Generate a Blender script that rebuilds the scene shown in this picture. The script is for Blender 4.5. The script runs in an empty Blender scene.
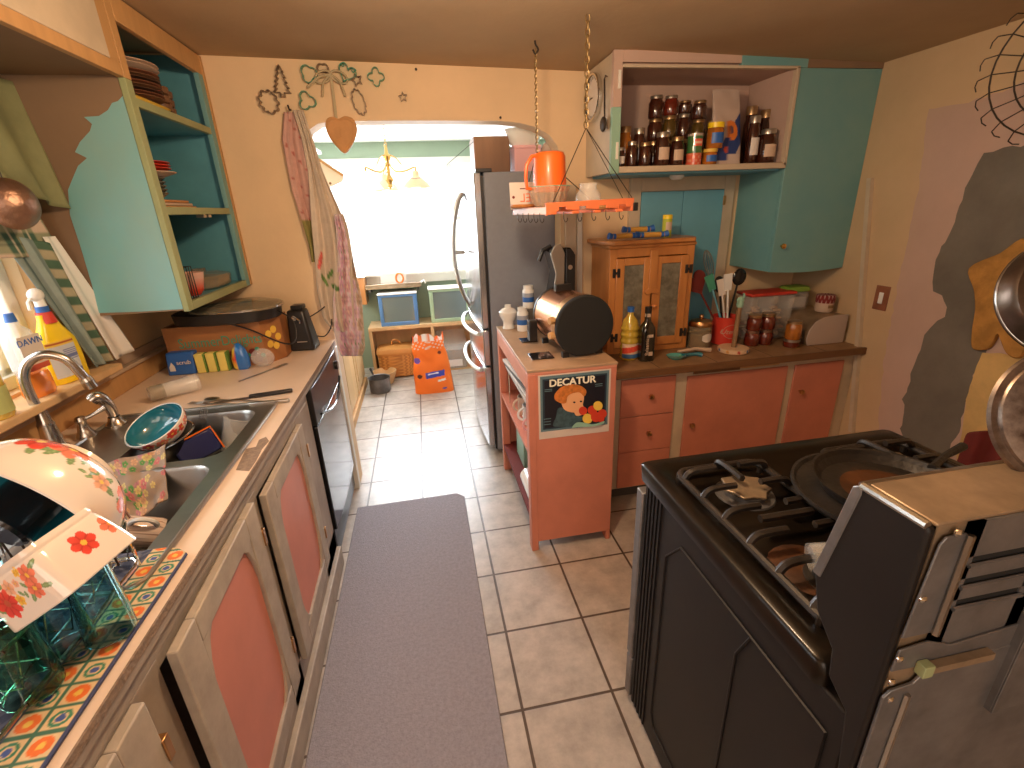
import bpy, bmesh, math, random
import numpy as np
from mathutils import Matrix, Vector, Euler, noise
random.seed(7)
S = bpy.context.scene
COL = S.collection
PI = math.pi
def V(*a): return Vector(a)

# ------------------------------------------------------------------ camera
FPX = 471.3
def _rot(a, b, c):
    ca, sa, cb, sb, cc, sc = math.cos(a), math.sin(a), math.cos(b), math.sin(b), math.cos(c), math.sin(c)
    Ry = Matrix(((ca, 0, sa), (0, 1, 0), (-sa, 0, ca)))
    Rx = Matrix(((1, 0, 0), (0, cb, -sb), (0, sb, cb)))
    Rz = Matrix(((cc, -sc, 0), (sc, cc, 0), (0, 0, 1)))
    return Rz @ Rx @ Ry
RR = _rot(-.1736, .3574, -.0399).transposed()
EYE = V(0, 0, 1.53)
def w_of(d):
    d = RR @ Vector(d); return V(d.x, d.z, -d.y)
CR, CU, CF = w_of((1, 0, 0)), w_of((0, -1, 0)), w_of((0, 0, 1))
cam = bpy.data.cameras.new('camera'); camo = bpy.data.objects.new('camera', cam); COL.objects.link(camo)
cam.sensor_fit = 'HORIZONTAL'; cam.sensor_width = 36; cam.lens = 36 * FPX / 1024
cam.clip_start = .02; cam.clip_end = 60
m = Matrix((CR, CU, -CF)).transposed().to_4x4(); m.translation = EYE
camo.matrix_world = m
S.camera = camo
def ray(x, y): return w_of(((x - 512) / FPX, (y - 384) / FPX, 1))
def AX(x, y, X): d = ray(x, y); return EYE + d * ((X - EYE.x) / d.x)
def AY(x, y, Y): d = ray(x, y); return EYE + d * ((Y - EYE.y) / d.y)
def AZ(x, y, Z): d = ray(x, y); return EYE + d * ((Z - EYE.z) / d.z)
def AD(x, y, D): return EYE + ray(x, y) * D          # at depth D along the view axis

# ------------------------------------------------------------------ light
S.view_settings.view_transform = 'Standard'; S.view_settings.look = 'None'
S.view_settings.gamma = 1; S.view_settings.use_curve_mapping = False
S.view_settings.exposure = 0.42
S.cycles.use_denoising = True
S.cycles.max_bounces = 8; S.cycles.diffuse_bounces = 4; S.cycles.glossy_bounces = 3; S.cycles.transmission_bounces = 6; S.cycles.transparent_max_bounces = 8
S.cycles.caustics_reflective = False; S.cycles.caustics_refractive = False
S.cycles.sample_clamp_indirect = 6; S.cycles.blur_glossy = 1.0
world = bpy.data.worlds.new('world'); S.world = world; world.use_nodes = True
world.node_tree.nodes['Background'].inputs[0].default_value = (.93, .96, 1, 1)
world.node_tree.nodes['Background'].inputs[1].default_value = 1.1
def lamp(name, kind, loc, energy, color, size=.1, size_y=None, target=None, spread=None):
    l = bpy.data.lights.new(name, kind); l.energy = energy; l.color = color
    if kind == 'AREA':
        l.size = size
        if size_y: l.shape = 'RECTANGLE'; l.size_y = size_y
        if spread: l.spread = spread
    else: l.shadow_soft_size = size
    o = bpy.data.objects.new(name, l); COL.objects.link(o); o.location = loc
    if target is not None:
        o.rotation_euler = (Vector(target) - Vector(loc)).to_track_quat('-Z', 'Y').to_euler()
    return o
lamp('kitchen_ceiling_light', 'POINT', (.12, 1.06, 1.98), 31, (1, .73, .47), .07)
lamp('fill_light_behind', 'AREA', (-.25, -.95, 1.7), 17, (1, .84, .70), 1.5, target=(.1, 1.6, .6))  # added soft fill behind the camera to raise the ambient level, no fixture there
lamp('daylight_dining_window', 'AREA', (-.05, 5.25, 1.55), 240, (.86, .92, 1), 1.6, 1.15, target=(.02, 2.2, .55))
lamp('daylight_dining_side', 'AREA', (-1.62, 4.35, 1.5), 26, (.95, .97, 1), .8, 1.1, target=(.3, 4.2, .6))
lamp('daylight_sink_window', 'AREA', (-1.75, 1.2, 1.6), 20, (.85, .95, 1), 1.0, .9, target=(-.6, 1.2, 1.1))

# ------------------------------------------------------------------ materials
MATS = {}
def mat(name, c, rough=.5, metal=0., var=0., vscale=6., c2=None, bump=0., bscale=40., trans=0., alpha=1., emit=None, estr=1., spec=.5, coat=0., attr=False, stretch=None, sheen=0.):
    if name in MATS: return MATS[name]
    mt = bpy.data.materials.new(name); mt.use_nodes = True
    n, l = mt.node_tree.nodes, mt.node_tree.links
    b = n['Principled BSDF']
    b.inputs['Base Color'].default_value = (*c, 1); b.inputs['Roughness'].default_value = rough; b.inputs['Metallic'].default_value = metal
    b.inputs['Specular IOR Level'].default_value = spec
    if coat: b.inputs['Coat Weight'].default_value = coat; b.inputs['Coat Roughness'].default_value = .08
    if sheen: b.inputs['Sheen Weight'].default_value = sheen
    if trans: b.inputs['Transmission Weight'].default_value = trans; b.inputs['IOR'].default_value = 1.45
    if alpha < 1: b.inputs['Alpha'].default_value = alpha
    if emit: b.inputs['Emission Color'].default_value = (*emit, 1); b.inputs['Emission Strength'].default_value = estr
    co = n.new('ShaderNodeTexCoord').outputs['Object']
    if stretch:
        mp = n.new('ShaderNodeMapping'); mp.inputs['Scale'].default_value = stretch; l.new(co, mp.inputs[0]); co = mp.outputs[0]
    src = None
    if attr:
        a = n.new('ShaderNodeVertexColor'); a.layer_name = 'Col'; src = a.outputs[0]
    if var or c2:
        t = n.new('ShaderNodeTexNoise'); t.inputs['Scale'].default_value = vscale; t.inputs['Detail'].default_value = 6; t.inputs['Roughness'].default_value = .62
        l.new(co, t.inputs[0])
        r = n.new('ShaderNodeMapRange'); r.inputs[1].default_value = .35; r.inputs[2].default_value = .65; l.new(t.outputs[0], r.inputs[0])
        mx = n.new('ShaderNodeMix'); mx.data_type = 'RGBA'; l.new(r.outputs[0], mx.inputs[0])
        k = 1 - var
        if src:
            mu = n.new('ShaderNodeMix'); mu.data_type = 'RGBA'; mu.blend_type = 'MULTIPLY'; mu.inputs[0].default_value = 1
            mx.inputs[6].default_value = (1, 1, 1, 1); mx.inputs[7].default_value = (k, k, k, 1)
            l.new(src, mu.inputs[6]); l.new(mx.outputs[2], mu.inputs[7]); src = mu.outputs[2]
        else:
            mx.inputs[6].default_value = (*c, 1); mx.inputs[7].default_value = (*(c2 or [x * k for x in c]), 1); src = mx.outputs[2]
    if src: l.new(src, b.inputs['Base Color'])
    if bump:
        t2 = n.new('ShaderNodeTexNoise'); t2.inputs['Scale'].default_value = bscale; t2.inputs['Detail'].default_value = 5; l.new(co, t2.inputs[0])
        bp = n.new('ShaderNodeBump'); bp.inputs['Strength'].default_value = bump; bp.inputs['Distance'].default_value = .01
        l.new(t2.outputs[0], bp.inputs['Height']); l.new(bp.outputs[0], b.inputs['Normal'])
    MATS[name] = mt
    return mt
def M_(k): return MATS[k]
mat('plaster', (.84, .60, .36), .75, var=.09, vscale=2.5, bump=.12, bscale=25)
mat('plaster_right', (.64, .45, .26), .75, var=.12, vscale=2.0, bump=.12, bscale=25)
mat('primer_pink', (.58, .40, .32), .8, var=.08, vscale=5, bump=.1)
mat('primer_grey', (.20, .175, .14), .8, var=.25, vscale=4, bump=.15)
mat('paint_yellow', (.72, .48, .18), .7, var=.2, vscale=9)
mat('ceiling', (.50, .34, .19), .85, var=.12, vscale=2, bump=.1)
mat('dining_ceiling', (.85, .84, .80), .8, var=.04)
mat('sage', (.30, .38, .27), .7, var=.08, vscale=3)
mat('sage_light', (.50, .58, .40), .7, var=.06, vscale=3)
mat('white_trim', (.80, .76, .68), .5, var=.06)
mat('cream_trim', (.62, .50, .36), .55, var=.12, vscale=9)
mat('wall_splash', (.58, .42, .30), .7, var=.12, vscale=5)
mat('teal', (.15, .35, .37), .45, var=.10, vscale=4, c2=(.19, .38, .37), bump=.06, bscale=12)
mat('teal_side', (.20, .50, .54), .45, var=.14, vscale=3, c2=(.26, .46, .45), bump=.06, bscale=12, stretch=(1, 1, .5))
mat('teal_deep', (.12, .36, .44), .5, var=.15, vscale=5)
mat('teal_bright', (.16, .42, .54), .5, var=.1, vscale=5)
mat('green_edge', (.34, .38, .19), .5, var=.12, vscale=9)
mat('brown_primer', (.27, .17, .10), .8, var=.12, vscale=4)
mat('bare_wood', (.60, .33, .13), .6, var=.18, vscale=14, stretch=(1, 1, .15))
mat('coral', (.64, .22, .14), .5, var=.14, vscale=5, bump=.08, bscale=14)
mat('coral_left', (.66, .24, .17), .5, var=.10, vscale=5, bump=.05, bscale=14)
mat('coral_light', (.72, .30, .20), .5, var=.12, vscale=6, bump=.06)
mat('taupe', (.40, .33, .27), .6, var=.15, vscale=9, c2=(.31, .25, .20), bump=.08, bscale=20)
mat('taupe_light', (.47, .40, .32), .6, var=.14, vscale=12, c2=(.36, .30, .24), bump=.08, bscale=20)
mat('laminate', (.82, .64, .50), .35, var=.06, vscale=8)
mat('particle', (.30, .21, .15), .9, var=.35, vscale=90, bump=.4, bscale=120)
mat('tile_wood', (.34, .20, .10), .45, var=.35, vscale=12, c2=(.24, .13, .06), bump=.1)
mat('dark_wood_edge', (.20, .09, .035), .5, var=.3, vscale=14, stretch=(.2, 1, 1))
mat('pine', (.60, .25, .07), .42, var=.25, vscale=10, c2=(.46, .17, .045), stretch=(1, 1, .12), coat=.2)
mat('pine_light', (.75, .48, .24), .45, var=.2, vscale=9, stretch=(1, 1, .15))
mat('oak_brown', (.25, .12, .06), .5, var=.3, vscale=9, stretch=(1, 1, .1))
mat('pan_dark', (.20, .15, .12), .28, .9, var=.5, vscale=9)
mat('box_glass', (.16, .20, .19), .12, coat=.5)
mat('bin_end', (.50, .40, .34), .45)
mat('steel', (.55, .52, .48), .28, 1, var=.12, vscale=20)
mat('steel_sink', (.46, .44, .41), .34, 1, var=.12, vscale=14)
mat('brushed_nickel', (.52, .47, .42), .22, 1)
mat('chrome', (.75, .73, .7), .1, 1)
mat('galvanised', (.25, .24, .24), .40, .6, var=.35, vscale=14)
mat('dusty_steel', (.46, .33, .21), .42, .55, var=.45, vscale=9)
mat('copper', (.70, .33, .18), .25, 1, var=.1, vscale=8)
mat('copper_dark', (.40, .24, .17), .42, .9, var=.25, vscale=14, bump=.3, bscale=60)
mat('brass', (.70, .45, .15), .25, 1)
mat('chain_brass', (.42, .28, .12), .45, .9)
mat('bronze', (.55, .30, .13), .3, 1)
mat('black_gloss', (.010, .010, .012), .14, coat=.25)
mat('black_plastic', (.018, .016, .016), .35)
mat('black_enamel', (.012, .008, .005), .28, spec=.35, coat=.08, var=.5, vscale=9)
mat('black_side', (.012, .009, .008), .5, var=.3, vscale=5, spec=.3)
mat('cast_iron', (.028, .022, .018), .5, var=.4, vscale=12, bump=.25, bscale=60)
mat('grate_iron', (.035, .027, .022), .34, var=.4, vscale=20)
mat('burnt', (.13, .045, .012), .5, var=.6, vscale=14, bump=.2)
mat('fridge_side', (.27, .29, .34), .45, var=.06, vscale=30)
mat('fridge_door', (.52, .53, .56), .18, .85, stretch=(1, 1, .05), var=.05, vscale=30)
mat('fridge_edge_warm_lit', (.55, .34, .2), .3, .6)  # orange lamp reflection put into the door edge colour
mat('plastic_white', (.85, .84, .80), .3)
mat('plastic_pink', (.75, .42, .45), .4)
mat('orange_plastic', (.95, .16, .02), .35, coat=.2)
mat('orange_rack', (.90, .22, .08), .45, var=.1)
mat('rack_pink', (.85, .55, .45), .45)
mat('glass', (1, 1, 1), .02, trans=1.0)
mat('glass_thin', (.95, .93, .88), .05, alpha=.22, coat=.5)
mat('glass_smoke', (.35, .28, .18), .05, alpha=.55, coat=.5)
mat('glass_teal', (.45, .85, .90), .03, trans=1.0)
mat('glass_green', (.35, .75, .55), .03, trans=1.0)
mat('glass_amber', (.75, .55, .38), .08, alpha=.38, coat=.8)
mat('ribbed_glass', (.22, .20, .15), .25, var=.5, vscale=26, bump=.5, bscale=40, coat=.5)
mat('teal_glaze', (.02, .17, .23), .08, coat=1, var=.08, vscale=50)
mat('attr_gloss', (.8, .8, .8), .12, attr=True, coat=.8)
mat('attr_satin', (.8, .8, .8), .4, attr=True)
mat('attr_cloth', (.8, .8, .8), .85, attr=True, var=.12, vscale=30, bump=.15, bscale=90)
mat('attr_paper', (.8, .8, .8), .55, attr=True)
mat('skin_tan', (.72, .36, .13), .6)
mat('heart_clay', (.60, .30, .11), .7, var=.15, vscale=12)
mat('mitt', (.55, .27, .06), .9, var=.35, vscale=14, bump=.9, bscale=22)
mat('mat_grey', (.30, .275, .31), .9, bump=.3, bscale=180, var=.2, vscale=80)
mat('grout_dark', (.12, .09, .07), .9)
mat('jam', (.06, .015, .008), .15, coat=1, var=.5, vscale=20)
mat('jam_red', (.16, .02, .008), .15, coat=1, var=.5, vscale=20)
mat('jam_orange', (.50, .16, .02), .15, coat=1, var=.4, vscale=24)
mat('jam_olive', (.10, .06, .012), .15, coat=1, var=.4, vscale=20)
mat('lid_gold', (.52, .36, .2), .3, .9)
mat('lid_silver', (.6, .56, .5), .3, .9)
mat('label_cream', (.62, .45, .33), .6)
mat('label_white', (.75, .68, .62), .6)
mat('red', (.60, .05, .03), .4)
mat('red_can', (.72, .06, .04), .3, coat=.2)
mat('maroon', (.16, .018, .014), .7)
mat('green_lid', (.22, .36, .05), .4)
mat('yellow_soap', (.95, .68, .02), .3)
mat('blue_label', (.03, .13, .45), .4)
mat('navy', (.01, .018, .10), .2, coat=.5)
mat('dawn_orange', (.95, .30, .04), .1, alpha=.85, coat=1)
mat('plastic_clear', (.8, .78, .75), .12, alpha=.3, coat=.6)
mat('oil_yellow', (.70, .48, .06), .08, alpha=.8, coat=1)
mat('wine_black', (.015, .012, .008), .08, coat=1)
mat('mint', (.30, .50, .38), .4)
mat('cutter_green', (.06, .30, .20), .35)
mat('cutter_tin', (.24, .17, .12), .35, .7)
mat('wire_dark', (.05, .035, .025), .5, .5)
mat('wicker', (.55, .24, .06), .6)
mat('blue_paint', (.10, .24, .50), .4, var=.1)
mat('green_paint', (.38, .52, .33), .4, var=.1)
mat('bag_orange', (.95, .20, .02), .35)
mat('black_matte', (.01, .01, .01), .8)
mat('ceramic_white', (.82, .80, .76), .2, coat=.5)
mat('curtain_green', (.26, .27, .13), .8, var=.25, vscale=7)
mat('pinegrain_red', (.33, .12, .06), .5, var=.3, vscale=12, stretch=(.1, 1, 1))
mat('lamp_shade', (.85, .6, .4), .4, emit=(1, .75, .45), estr=.25)
mat('shade_glow', (.95, .8, .5), .4, emit=(1, .78, .42), estr=1.6)
mat('lamp_shade_lit', (.95, .85, .6), .4, emit=(1, .85, .55), estr=4.0)
mat('grey_dark', (.10, .09, .08), .6)
mat('paper_stack', (.5, .46, .42), .7)

# ------------------------------------------------------------------ mesh helpers
class MB:
    def __init__(s): s.v = []; s.f = []; s.m = []; s.uv = []; s.T = Matrix.Identity(4)
    def add(s, vs, fs, m=0, uv=None, T=None):
        T = s.T @ T if T is not None else s.T
        n = len(s.v)
        s.v += [tuple(T @ Vector(p)) for p in vs]; s.uv += (uv or [(0, 0)] * len(vs))
        s.f += [tuple(i + n for i in f) for f in fs]; s.m += [m] * len(fs); return s
    def box(s, a, b, m=0, T=None):
        (x0, y0, z0), (x1, y1, z1) = a, b
        vs = [(x, y, z) for z in (z0, z1) for x, y in ((x0, y0), (x1, y0), (x1, y1), (x0, y1))]
        return s.add(vs, [(3, 2, 1, 0), (4, 5, 6, 7), (0, 1, 5, 4), (1, 2, 6, 5), (2, 3, 7, 6), (3, 0, 4, 7)], m, T=T)
    def hexa(s, p, m=0):      # 8 corners, bottom 4 then top 4
        return s.add(p, [(3, 2, 1, 0), (4, 5, 6, 7), (0, 1, 5, 4), (1, 2, 6, 5), (2, 3, 7, 6), (3, 0, 4, 7)], m)
    def lathe(s, prof, n=32, m=0, T=None, sq=None, cap0=False, cap1=False):
        vs, fs, uv = [], [], []
        k = len(prof)
        for i in range(n + 1):
            a = 2 * PI * i / n; ca, sa = math.cos(a), math.sin(a)
            if sq:
                e, ax, ay = sq
                ca = math.copysign(abs(ca) ** e, ca) * ax; sa = math.copysign(abs(sa) ** e, sa) * ay
            for j, (r, z) in enumerate(prof):
                vs.append((r * ca, r * sa, z)); uv.append((i / n, j / (k - 1)))
        for i in range(n):
            for j in range(k - 1):
                a = i * k + j; b = a + k
                fs.append((a, b, b + 1, a + 1))
        if cap0: fs.append(tuple(i * k for i in range(n))[::-1])
        if cap1: fs.append(tuple(i * k + k - 1 for i in range(n)))
        return s.add(vs, fs, m, uv, T)
    def cyl(s, p0, p1, r0, r1=None, n=16, m=0, cap=True):
        p0, p1 = Vector(p0), Vector(p1); d = p1 - p0
        T = Matrix.Translation(p0) @ d.to_track_quat('Z', 'Y').to_matrix().to_4x4()
        return s.lathe([(r0, 0), (r0 if r1 is None else r1, d.length)], n, m, T, cap0=cap, cap1=cap)
    def ball(s, c, r, n=12, m=0, sc=(1, 1, 1), T=None):
        k = max(6, n // 2); pr = [(max(1e-5, math.sin(PI * j / k)) * r, -math.cos(PI * j / k) * r) for j in range(k + 1)]
        X = Matrix.Translation(c) @ (T or Matrix.Identity(4)) @ Matrix.Diagonal((*sc, 1))
        return s.lathe(pr, n, m, X)
    def tube(s, pts, r, n=8, m=0, closed=False):
        pts = [Vector(p) for p in pts]; k = len(pts)
        if not hasattr(r, '__len__'): r = [r] * k
        vs, fs = [], []; up = None
        for i, p in enumerate(pts):
            a = pts[(i - 1) % k] if (closed or i > 0) else p
            b = pts[(i + 1) % k] if (closed or i < k - 1) else p
            t = (b - a); t = t.normalized() if t.length > 1e-9 else V(0, 0, 1)
            if up is None:
                up = V(0, 0, 1) if abs(t.z) < .9 else V(1, 0, 0)
            x = up - t * up.dot(t)
            if x.length < 1e-6: x = t.orthogonal()
            x.normalize(); y = t.cross(x); up = x
            for j in range(n):
                q = 2 * PI * j / n; vs.append(p + (x * math.cos(q) + y * math.sin(q)) * r[i])
        for i in range(k if closed else k - 1):
            for j in range(n):
                a = i * n + j; b = i * n + (j + 1) % n; c = ((i + 1) % k) * n
                fs.append((a, b, c + (j + 1) % n, c + j))
        if not closed: fs += [tuple(range(n))[::-1], tuple((k - 1) * n + j for j in range(n))]
        return s.add(vs, fs, m)
    def prism(s, poly, z0, z1, m=0, T=None):
        n = len(poly); a = sum(poly[i][0] * poly[(i + 1) % n][1] - poly[(i + 1) % n][0] * poly[i][1] for i in range(n))
        if a < 0: poly = poly[::-1]
        vs = [(x, y, z0) for x, y in poly] + [(x, y, z1) for x, y in poly]
        fs = [tuple(range(n))[::-1], tuple(range(n, 2 * n))] + [(i, (i + 1) % n, n + (i + 1) % n, n + i) for i in range(n)]
        return s.add(vs, fs, m, T=T)
    def sheet(s, fn, nu, nv, m=0, T=None):
        vs = [fn(i / nu, j / nv) for j in range(nv + 1) for i in range(nu + 1)]
        uv = [(i / nu, j / nv) for j in range(nv + 1) for i in range(nu + 1)]
        fs = [(j * (nu + 1) + i, j * (nu + 1) + i + 1, (j + 1) * (nu + 1) + i + 1, (j + 1) * (nu + 1) + i) for j in range(nv) for i in range(nu)]
        return s.add(vs, fs, m, uv, T)
def basis(o, x, y, z=None):
    x = Vector(x).normalized(); y = Vector(y); y = (y - x * y.dot(x)).normalized(); z = x.cross(y)
    q = Matrix((x, y, z)).transposed().to_4x4(); q.translation = o; return q
def zbasis(o, z, xh=(1, 0, 0)):
    z = Vector(z).normalized(); x = Vector(xh); x = (x - z * x.dot(z)).normalized(); y = z.cross(x)
    q = Matrix((x, y, z)).transposed().to_4x4(); q.translation = o; return q
def obj(name, mb, mats, parent=None, bevel=0, solid=0, paint=None, sub=0, flat=False, angle=38, world=False):
    me = bpy.data.meshes.new(name)
    vs = mb.v
    if parent is not None and world:
        off = parent['_w'] if '_w' in parent else (0, 0, 0)
        iv = parent_world(parent).inverted(); vs = [tuple(iv @ Vector(p)) for p in vs]
    me.from_pydata(vs, [], mb.f)
    if isinstance(mats, (str, bpy.types.Material)): mats = [mats]
    for k in mats: me.materials.append(MATS[k] if isinstance(k, str) else k)
    if len(mats) > 1: me.polygons.foreach_set('material_index', mb.m)
    if paint:
        uv = np.array(mb.uv, float); co = np.array(mb.v, float)
        c = np.clip(np.asarray(paint(uv[:, 0], uv[:, 1], co), float), 0, 1)
        a = me.color_attributes.new('Col', 'FLOAT_COLOR', 'POINT')
        a.data.foreach_set('color', np.concatenate([c, np.ones((len(c), 1))], 1).ravel())
    me.update()
    if not flat:
        me.polygons.foreach_set('use_smooth', [True] * len(me.polygons)); me.set_sharp_from_angle(angle=math.radians(angle))
    o = bpy.data.objects.new(name, me); COL.objects.link(o)
    if solid:
        md = o.modifiers.new('solid', 'SOLIDIFY'); md.thickness = solid; md.offset = 0
    if bevel:
        md = o.modifiers.new('bevel', 'BEVEL'); md.width = bevel; md.segments = 2; md.limit_method = 'ANGLE'; md.angle_limit = math.radians(40)
    if sub:
        md = o.modifiers.new('sub', 'SUBSURF'); md.levels = md.render_levels = sub
    if parent is not None: o.parent = parent
    return o
PW = {}
def parent_world(o):
    m = o.matrix_basis.copy()
    return parent_world(o.parent) @ m if o.parent else m
def tag(o, label, cat, group=None, kind=None):
    if label: o['label'] = label
    if cat: o['category'] = cat
    if group: o['group'] = group
    if kind: o['kind'] = kind
    return o
def thing(name, label, cat, loc=(0, 0, 0), rot=None, group=None):
    o = bpy.data.objects.new(name, None); COL.objects.link(o); o.empty_display_size = .05
    if isinstance(rot, Matrix):
        q = rot.copy(); q.translation = loc; o.matrix_basis = q
    else:
        o.location = loc
        if rot: o.rotation_euler = rot
    return tag(o, label, cat, group)
def struct(name, mb, mats, parent=None, **k):
    o = obj(name, mb, mats, parent, **k)
    if parent is None: o['kind'] = 'structure'
    return o
def dup(root, loc=None, rot=None, label=None, group=None):
    r = root.copy(); COL.objects.link(r)
    if isinstance(rot, Matrix):
        q = rot.copy(); q.translation = loc; r.matrix_basis = q
    else:
        if loc is not None: r.location = loc
        if rot is not None: r.rotation_euler = rot
    if label: r['label'] = label
    if group: r['group'] = group
    for ch in list(root.children):
        c = ch.copy(); COL.objects.link(c); c.parent = r
        for g in list(ch.children):
            d = g.copy(); COL.objects.link(d); d.parent = c
    return r
def text_mesh(body, size, depth, T, m=0, mb=None, space=1.0, shear=0, bold=0):
    cu = bpy.data.curves.new('t', 'FONT'); cu.body = body; cu.size = size; cu.extrude = depth; cu.align_x = 'CENTER'; cu.align_y = 'CENTER'
    cu.space_character = space; cu.shear = shear; cu.offset = bold; cu.resolution_u = 3
    o = bpy.data.objects.new('t', cu); COL.objects.link(o)
    dg = bpy.context.evaluated_depsgraph_get(); dg.update()
    me = bpy.data.meshes.new_from_object(o.evaluated_get(dg))
    vs = [v.co.copy() for v in me.vertices]; fs = [tuple(p.vertices) for p in me.polygons]
    bpy.data.objects.remove(o); bpy.data.curves.remove(cu); bpy.data.meshes.remove(me)
    mb = mb or MB(); mb.add(vs, fs, m, T=T); return mb
def text_flat(u, v, *a): pass
def smoothcurve(pts, n=8, closed=False):
    pts = [Vector(p) for p in pts]; k = len(pts); out = []
    rng = range(k if closed else k - 1)
    for i in rng:
        p0 = pts[(i - 1) % k] if closed or i > 0 else pts[i]
        p1, p2 = pts[i], pts[(i + 1) % k]
        p3 = pts[(i + 2) % k] if closed or i < k - 2 else p2
        for j in range(n):
            t = j / n
            out.append(.5 * ((2 * p1) + (p2 - p0) * t + (2 * p0 - 5 * p1 + 4 * p2 - p3) * t * t + (3 * p1 - p0 - 3 * p2 + p3) * t ** 3))
    if not closed: out.append(pts[-1])
    return out
# pattern painting on (s,t) metre coordinates
def flowers(s, t, base, fl, leaves=()):
    c = np.tile(np.array(base, float), (len(s), 1))
    for (x, y, L, W, a, col) in leaves:
        dx, dy = s - x, t - y; ca, sa = math.cos(a), math.sin(a)
        p, q = dx * ca + dy * sa, -dx * sa + dy * ca
        k = (p / L) ** 2 + (q / W) ** 2 < 1; c[k] = col
        k2 = k & (abs(q) < W * .12); c[k2] = np.array(col) * 1.5
    for (x, y, R, n, col, ctr) in fl:
        dx, dy = s - x, t - y; r = np.hypot(dx, dy); a = np.arctan2(dy, dx)
        pet = R * (.72 + .28 * np.abs(np.cos(n * a / 2)))
        k = r < pet; sh = (.72 + .4 * np.clip(r / R, 0, 1)) * (1 - .25 * (np.abs(np.sin(n * a / 2)) > .93))
        c[k] = np.array(col)[None, :] * sh[k, None]
        k = r < R * .22; c[k] = ctr
    return c
# ------------------------------------------------------------------ floor
def tile_floor():
    mt = bpy.data.materials.new('floor_tile'); mt.use_nodes = True; n, l = mt.node_tree.nodes, mt.node_tree.links; b = n['Principled BSDF']
    tc = n.new('ShaderNodeTexCoord'); mp = n.new('ShaderNodeMapping'); mp.inputs['Location'].default_value = (-.176 + .306 * 20, -1.05 + .3095 * 20, 0)
    l.new(tc.outputs['Object'], mp.inputs[0])
    br = n.new('ShaderNodeTexBrick'); br.offset = 0; br.squash = 1; br.inputs['Scale'].default_value = 1
    br.inputs['Brick Width'].default_value = .306; br.inputs['Row Height'].default_value = .3095; br.inputs['Mortar Size'].default_value = .0055; br.inputs['Mortar Smooth'].default_value = .3
    br.inputs['Color1'].default_value = (.56, .49, .44, 1); br.inputs['Color2'].default_value = (.48, .42, .37, 1); br.inputs['Mortar'].default_value = (.11, .075, .055, 1)
    l.new(mp.outputs[0], br.inputs[0])
    t = n.new('ShaderNodeTexNoise'); t.inputs['Scale'].default_value = 9; t.inputs['Detail'].default_value = 8; t.inputs['Roughness'].default_value = .7; l.new(tc.outputs['Object'], t.inputs[0])
    r = n.new('ShaderNodeMapRange'); r.inputs[1].default_value = .3; r.inputs[2].default_value = .72; r.inputs[3].default_value = .62; r.inputs[4].default_value = 1.12; l.new(t.outputs[0], r.inputs[0])
    mu = n.new('ShaderNodeMix'); mu.data_type = 'RGBA'; mu.blend_type = 'MULTIPLY'; mu.inputs[0].default_value = 1
    l.new(br.outputs[0], mu.inputs[6]); l.new(r.outputs[0], mu.inputs[7]); l.new(mu.outputs[2], b.inputs['Base Color'])
    b.inputs['Roughness'].default_value = .34
    bp = n.new('ShaderNodeBump'); bp.inputs['Strength'].default_value = .5; bp.inputs['Distance'].default_value = .004; bp.invert = True
    ad = n.new('ShaderNodeMath'); ad.operation = 'ADD'; t3 = n.new('ShaderNodeMath'); t3.operation = 'MULTIPLY'; t3.inputs[1].default_value = -.5; l.new(t.outputs[0], t3.inputs[0])
    l.new(br.outputs['Fac'], ad.inputs[0]); l.new(t3.outputs[0], ad.inputs[1]); l.new(ad.outputs[0], bp.inputs['Height']); l.new(bp.outputs[0], b.inputs['Normal'])
    return mt
mb = MB(); mb.add([(-1.7, -1.4, 0), (2.4, -1.4, 0), (2.4, 5.1, 0), (-1.7, 5.1, 0)], [(0, 1, 2, 3)])
struct('floor', mb, tile_floor(), flat=True)

# ------------------------------------------------------------------ kitchen shell
def XZ(y0): return Matrix(((1, 0, 0, 0), (0, 0, -1, y0), (0, 1, 0, 0), (0, 0, 0, 1)))   # poly (x,z) extruded to -Y
arch = [(-.50, 0), (-.50, 1.80), (-.485, 1.86), (-.455, 1.905), (-.41, 1.93), (-.35, 1.94), (.0, 1.94), (.45, 1.935), (.55, 1.925), (.63, 1.905), (.70, 1.87), (.74, 1.82), (.76, 1.76), (.76, 0)]
poly = [(-1.25, 0)] + arch + [(2.3, 0), (2.3, 2.3), (-1.25, 2.3)]
mb = MB(); mb.prism(poly, -.12, 0, T=XZ(2.6)); struct('wall_back', mb, 'plaster', angle=30)
mb = MB()      # left wall around the sink window
Y0, Y1, Z0, Z1 = .35, 1.74, 1.07, 1.90
for a, b in (((-1.32, -1.3, 0), (-1.22, Y0, 2.3)), ((-1.32, Y1, 0), (-1.22, 2.72, 2.3)), ((-1.32, Y0, 0), (-1.22, Y1, Z0)), ((-1.32, Y0, Z1), (-1.22, Y1, 2.3))): mb.box(a, b)
struct('wall_left', mb, 'plaster', flat=True)
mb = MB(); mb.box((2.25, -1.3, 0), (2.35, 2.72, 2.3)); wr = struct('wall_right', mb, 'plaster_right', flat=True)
mb = MB(); mb.box((-1.3, -1.4, 0), (2.35, -1.3, 2.3)); struct('wall_front', mb, 'plaster', flat=True)
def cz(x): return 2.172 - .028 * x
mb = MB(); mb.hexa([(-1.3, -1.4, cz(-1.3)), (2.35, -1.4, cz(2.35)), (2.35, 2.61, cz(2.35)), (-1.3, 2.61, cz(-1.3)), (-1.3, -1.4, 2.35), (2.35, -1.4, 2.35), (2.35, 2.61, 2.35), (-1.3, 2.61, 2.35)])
struct('ceiling', mb, 'ceiling', flat=True)
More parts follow.
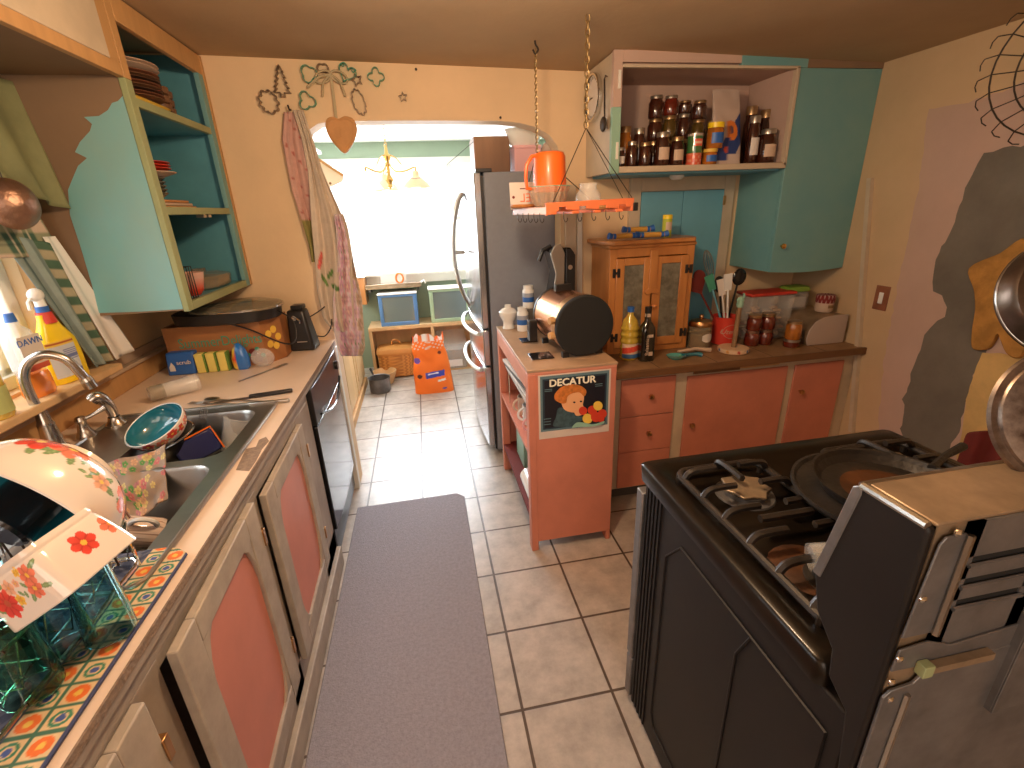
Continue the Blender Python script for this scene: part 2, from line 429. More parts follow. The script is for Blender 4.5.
# paint and primer patches on the right wall
def patch(name, pts, parent, m, X=None, Y=None, t=.0012, jag=.012, sgn=-1):
    P = [(AX(x, y, X) if X is not None else AY(x, y, Y)) for x, y in pts]
    Q = []
    for i, p in enumerate(P):
        q = P[(i + 1) % len(P)]; k = max(1, int((q - p).length / .03))
        for j in range(k):
            w = p.lerp(q, j / k); s_ = random.uniform(-jag, jag); s2 = random.uniform(-jag, jag)
            Q.append((w.y + s_, w.z + s2) if X is not None else (w.x + s_, w.z + s2))
    mb = MB()
    if X is not None: mb.prism(Q, X + sgn * t, X, T=Matrix(((0, 0, 1, 0), (1, 0, 0, 0), (0, 1, 0, 0), (0, 0, 0, 1))))
    else: mb.prism(Q, Y + sgn * t, Y, T=Matrix(((1, 0, 0, 0), (0, 0, 1, 0), (0, 1, 0, 0), (0, 0, 0, 1))))
    return obj(name, mb, m, parent, flat=True)
patch('primer_patch', [(929, 108), (960, 104), (1003, 92), (1060, 60), (1080, 200), (1060, 420), (990, 470), (875, 470), (884, 360), (899, 280), (918, 190)], wr, 'primer_pink', X=2.25, jag=.006)
patch('primer_patch', [(984, 154), (1003, 150), (1035, 143), (1060, 150), (1062, 240), (1000, 330), (975, 370), (958, 430), (945, 462), (898, 470), (904, 400), (914, 360), (925, 335), (945, 316), (950, 306), (935, 292), (932, 275), (945, 240), (957, 215), (970, 180)], wr, 'primer_grey', X=2.25, t=.002, jag=.01)
patch('paint_patch', [(982, 352), (1010, 355), (1060, 360), (1060, 480), (955, 480), (958, 455), (967, 400)], wr, 'paint_yellow', X=2.25, t=.003, jag=.004)
# ------------------------------------------------------------------ dining room beyond the arch
DY = 4.95
def wallholes(name, m, axis, pos, th, u0, u1, z0, z1, holes):
    mb = MB(); us = sorted({u0, u1, *[h[0] for h in holes], *[h[1] for h in holes]})
    for a, b in zip(us, us[1:]):
        hz = [h for h in holes if h[0] <= a and h[1] >= b]; zs = [z0] + [q for h in hz for q in (h[2], h[3])] + [z1]
        for c, d in zip(zs[::2], zs[1::2]):
            mb.box((a, pos, c), (b, pos + th, d)) if axis == 'y' else mb.box((pos, a, c), (pos + th, b, d))
    return struct(name, mb, m, flat=True)
wallholes('wall_dining_back', 'sage', 'y', DY, .1, -1.4, 1.7, 0, 2.3, [(-.87, 1.05, .97, 1.94)])
wallholes('wall_dining_left', 'sage', 'x', -1.4, .1, 2.72, DY, 0, 2.3, [(3.35, 4.65, .95, 1.95)])
mb = MB(); mb.box((1.6, 2.72, 0), (1.7, DY, 2.3)); struct('wall_dining_right', mb, 'sage', flat=True)
mb = MB(); mb.box((-1.4, 2.7, 2.14), (1.7, DY + .1, 2.3)); struct('ceiling_dining', mb, 'dining_ceiling', flat=True)
mb = MB()
for (a, b) in (((-.99, .85), (-.87, 2.0)), ((1.05, .85), (1.15, 2.0)), ((-.99, 1.94), (1.15, 2.005)), ((-1.02, .86), (1.18, .97))): mb.box((a[0], DY - .025, a[1]), (b[0], DY, b[1]))
for x in (-.30, .34): mb.box((x - .03, DY + .02, .97), (x + .03, DY + .06, 1.94))
mb.box((-.87, DY + .03, 1.44), (1.05, DY + .055, 1.47))
w = struct('window_2', mb, 'white_trim', bevel=.003)
mb = MB(); mb.box((-.87, DY + .04, .97), (1.05, DY + .044, 1.94)); obj('window_glass', mb, 'glass_thin', w, flat=True)
mb = MB(); mb.box((-1.02, DY - .10, .95), (1.18, DY - .02, .975)); obj('window_sill', mb, 'white_trim', w, bevel=.004)


# ------------------------------------------------------------------ sink window with casing, sill and splash
mb = MB()
mb.box((-1.225, Y1, 1.0), (-1.195, Y1 + .13, 2.02)); mb.box((-1.225, Y0 - .1, Z1), (-1.195, Y1 + .13, Z1 + .09))
w = struct('window_1', mb, 'bare_wood', bevel=.004)
mb = MB()
for y in (Y0, 1.02, Y1 - .045): mb.box((-1.29, y, Z0), (-1.255, y + .045, Z1))
for z in (Z0, Z1 - .04): mb.box((-1.29, Y0, z), (-1.255, Y1, z + .04))
mb.box((-1.30, 1.06, Z0 + .03), (-1.28, 1.65, Z0 + .06)); mb.box((-1.30, 1.62, Z0), (-1.28, 1.65, Z1))
obj('window_frame', mb, 'white_trim', w, bevel=.003)
mb = MB(); mb.box((-1.275, Y0, Z0), (-1.272, Y1, Z1)); obj('window_glass', mb, 'glass_thin', w, flat=True)
mb = MB(); mb.box((-1.26, Y0 - .1, 1.035), (-1.10, 1.86, 1.06)); obj('window_sill', mb, 'pine_light', w, bevel=.005)
mb = MB(); mb.box((-1.22, -.3, .905), (-1.198, 2.6, .985)); struct('trim_1', mb, 'bare_wood', bevel=.003)
mb = MB(); mb.box((-1.22, -.3, .985), (-1.185, 2.6, 1.0)); mb.box((-1.22, -.3, 1.0), (-1.21, 2.6, 1.035)); struct('trim_2', mb, 'wall_splash', bevel=.002)

# ------------------------------------------------------------------ runner mat
mb = MB(); r = .04
pl = [(-.49 + r, .5), (.10 - r, .5), (.10, .5 + r), (.105, 2.34 - r), (.105 - r, 2.345), (-.485 + .0, 2.335), (-.49, .5 + r)]
mb.prism(pl, .001, .011); tag(obj('floor_mat', mb, 'mat_grey', bevel=.004), 'long grey textured runner mat lying on the tiled floor', 'mat')

# ------------------------------------------------------------------ left base cabinets
FX = -.515
t = thing('base_cabinet', 'long taupe base cabinet under the sink with coral door panels', 'cabinet', (-.87, .95, 0))
def P(name, mb, m, par=None, **k): return obj(name, mb, m, par if par is not None else t, world=True, **k)
mb = MB(); mb.box((-1.21, -.3, .06), (FX - .02, -.1, .868)); mb.box((-1.21, 1.86, .06), (FX - .02, 1.90, .868))
mb.box((-1.21, -.1, .06), (FX - .02, 1.86, .10)); mb.box((-1.21, -.1, .1), (-1.19, 1.86, .868))
mb.box((FX - .02, -.3, .83), (FX, 1.90, .868))
for y0, y1 in ((-.3, -.1), (.62, .70), (1.13, 1.23), (1.69, 1.90)): mb.box((FX - .02, y0, .1), (FX, y1, .83))
mb.box((FX - .02, -.3, .1), (FX, 1.9, .19)); mb.box((FX - .02, -.3, .806), (FX - .001, 1.9, .84))
P('carcass', mb, 'taupe', bevel=.002)
mb = MB(); mb.box((-.60, -.3, .0), (-.497, 1.905, .10)); P('toe_board', mb, 'taupe_light', bevel=.004)
def panel_door(y0, y1, z0, z1, ang, cut=.055):
    h = thing('door', None, None, (0, 0, 0)); h.parent = t
    w_, hh = y1 - y0, z1 - z0
    # local: u along -Y from the far hinge, v up, thickness along +X
    h.location = Vector((FX + .001, y1, z0)) - Vector(t.location); h.rotation_euler = (0, 0, ang)
    fw = .075
    mb = MB(); Tm = Matrix(((0, 0, 1, 0), (-1, 0, 0, 0), (0, 1, 0, 0), (0, 0, 0, 1)))
    mb.box((0, 0, 0), (fw, hh, .02), T=Tm); mb.box((w_ - fw, 0, 0), (w_, hh, .02), T=Tm); mb.box((fw, 0, 0), (w_ - fw, fw * .8, .02), T=Tm); mb.box((fw, hh - fw * .8, 0), (w_ - fw, hh, .02), T=Tm)
    for i, j, a, b in ((0, 0, fw * 1.0, .006), ): pass
    # scalloped inner corners
    for cx, cy, sx, sy in ((fw, fw * .8, 1, 1), (w_ - fw, fw * .8, -1, 1), (fw, hh - fw * .8, 1, -1), (w_ - fw, hh - fw * .8, -1, -1)):
        mb.prism([(cx, cy), (cx + sx * .055, cy), (cx + sx * .03, cy + sy * .02), (cx + sx * .012, cy + sy * .06), (cx, cy + sy * .12)], .002, .018, T=Tm)
    obj('door_frame', mb, 'taupe_light', h, bevel=.003)
    mb = MB(); mb.box((fw - .01, fw * .8 - .01, .003), (w_ - fw + .01, hh - fw * .8 + .01, .010), T=Tm); obj('door_panel', mb, 'coral_left', h, flat=True)
    for z in (.1, hh - .14): mb = MB(); mb.box((-.012, z, -.002), (.004, z + .05, .024), T=Tm); obj('hinge', mb, 'bronze', h, bevel=.002)
# real tree: carcass > door children built above as Empties under the cabinet
panel_door(1.22, 1.70, .20, .815, .018)
panel_door(.70, 1.16, .20, .835, .03)
panel_door(.12, .62, .20, .83, .0)

# ------------------------------------------------------------------ countertop, sink and faucet
mb = MB()
HX0, HX1, HY0, HY1 = -1.06, -.565, .82, 1.70
for a, b in (((-1.21, -.3), (-.50, HY0)), ((-1.21, HY1), (-.50, 2.6)), ((-1.21, HY0), (HX0, HY1)), ((HX1, HY0), (-.50, HY1))): mb.box((a[0], a[1], .872), (b[0], b[1], .905))
mb.box((-.51, -.3, .8725), (-.4992, 1.2, .889), 1); mb.box((-.51, 1.2, .8725), (-.4992, 2.56, .889), 1)
ct = tag(obj('countertop', mb, ['laminate', 'taupe'], flat=True), 'pale pinkish laminate countertop running along the left wall', 'countertop')
mb = MB(); mb.prism([(-.5005, -.3), (-.4965, -.3), (-.4965, 1.2), (-.4975, 1.42), (-.4975, 2.56), (-.5005, 2.56)], .889, .9045); obj('edge_band', mb, 'particle', ct, flat=True)
_cp = [AZ(x, y, .9055) for x, y in ((236, 470), (249, 471), (256, 461), (262, 449), (269, 441), (266, 437), (259, 440), (256, 447), (246, 449))]; mb = MB(); mb.prism([(min(-.5012, p.x), p.y) for p in _cp], .9045, .9062); obj('chipped_patch', mb, 'particle', ct, flat=True, )
def rrect(x0, y0, x1, y1, r, k=5):
    out = []
    for cx, cy, a in ((x1 - r, y1 - r, 0), (x0 + r, y1 - r, 90), (x0 + r, y0 + r, 180), (x1 - r, y0 + r, 270)):
        for i in range(k + 1):
            q = math.radians(a + 90 * i / k); out.append((cx + r * math.cos(q), cy + r * math.sin(q)))
    return out
snk = thing('kitchen_sink', 'double bowl stainless steel sink set into the pinkish countertop', 'sink', (-.83, 1.25, .905))
def basin(x0, y0, x1, y1, d, r=.06):
    mb = MB(); ring = lambda g, z, rr: [(x, y, z) for x, y in rrect(x0 + g, y0 + g, x1 - g, y1 - g, rr)]
    L = [ring(0, .003, r), ring(.006, -.006, r), ring(.016, -d + .03, r), ring(.028, -d + .008, r * .9), ring(.05, -d, r * .7)]
    n = len(L[0]); vs = sum(L, []); fs = [(i * n + j, i * n + (j + 1) % n, (i + 1) * n + (j + 1) % n, (i + 1) * n + j)[::-1] for i in range(4) for j in range(n)] + [tuple(4 * n + j for j in range(n))]
    mb.add(vs, fs); cx, cy = (x0 + x1) / 2, (y0 + y1) / 2
    o = obj('basin', mb, 'steel_sink', snk)
    mb = MB(); mb.lathe([(.001, -d + .004), (.022, -d + .003), (.03, -d + .006), (.038, -d + .004), (.04, -d + .001)], 20, T=Matrix.Translation((cx, cy, 0)))
    obj('drain', mb, 'chrome', o)
    return (x0, y0, x1, y1)
B1 = (-.065, .05, .225, .40); B2 = (-.065, -.41, .225, .015)
basin(*B1, .17); basin(*B2, .19)
# rim deck with two holes
mb = MB()
def deck_grid():
    xs = [-.245, B1[0], B1[2], .272]; ys = [-.46, B2[1], B2[3], B1[1], B1[3], .452]
    for i in range(3):
        for j in range(5):
            if i == 1 and j in (1, 3): continue
            mb.box((xs[i], ys[j], 0.0006), (xs[i + 1], ys[j + 1], .005))
deck_grid()
for (x0, y0, x1, y1) in (B1, B2):   # rounded corner fillets
    for cx, cy, sx, sy in ((x0, y0, 1, 1), (x1, y0, -1, 1), (x1, y1, -1, -1), (x0, y1, 1, -1)):
        pts = [(cx, cy)] + [(cx + sx * (.06 - .06 * math.sin(q)), cy + sy * (.06 - .06 * math.cos(q))) for q in [PI / 2 * k / 6 for k in range(7)]]
        mb.prism(pts, .0006, .005)
obj('sink_deck', mb, 'steel_sink', snk, flat=True)
mb = MB(); mb.tube([(x, y, .006) for x, y in rrect(-.245, -.46, .272, .452, .03)], .006, 8, closed=True); obj('rim', mb, 'steel_sink', snk)

fc = thing('faucet', 'brushed nickel gooseneck faucet behind the sink', 'faucet', (-1.115, 1.47, .91))
mb = MB(); mb.lathe([(.001, 0), (.034, 0), (.034, .006), (.026, .014), (.023, .05), (.02, .08), (.021, .085), (.017, .095), (.014, .13)], 24, cap0=True); obj('base', mb, 'brushed_nickel', fc)
ax = AD(0, 0, 1)
pts = smoothcurve([(0, 0, .10), (-.004, -.005, .18), (0, -.004, .235), (.02, .005, .272), (.055, .018, .285), (.09, .032, .262), (.108, .040, .215), (.114, .044, .19)], 6)
mb = MB(); mb.tube(pts, .0125, 14); obj('spout', mb, 'brushed_nickel', fc)
mb = MB(); mb.cyl(pts[-1], pts[-1] + V(.004, .002, -.022), .0165, .0165, 16); mb.cyl(pts[-1] + V(-.002, -.001, .01), pts[-1] + V(.001, 0, 0), .015, .0165, 16); obj('spout_tip', mb, 'brushed_nickel', fc)
mb = MB(); mb.lathe([(.001, 0), (.028, 0), (.028, .005), (.018, .02), (.012, .045), (.016, .055), (.012, .066), (.001, .07)], 20, T=Matrix.Translation((.03, .085, 0)))
mb.tube([(.03, .085, .055), (.055, .10, .062), (.085, .12, .078)], [.006, .005, .009], 10); obj('lever_handle', mb, 'brushed_nickel', fc)
sp = thing('side_sprayer', 'short nickel pull-out sprayer standing beside the gooseneck faucet', 'sprayer', (-1.04, 1.63, .91))
mb = MB(); mb.lathe([(.001, 0), (.03, 0), (.03, .006), (.02, .018), (.017, .03)], 20, cap0=True); obj('base', mb, 'brushed_nickel', sp)
mb = MB(); mb.tube(smoothcurve([(0, 0, .03), (-.002, -.01, .08), (-.01, -.02, .12), (-.018, -.04, .145), (-.02, -.06, .14)], 5), [.014] * 5 + [.017] * 8 + [.021] * 8, 14) if 0 else mb.tube(smoothcurve([(0, 0, .03), (-.0, -.003, .06), (-.005, -.01, .09), (-.016, -.02, .108), (-.028, -.03, .10)], 5), [.013 + .006 * min(1, i / 12) for i in range(21)], 14)
obj('spray_head', mb, 'brushed_nickel', sp)

# ------------------------------------------------------------------ dishwasher
dw = thing('dishwasher', 'glossy black built-in dishwasher below the counter end', 'dishwasher', (-.80, 2.22, 0))
t = dw
mb = MB(); mb.box((-1.15, 1.925, .04), (-.545, 2.54, .865)); P('body', mb, 'black_plastic', bevel=.003)
def curved(x, y0, y1, z0, z1, bow, th, m, name, n=12):
    mb = MB()
    pl = [(x + bow * math.sin(PI * i / n), y0 + (y1 - y0) * i / n) for i in range(n + 1)] + [(x - th, y1), (x - th, y0)]
    mb.prism(pl, z0, z1); return P(name, mb, m, bevel=.004)
curved(-.50, 1.925, 2.54, .70, .865, .006, .045, 'black_plastic', 'control_panel')
curved(-.503, 1.925, 2.54, .175, .695, .006, .042, 'black_gloss', 'door')
mb = MB(); mb.box((-.56, 1.925, .03), (-.518, 2.54, .17)); P('kick_panel', mb, 'black_plastic', bevel=.004)
mb = MB(); mb.tube([(-.487 + .014 * math.sin(PI * i / 10), 1.97 + .5 * i / 10, .735 - .05 * math.sin(PI * i / 10)) for i in range(11)], .006, 8); P('handle', mb, 'black_gloss')
mb = MB(); mb.cyl((-.50, 2.46, .80), (-.482, 2.46, .80), .022, n=20); P('knob', mb, 'black_plastic', bevel=.002)
mb = MB(); mb.box((-.56, 2.55, 0), (-.497, 2.60, .87)); struct('trim_3', mb, 'white_trim', bevel=.003)

# ------------------------------------------------------------------ upper cabinet, left
uc = t = thing('wall_cabinet', 'open-fronted teal wall cabinet full of plates, painted over brown primer', 'cabinet', (-1.03, 2.24, 1.225))
ZB, ZT = 1.225, 2.19; UX = -.85
mb = MB(); mb.box((-1.22, 1.90, ZB), (UX - .02, 1.92, ZT)); P('side_panel', mb, 'brown_primer', flat=True)
sp_ = t.children[-1] if t.children else None
mb = MB()
q = [(125, 96), (118, 101), (112, 103), (108, 110), (99, 116), (84, 117), (92, 124), (90, 131), (80, 142), (75, 152), (87, 158), (78, 166), (72, 180), (68, 190), (70, 215), (80, 245), (92, 285), (99, 313), (143, 311.5), (184, 309), (160, 215), (140, 140)]
QQ = [AY(x, y, 1.899) for x, y in q]; pz = [(p.x if p.x < UX - .021 else UX - .021, p.z) for p in QQ]
pz = [(x, max(z, ZB + .001)) for x, z in pz]
mb.prism(pz, 0, .0012, T=XZ(1.9)); P('paint_patch', mb, 'teal_side', flat=True)
mb = MB()
mb.box((-1.22, 1.92, ZB), (UX - .02, 2.6, ZB + .02)); mb.box((-1.22, 2.585, ZB), (UX - .02, 2.6, ZT)); mb.box((-1.22, 1.92, ZB), (-1.21, 2.6, ZT))
P('carcass', mb, 'teal_deep', flat=True)
mb = MB(); mb.box((-1.209, 1.96, ZB + .06), (-1.205, 2.52, ZT - .08)); P('back_panel', mb, 'teal_side', flat=True)
for z in (1.555, 1.885):
    mb = MB(); mb.box((-1.209, 1.921, z), (UX - .02, 2.584, z + .02)); o = P('shelf', mb, 'teal_deep', flat=True)
    mb = MB(); mb.box((UX - .0199, 1.935, z - .003), (UX - .001, 2.535, z + .023)); P('shelf_edge', mb, 'green_edge', o, bevel=.002)
mb = MB(); mb.box((UX - .02, 1.897, ZB - .005), (UX, 1.937, 1.955)); mb.box((UX - .02, 1.937, ZB - .005), (UX, 2.53, ZB + .025)); P('face_frame', mb, 'green_edge', bevel=.002)
mb = MB(); mb.box((UX - .02, 2.53, ZB - .005), (UX, 2.577, ZT)); P('right_stile', mb, 'teal', bevel=.002)
mb = MB(); mb.box((UX - .02, 2.577, ZB - .005), (UX + .004, 2.598, ZT)); mb.box((UX - .02, 1.897, 1.955), (UX + .001, 1.937, ZT)); mb.box((UX - .02, 1.937, 2.115), (UX + .001, 2.577, ZT)); P('trim_strip', mb, 'bare_wood', bevel=.002)
mb = MB()
for y in (2.28, 2.33): mb.box((UX - .05, y, 1.54), (UX - .02, y + .03, 1.555))
P('cabinet_catch', mb, 'lid_silver', bevel=.002)
sc_ = t = thing('soffit_cabinet', 'narrow wooden cabinet box above the sink window, seen from beneath', 'cabinet', (-1.03, 1.0, 1.955))
mb = MB(); mb.box((-1.219, -.2, 1.96), (UX - .02, 1.895, 1.975)); mb.box((-1.219, -.2, 1.975), (-1.2, 1.895, 2.19)); P('carcass', mb, 'brown_primer', flat=True)
mb = MB(); mb.box((UX - .02, -.2, 1.955), (UX, 1.895, 1.995)); mb.box((UX - .02, -.2, 2.15), (UX, 1.895, 2.19))
for y in (-.2, .6, 1.25, 1.83): mb.box((UX - .02, y, 1.99), (UX, y + .065, 2.15))
P('face_frame', mb, 'bare_wood', bevel=.002)
for i, (a, b) in enumerate(((-.14, .61), (.66, 1.26), (1.31, 1.84))):
    mb = MB(); mb.box((UX - .012, a, 1.99), (UX + .003, b, 2.16)); P('door', mb, 'cream_trim', bevel=.002)

# ------------------------------------------------------------------ right-hand upper cabinets
JX0, JX1, JY, JZ = .905, 2.02, 2.25, 1.675
jc = t = thing('wall_cabinet', 'shallow doorless pink-lined wall cupboard holding the jam jars', 'cabinet', (1.4, 2.42, 1.66))
mb = MB(); mb.box((.90, JY + .02, JZ - .002), (1.80, 2.6, JZ + .013)); mb.box((.915, 2.585, JZ), (1.80, 2.599, 2.12)); mb.box((1.785, JY + .02, JZ), (1.80, 2.6, 2.12))
mb.box((.915, JY + .02, JZ), (.925, 2.6, 2.12)); mb.box((.92, JY + .02, 2.085), (1.80, 2.6, 2.1)); P('lining', mb, 'primer_pink', flat=True)
mb = MB(); mb.box((.895, JY, JZ - .01), (.915, 2.598, 2.14)); P('side_panel', mb, 'cream_trim', flat=True)
mb = MB(); mb.box((.893, JY - .003, 1.66), (.935, JY + .02, 1.93)); P('stile', mb, 'mint', bevel=.002)
mb = MB(); mb.box((.893, JY - .003, 1.93), (.935, JY + .02, 2.145)); mb.box((.935, JY - .002, 2.10), (1.50, JY + .02, 2.145)); P('top_rail', mb, 'primer_pink', bevel=.002)
mb = MB(); mb.box((1.50, JY - .002, 2.085), (1.84, JY + .02, 2.14)); P('header', mb, 'teal', bevel=.002)
mb = MB(); mb.box((.935, JY - .006, JZ - .012), (1.80, JY + .02, JZ + .014)); mb.box((.935, JY - .006, 2.080), (1.80, JY + .02, 2.092)); mb.box((1.785, JY - .006, JZ), (1.802, JY + .02, 2.09)); P('face_edge', mb, 'cream_trim', bevel=.002)
mb = MB(); mb.box((.935, JY + .03, 1.655), (1.79, 2.599, 1.672)); P('underside', mb, 'teal_bright', flat=True)
for z in (1.72, 2.0): mb = MB(); mb.box((.915, JY - .008, z), (.927, JY - .002, z + .07)); P('hinge_plate', mb, 'white_trim', bevel=.001)
bc = t = thing('wall_cabinet', 'tall plain teal wall cupboard with a brass knob in the corner', 'cabinet', (2.03, 2.42, 1.17))
mb = MB(); mb.box((1.803, JY + .022, 1.16), (2.249, 2.598, 2.13)); P('carcass', mb, 'teal', flat=True)
mb = MB()
n = 14; pl = [(1.803 + .446 * i / n, 1.165 - .012 * math.sin(PI * i / n) - .006) for i in range(n + 1)] + [(2.249, 2.085), (1.803, 2.085)]
mb.prism(pl, 0, .02, T=XZ(JY + .021)); P('door', mb, 'teal', bevel=.002); dr = t.children[-1] if t.children else None
dr = [o for o in bpy.data.objects if o.parent == bc and o.name.startswith('door')][0]
mb = MB(); kp = AY(781, 246, JY - .001); mb.lathe([(.001, 0), (.006, 0), (.006, .008), (.014, .016), (.013, .024), (.001, .027)], 16, T=zbasis(kp, (0, -1, 0))); P('knob', mb, 'brass', dr)
mb = MB(); mb.box((1.803, JY - .001, 2.086), (2.249, JY + .02, 2.125)); P('top_rail', mb, 'brown_primer', flat=True)
# pass-through cupboard doors set in the back wall
pt = t = thing('wall_cupboard', 'low pair of teal cupboard doors in a cream frame under the jam shelf', 'cupboard', (1.45, 2.59, 1.1))
mb = MB()
mb.box((1.14, 2.575, .80), (1.205, 2.6, 1.655)); mb.box((1.205, 2.575, 1.585), (1.70, 2.6, 1.655)); mb.box((1.70, 2.575, .80), (1.765, 2.6, 1.655)); P('frame', mb, 'cream_trim', bevel=.003)
mb = MB(); mb.box((1.207, 2.570, .82), (1.450, 2.598, 1.583)); P('door', mb, 'teal_bright', bevel=.002)
mb = MB(); mb.box((1.453, 2.570, .82), (1.698, 2.598, 1.583)); P('door', mb, 'teal_bright', bevel=.002)
for z in (1.5, 1.0): mb = MB(); mb.box((1.695, 2.566, z), (1.71, 2.572, z + .05)); P('hinge', mb, 'bronze', bevel=.001)
mb = MB(); q = AZ(683, 171, 1.655); mb.lathe([(.001, -.022), (.025, -.02), (.036, -.008), (.036, 0)], 20, T=Matrix.Translation((1.32, 2.42, 1.654))); 
tag(obj('push_light', mb, 'plastic_white'), 'small round white stick-on light under the jam cupboard', 'light')
# ------------------------------------------------------------------ back counter
bcb = t = thing('base_cabinet', 'low cream base cabinet with coral drawers and doors along back wall', 'cabinet', (1.55, 2.3, 0))
F = 2.05
mb = MB(); mb.box((.80, F + .02, .09), (2.249, 2.59, .725)); P('carcass', mb, 'cream_trim', flat=True)
mb = MB(); mb.box((.80, F + .06, 0), (2.249, 2.55, .09)); P('toe_kick', mb, 'grey_dark', flat=True)
mb = MB(); mb.box((.80, F, .09), (2.249, F + .02, .735)); P('face_frame', mb, 'cream_trim', bevel=.002)
def front(nm, x0, z0, x1, z1, kx, kz):
    mb = MB(); mb.box((x0, F - .012, z0), (x1, F - .001, z1)); o = P(nm, mb, 'coral', bevel=.002)
    if kx is not None:
        mb = MB(); mb.lathe([(.001, 0), (.006, 0), (.006, .008), (.014, .016), (.013, .024), (.001, .027)], 16, T=zbasis((kx, F - .012, kz), (0, -1, 0))); P('knob', mb, 'bronze', o)
front('drawer', .905, .515, 1.195, .715, 1.06, .62); front('drawer', .905, .312, 1.195, .510, 1.06, .415); front('drawer', .905, .10, 1.195, .308, None, 0)
front('door', 1.26, .11, 1.83, .70, 1.30, .43); front('door', 1.875, .11, 2.17, .70, 1.925, .55)
mb = MB(); mb.box((1.30, F - .006, .712), (1.78, F + .01, .736)); P('cutting_board_slot', mb, 'bare_wood', bevel=.002)
mb = MB(); mb.box((1.29, F - .008, .708), (1.55, F - .004, .738)); P('pull_out_board', mb, 'dark_wood_edge', bevel=.001)
mb = MB(); mb.box((.79, 2.01, .745), (2.249, 2.599, .77))
btop = tag(obj('countertop', mb, 'tile_wood', bevel=.002), 'brown tiled countertop on the low back cabinet by right wall', 'countertop')
mb = MB(); mb.box((.79, 1.997, .738), (2.249, 2.012, .774)); obj('wood_edge', mb, 'dark_wood_edge', btop, bevel=.003)
mb = MB()
for x in (1.09, 1.40, 1.71, 2.02): mb.box((x - .002, 2.013, .7702), (x + .002, 2.59, .7708))
for y in (2.30,): mb.box((.8, y - .002, .7702), (2.249, y + .002, .7708))
obj('grout_lines', mb, 'grout_dark', btop, flat=True)
mat('pen_top', (.52, .33, .20), .4, var=.2, vscale=7)
# ------------------------------------------------------------------ peninsula shelf unit
pn = t = thing('shelf_unit', 'coral peninsula shelf unit with open side shelves beside fridge', 'shelf', (.57, 2.19, 0))
X0, X1, YA, YB, H = .378, .765, 1.78, 2.585, .885
mb = MB(); mb.box((X0 + .030, YA, .05), (X1, YA + .02, H)); mb.box((X1 - .02, YA, 0.0), (X1, YA + .05, .06)); P('end_panel', mb, 'coral', bevel=.002)
mb = MB(); mb.box((X0, YA - .002, 0), (X0 + .032, YA + .05, H)); P('post', mb, 'coral', bevel=.003)
mb = MB(); mb.box((X0, YB - .045, 0), (X0 + .045, YB, H)); P('post', mb, 'coral', bevel=.003)
mb = MB(); mb.box((X0, YA + .05, H - .075), (X0 + .02, YB - .045, H)); P('rail', mb, 'coral_light', bevel=.002)
mb = MB(); mb.box((X1 - .018, YA + .02, .0), (X1, YB, H)); P('back_panel', mb, 'coral', flat=True)
mb = MB(); mb.box((X0 + .045, YB - .02, .0), (X1 - .018, YB, H)); P('far_panel', mb, 'coral', flat=True)
for z in (.50, .16):
    mb = MB(); mb.box((X0 + .002, YA + .02, z), (X1 - .018, YB - .02, z + .02)); P('shelf', mb, 'coral' if z > .3 else 'maroon', flat=True)
mb = MB(); mb.box((X0 - .002, YA - .003, H + .010), (X1 + .003, YB, H + .022)); P('top', mb, 'pen_top', bevel=.002); mb = MB(); mb.box((X0 + .001, YA - .001, H), (X1, YB, H + .010)); P('top_edge', mb, 'coral_light', bevel=.001)
# poster
ps = t = thing('poster', 'fruit label poster reading DECATUR with a child on the peninsula end', 'poster', (.60, YA - .001, .72))
_a, _b, _c, _d = AY(537.5, 372, YA), AY(611, 364, YA), AY(609, 430.5, YA), AY(539.5, 440, YA)
pw0, pw1, pz0, pz1 = (_a.x + _d.x) / 2, min(.762, (_b.x + _c.x) / 2), (_c.z + _d.z) / 2, min(.88, (_a.z + _b.z) / 2)
PD = YA - .0005
def P2(name, mb, m, par=None): return obj(name, mb, m, par or t, world=True, flat=True)
def rect(x0, z0, x1, z1, d, m, name, par=None):
    mb = MB(); mb.box((x0, PD - d - .0006, z0), (x1, PD - d, z1)); return P2(name, mb, m, par)
mat('po_white', (.70, .58, .50), .5, var=.06); mat('po_blue', (.12, .20, .23), .5); mat('po_black', (.012, .010, .016), .45); mat('po_line', (.02, .04, .06), .5)
mat('po_skin', (.85, .42, .20), .5); mat('po_hair', (.72, .22, .04), .5, var=.4, vscale=60); mat('po_shirt', (.06, .11, .13), .5, var=.4, vscale=50); mat('po_red', (.65, .05, .02), .5); mat('po_yel', (.85, .55, .08), .5); mat('po_text', (.92, .84, .66), .45); mat('po_cheek', (.80, .25, .12), .5)
rect(pw0, pz0, pw1, pz1, 0, 'po_white', 'sheet'); rect(pw0 + .008, pz0 + .035, pw1 - .008, pz1 - .006, .0006, 'po_blue', 'border')
rect(pw0 + .018, pz0 + .045, pw1 - .018, pz1 - .018, .0012, 'po_line', 'border'); rect(pw0 + .026, pz0 + .052, pw1 - .026, pz1 - .026, .0018, 'po_black', 'picture_field')
def PX(x, y):      # poster crop pixel (0..723, 0..768) to poster x,z
    p = AY(535 + x / 9.04, 360 + y / 9.04, PD); return (p.x, p.z)
def ppoly(pts, d, m, name, smooth=True):
    c = [PX(*p) for p in pts]
    if smooth: c = [(p.x, p.y) for p in smoothcurve([(a, b, 0) for a, b in c], 4, True)]
    mb = MB(); mb.prism(c, 0, .0006, T=XZ(PD - d)); return P2(name, mb, m)
ppoly([(205, 440), (250, 430), (330, 470), (380, 500), (440, 520), (400, 560), (330, 600), (230, 600), (160, 590), (190, 510)], .0026, 'po_shirt', 'shirt')
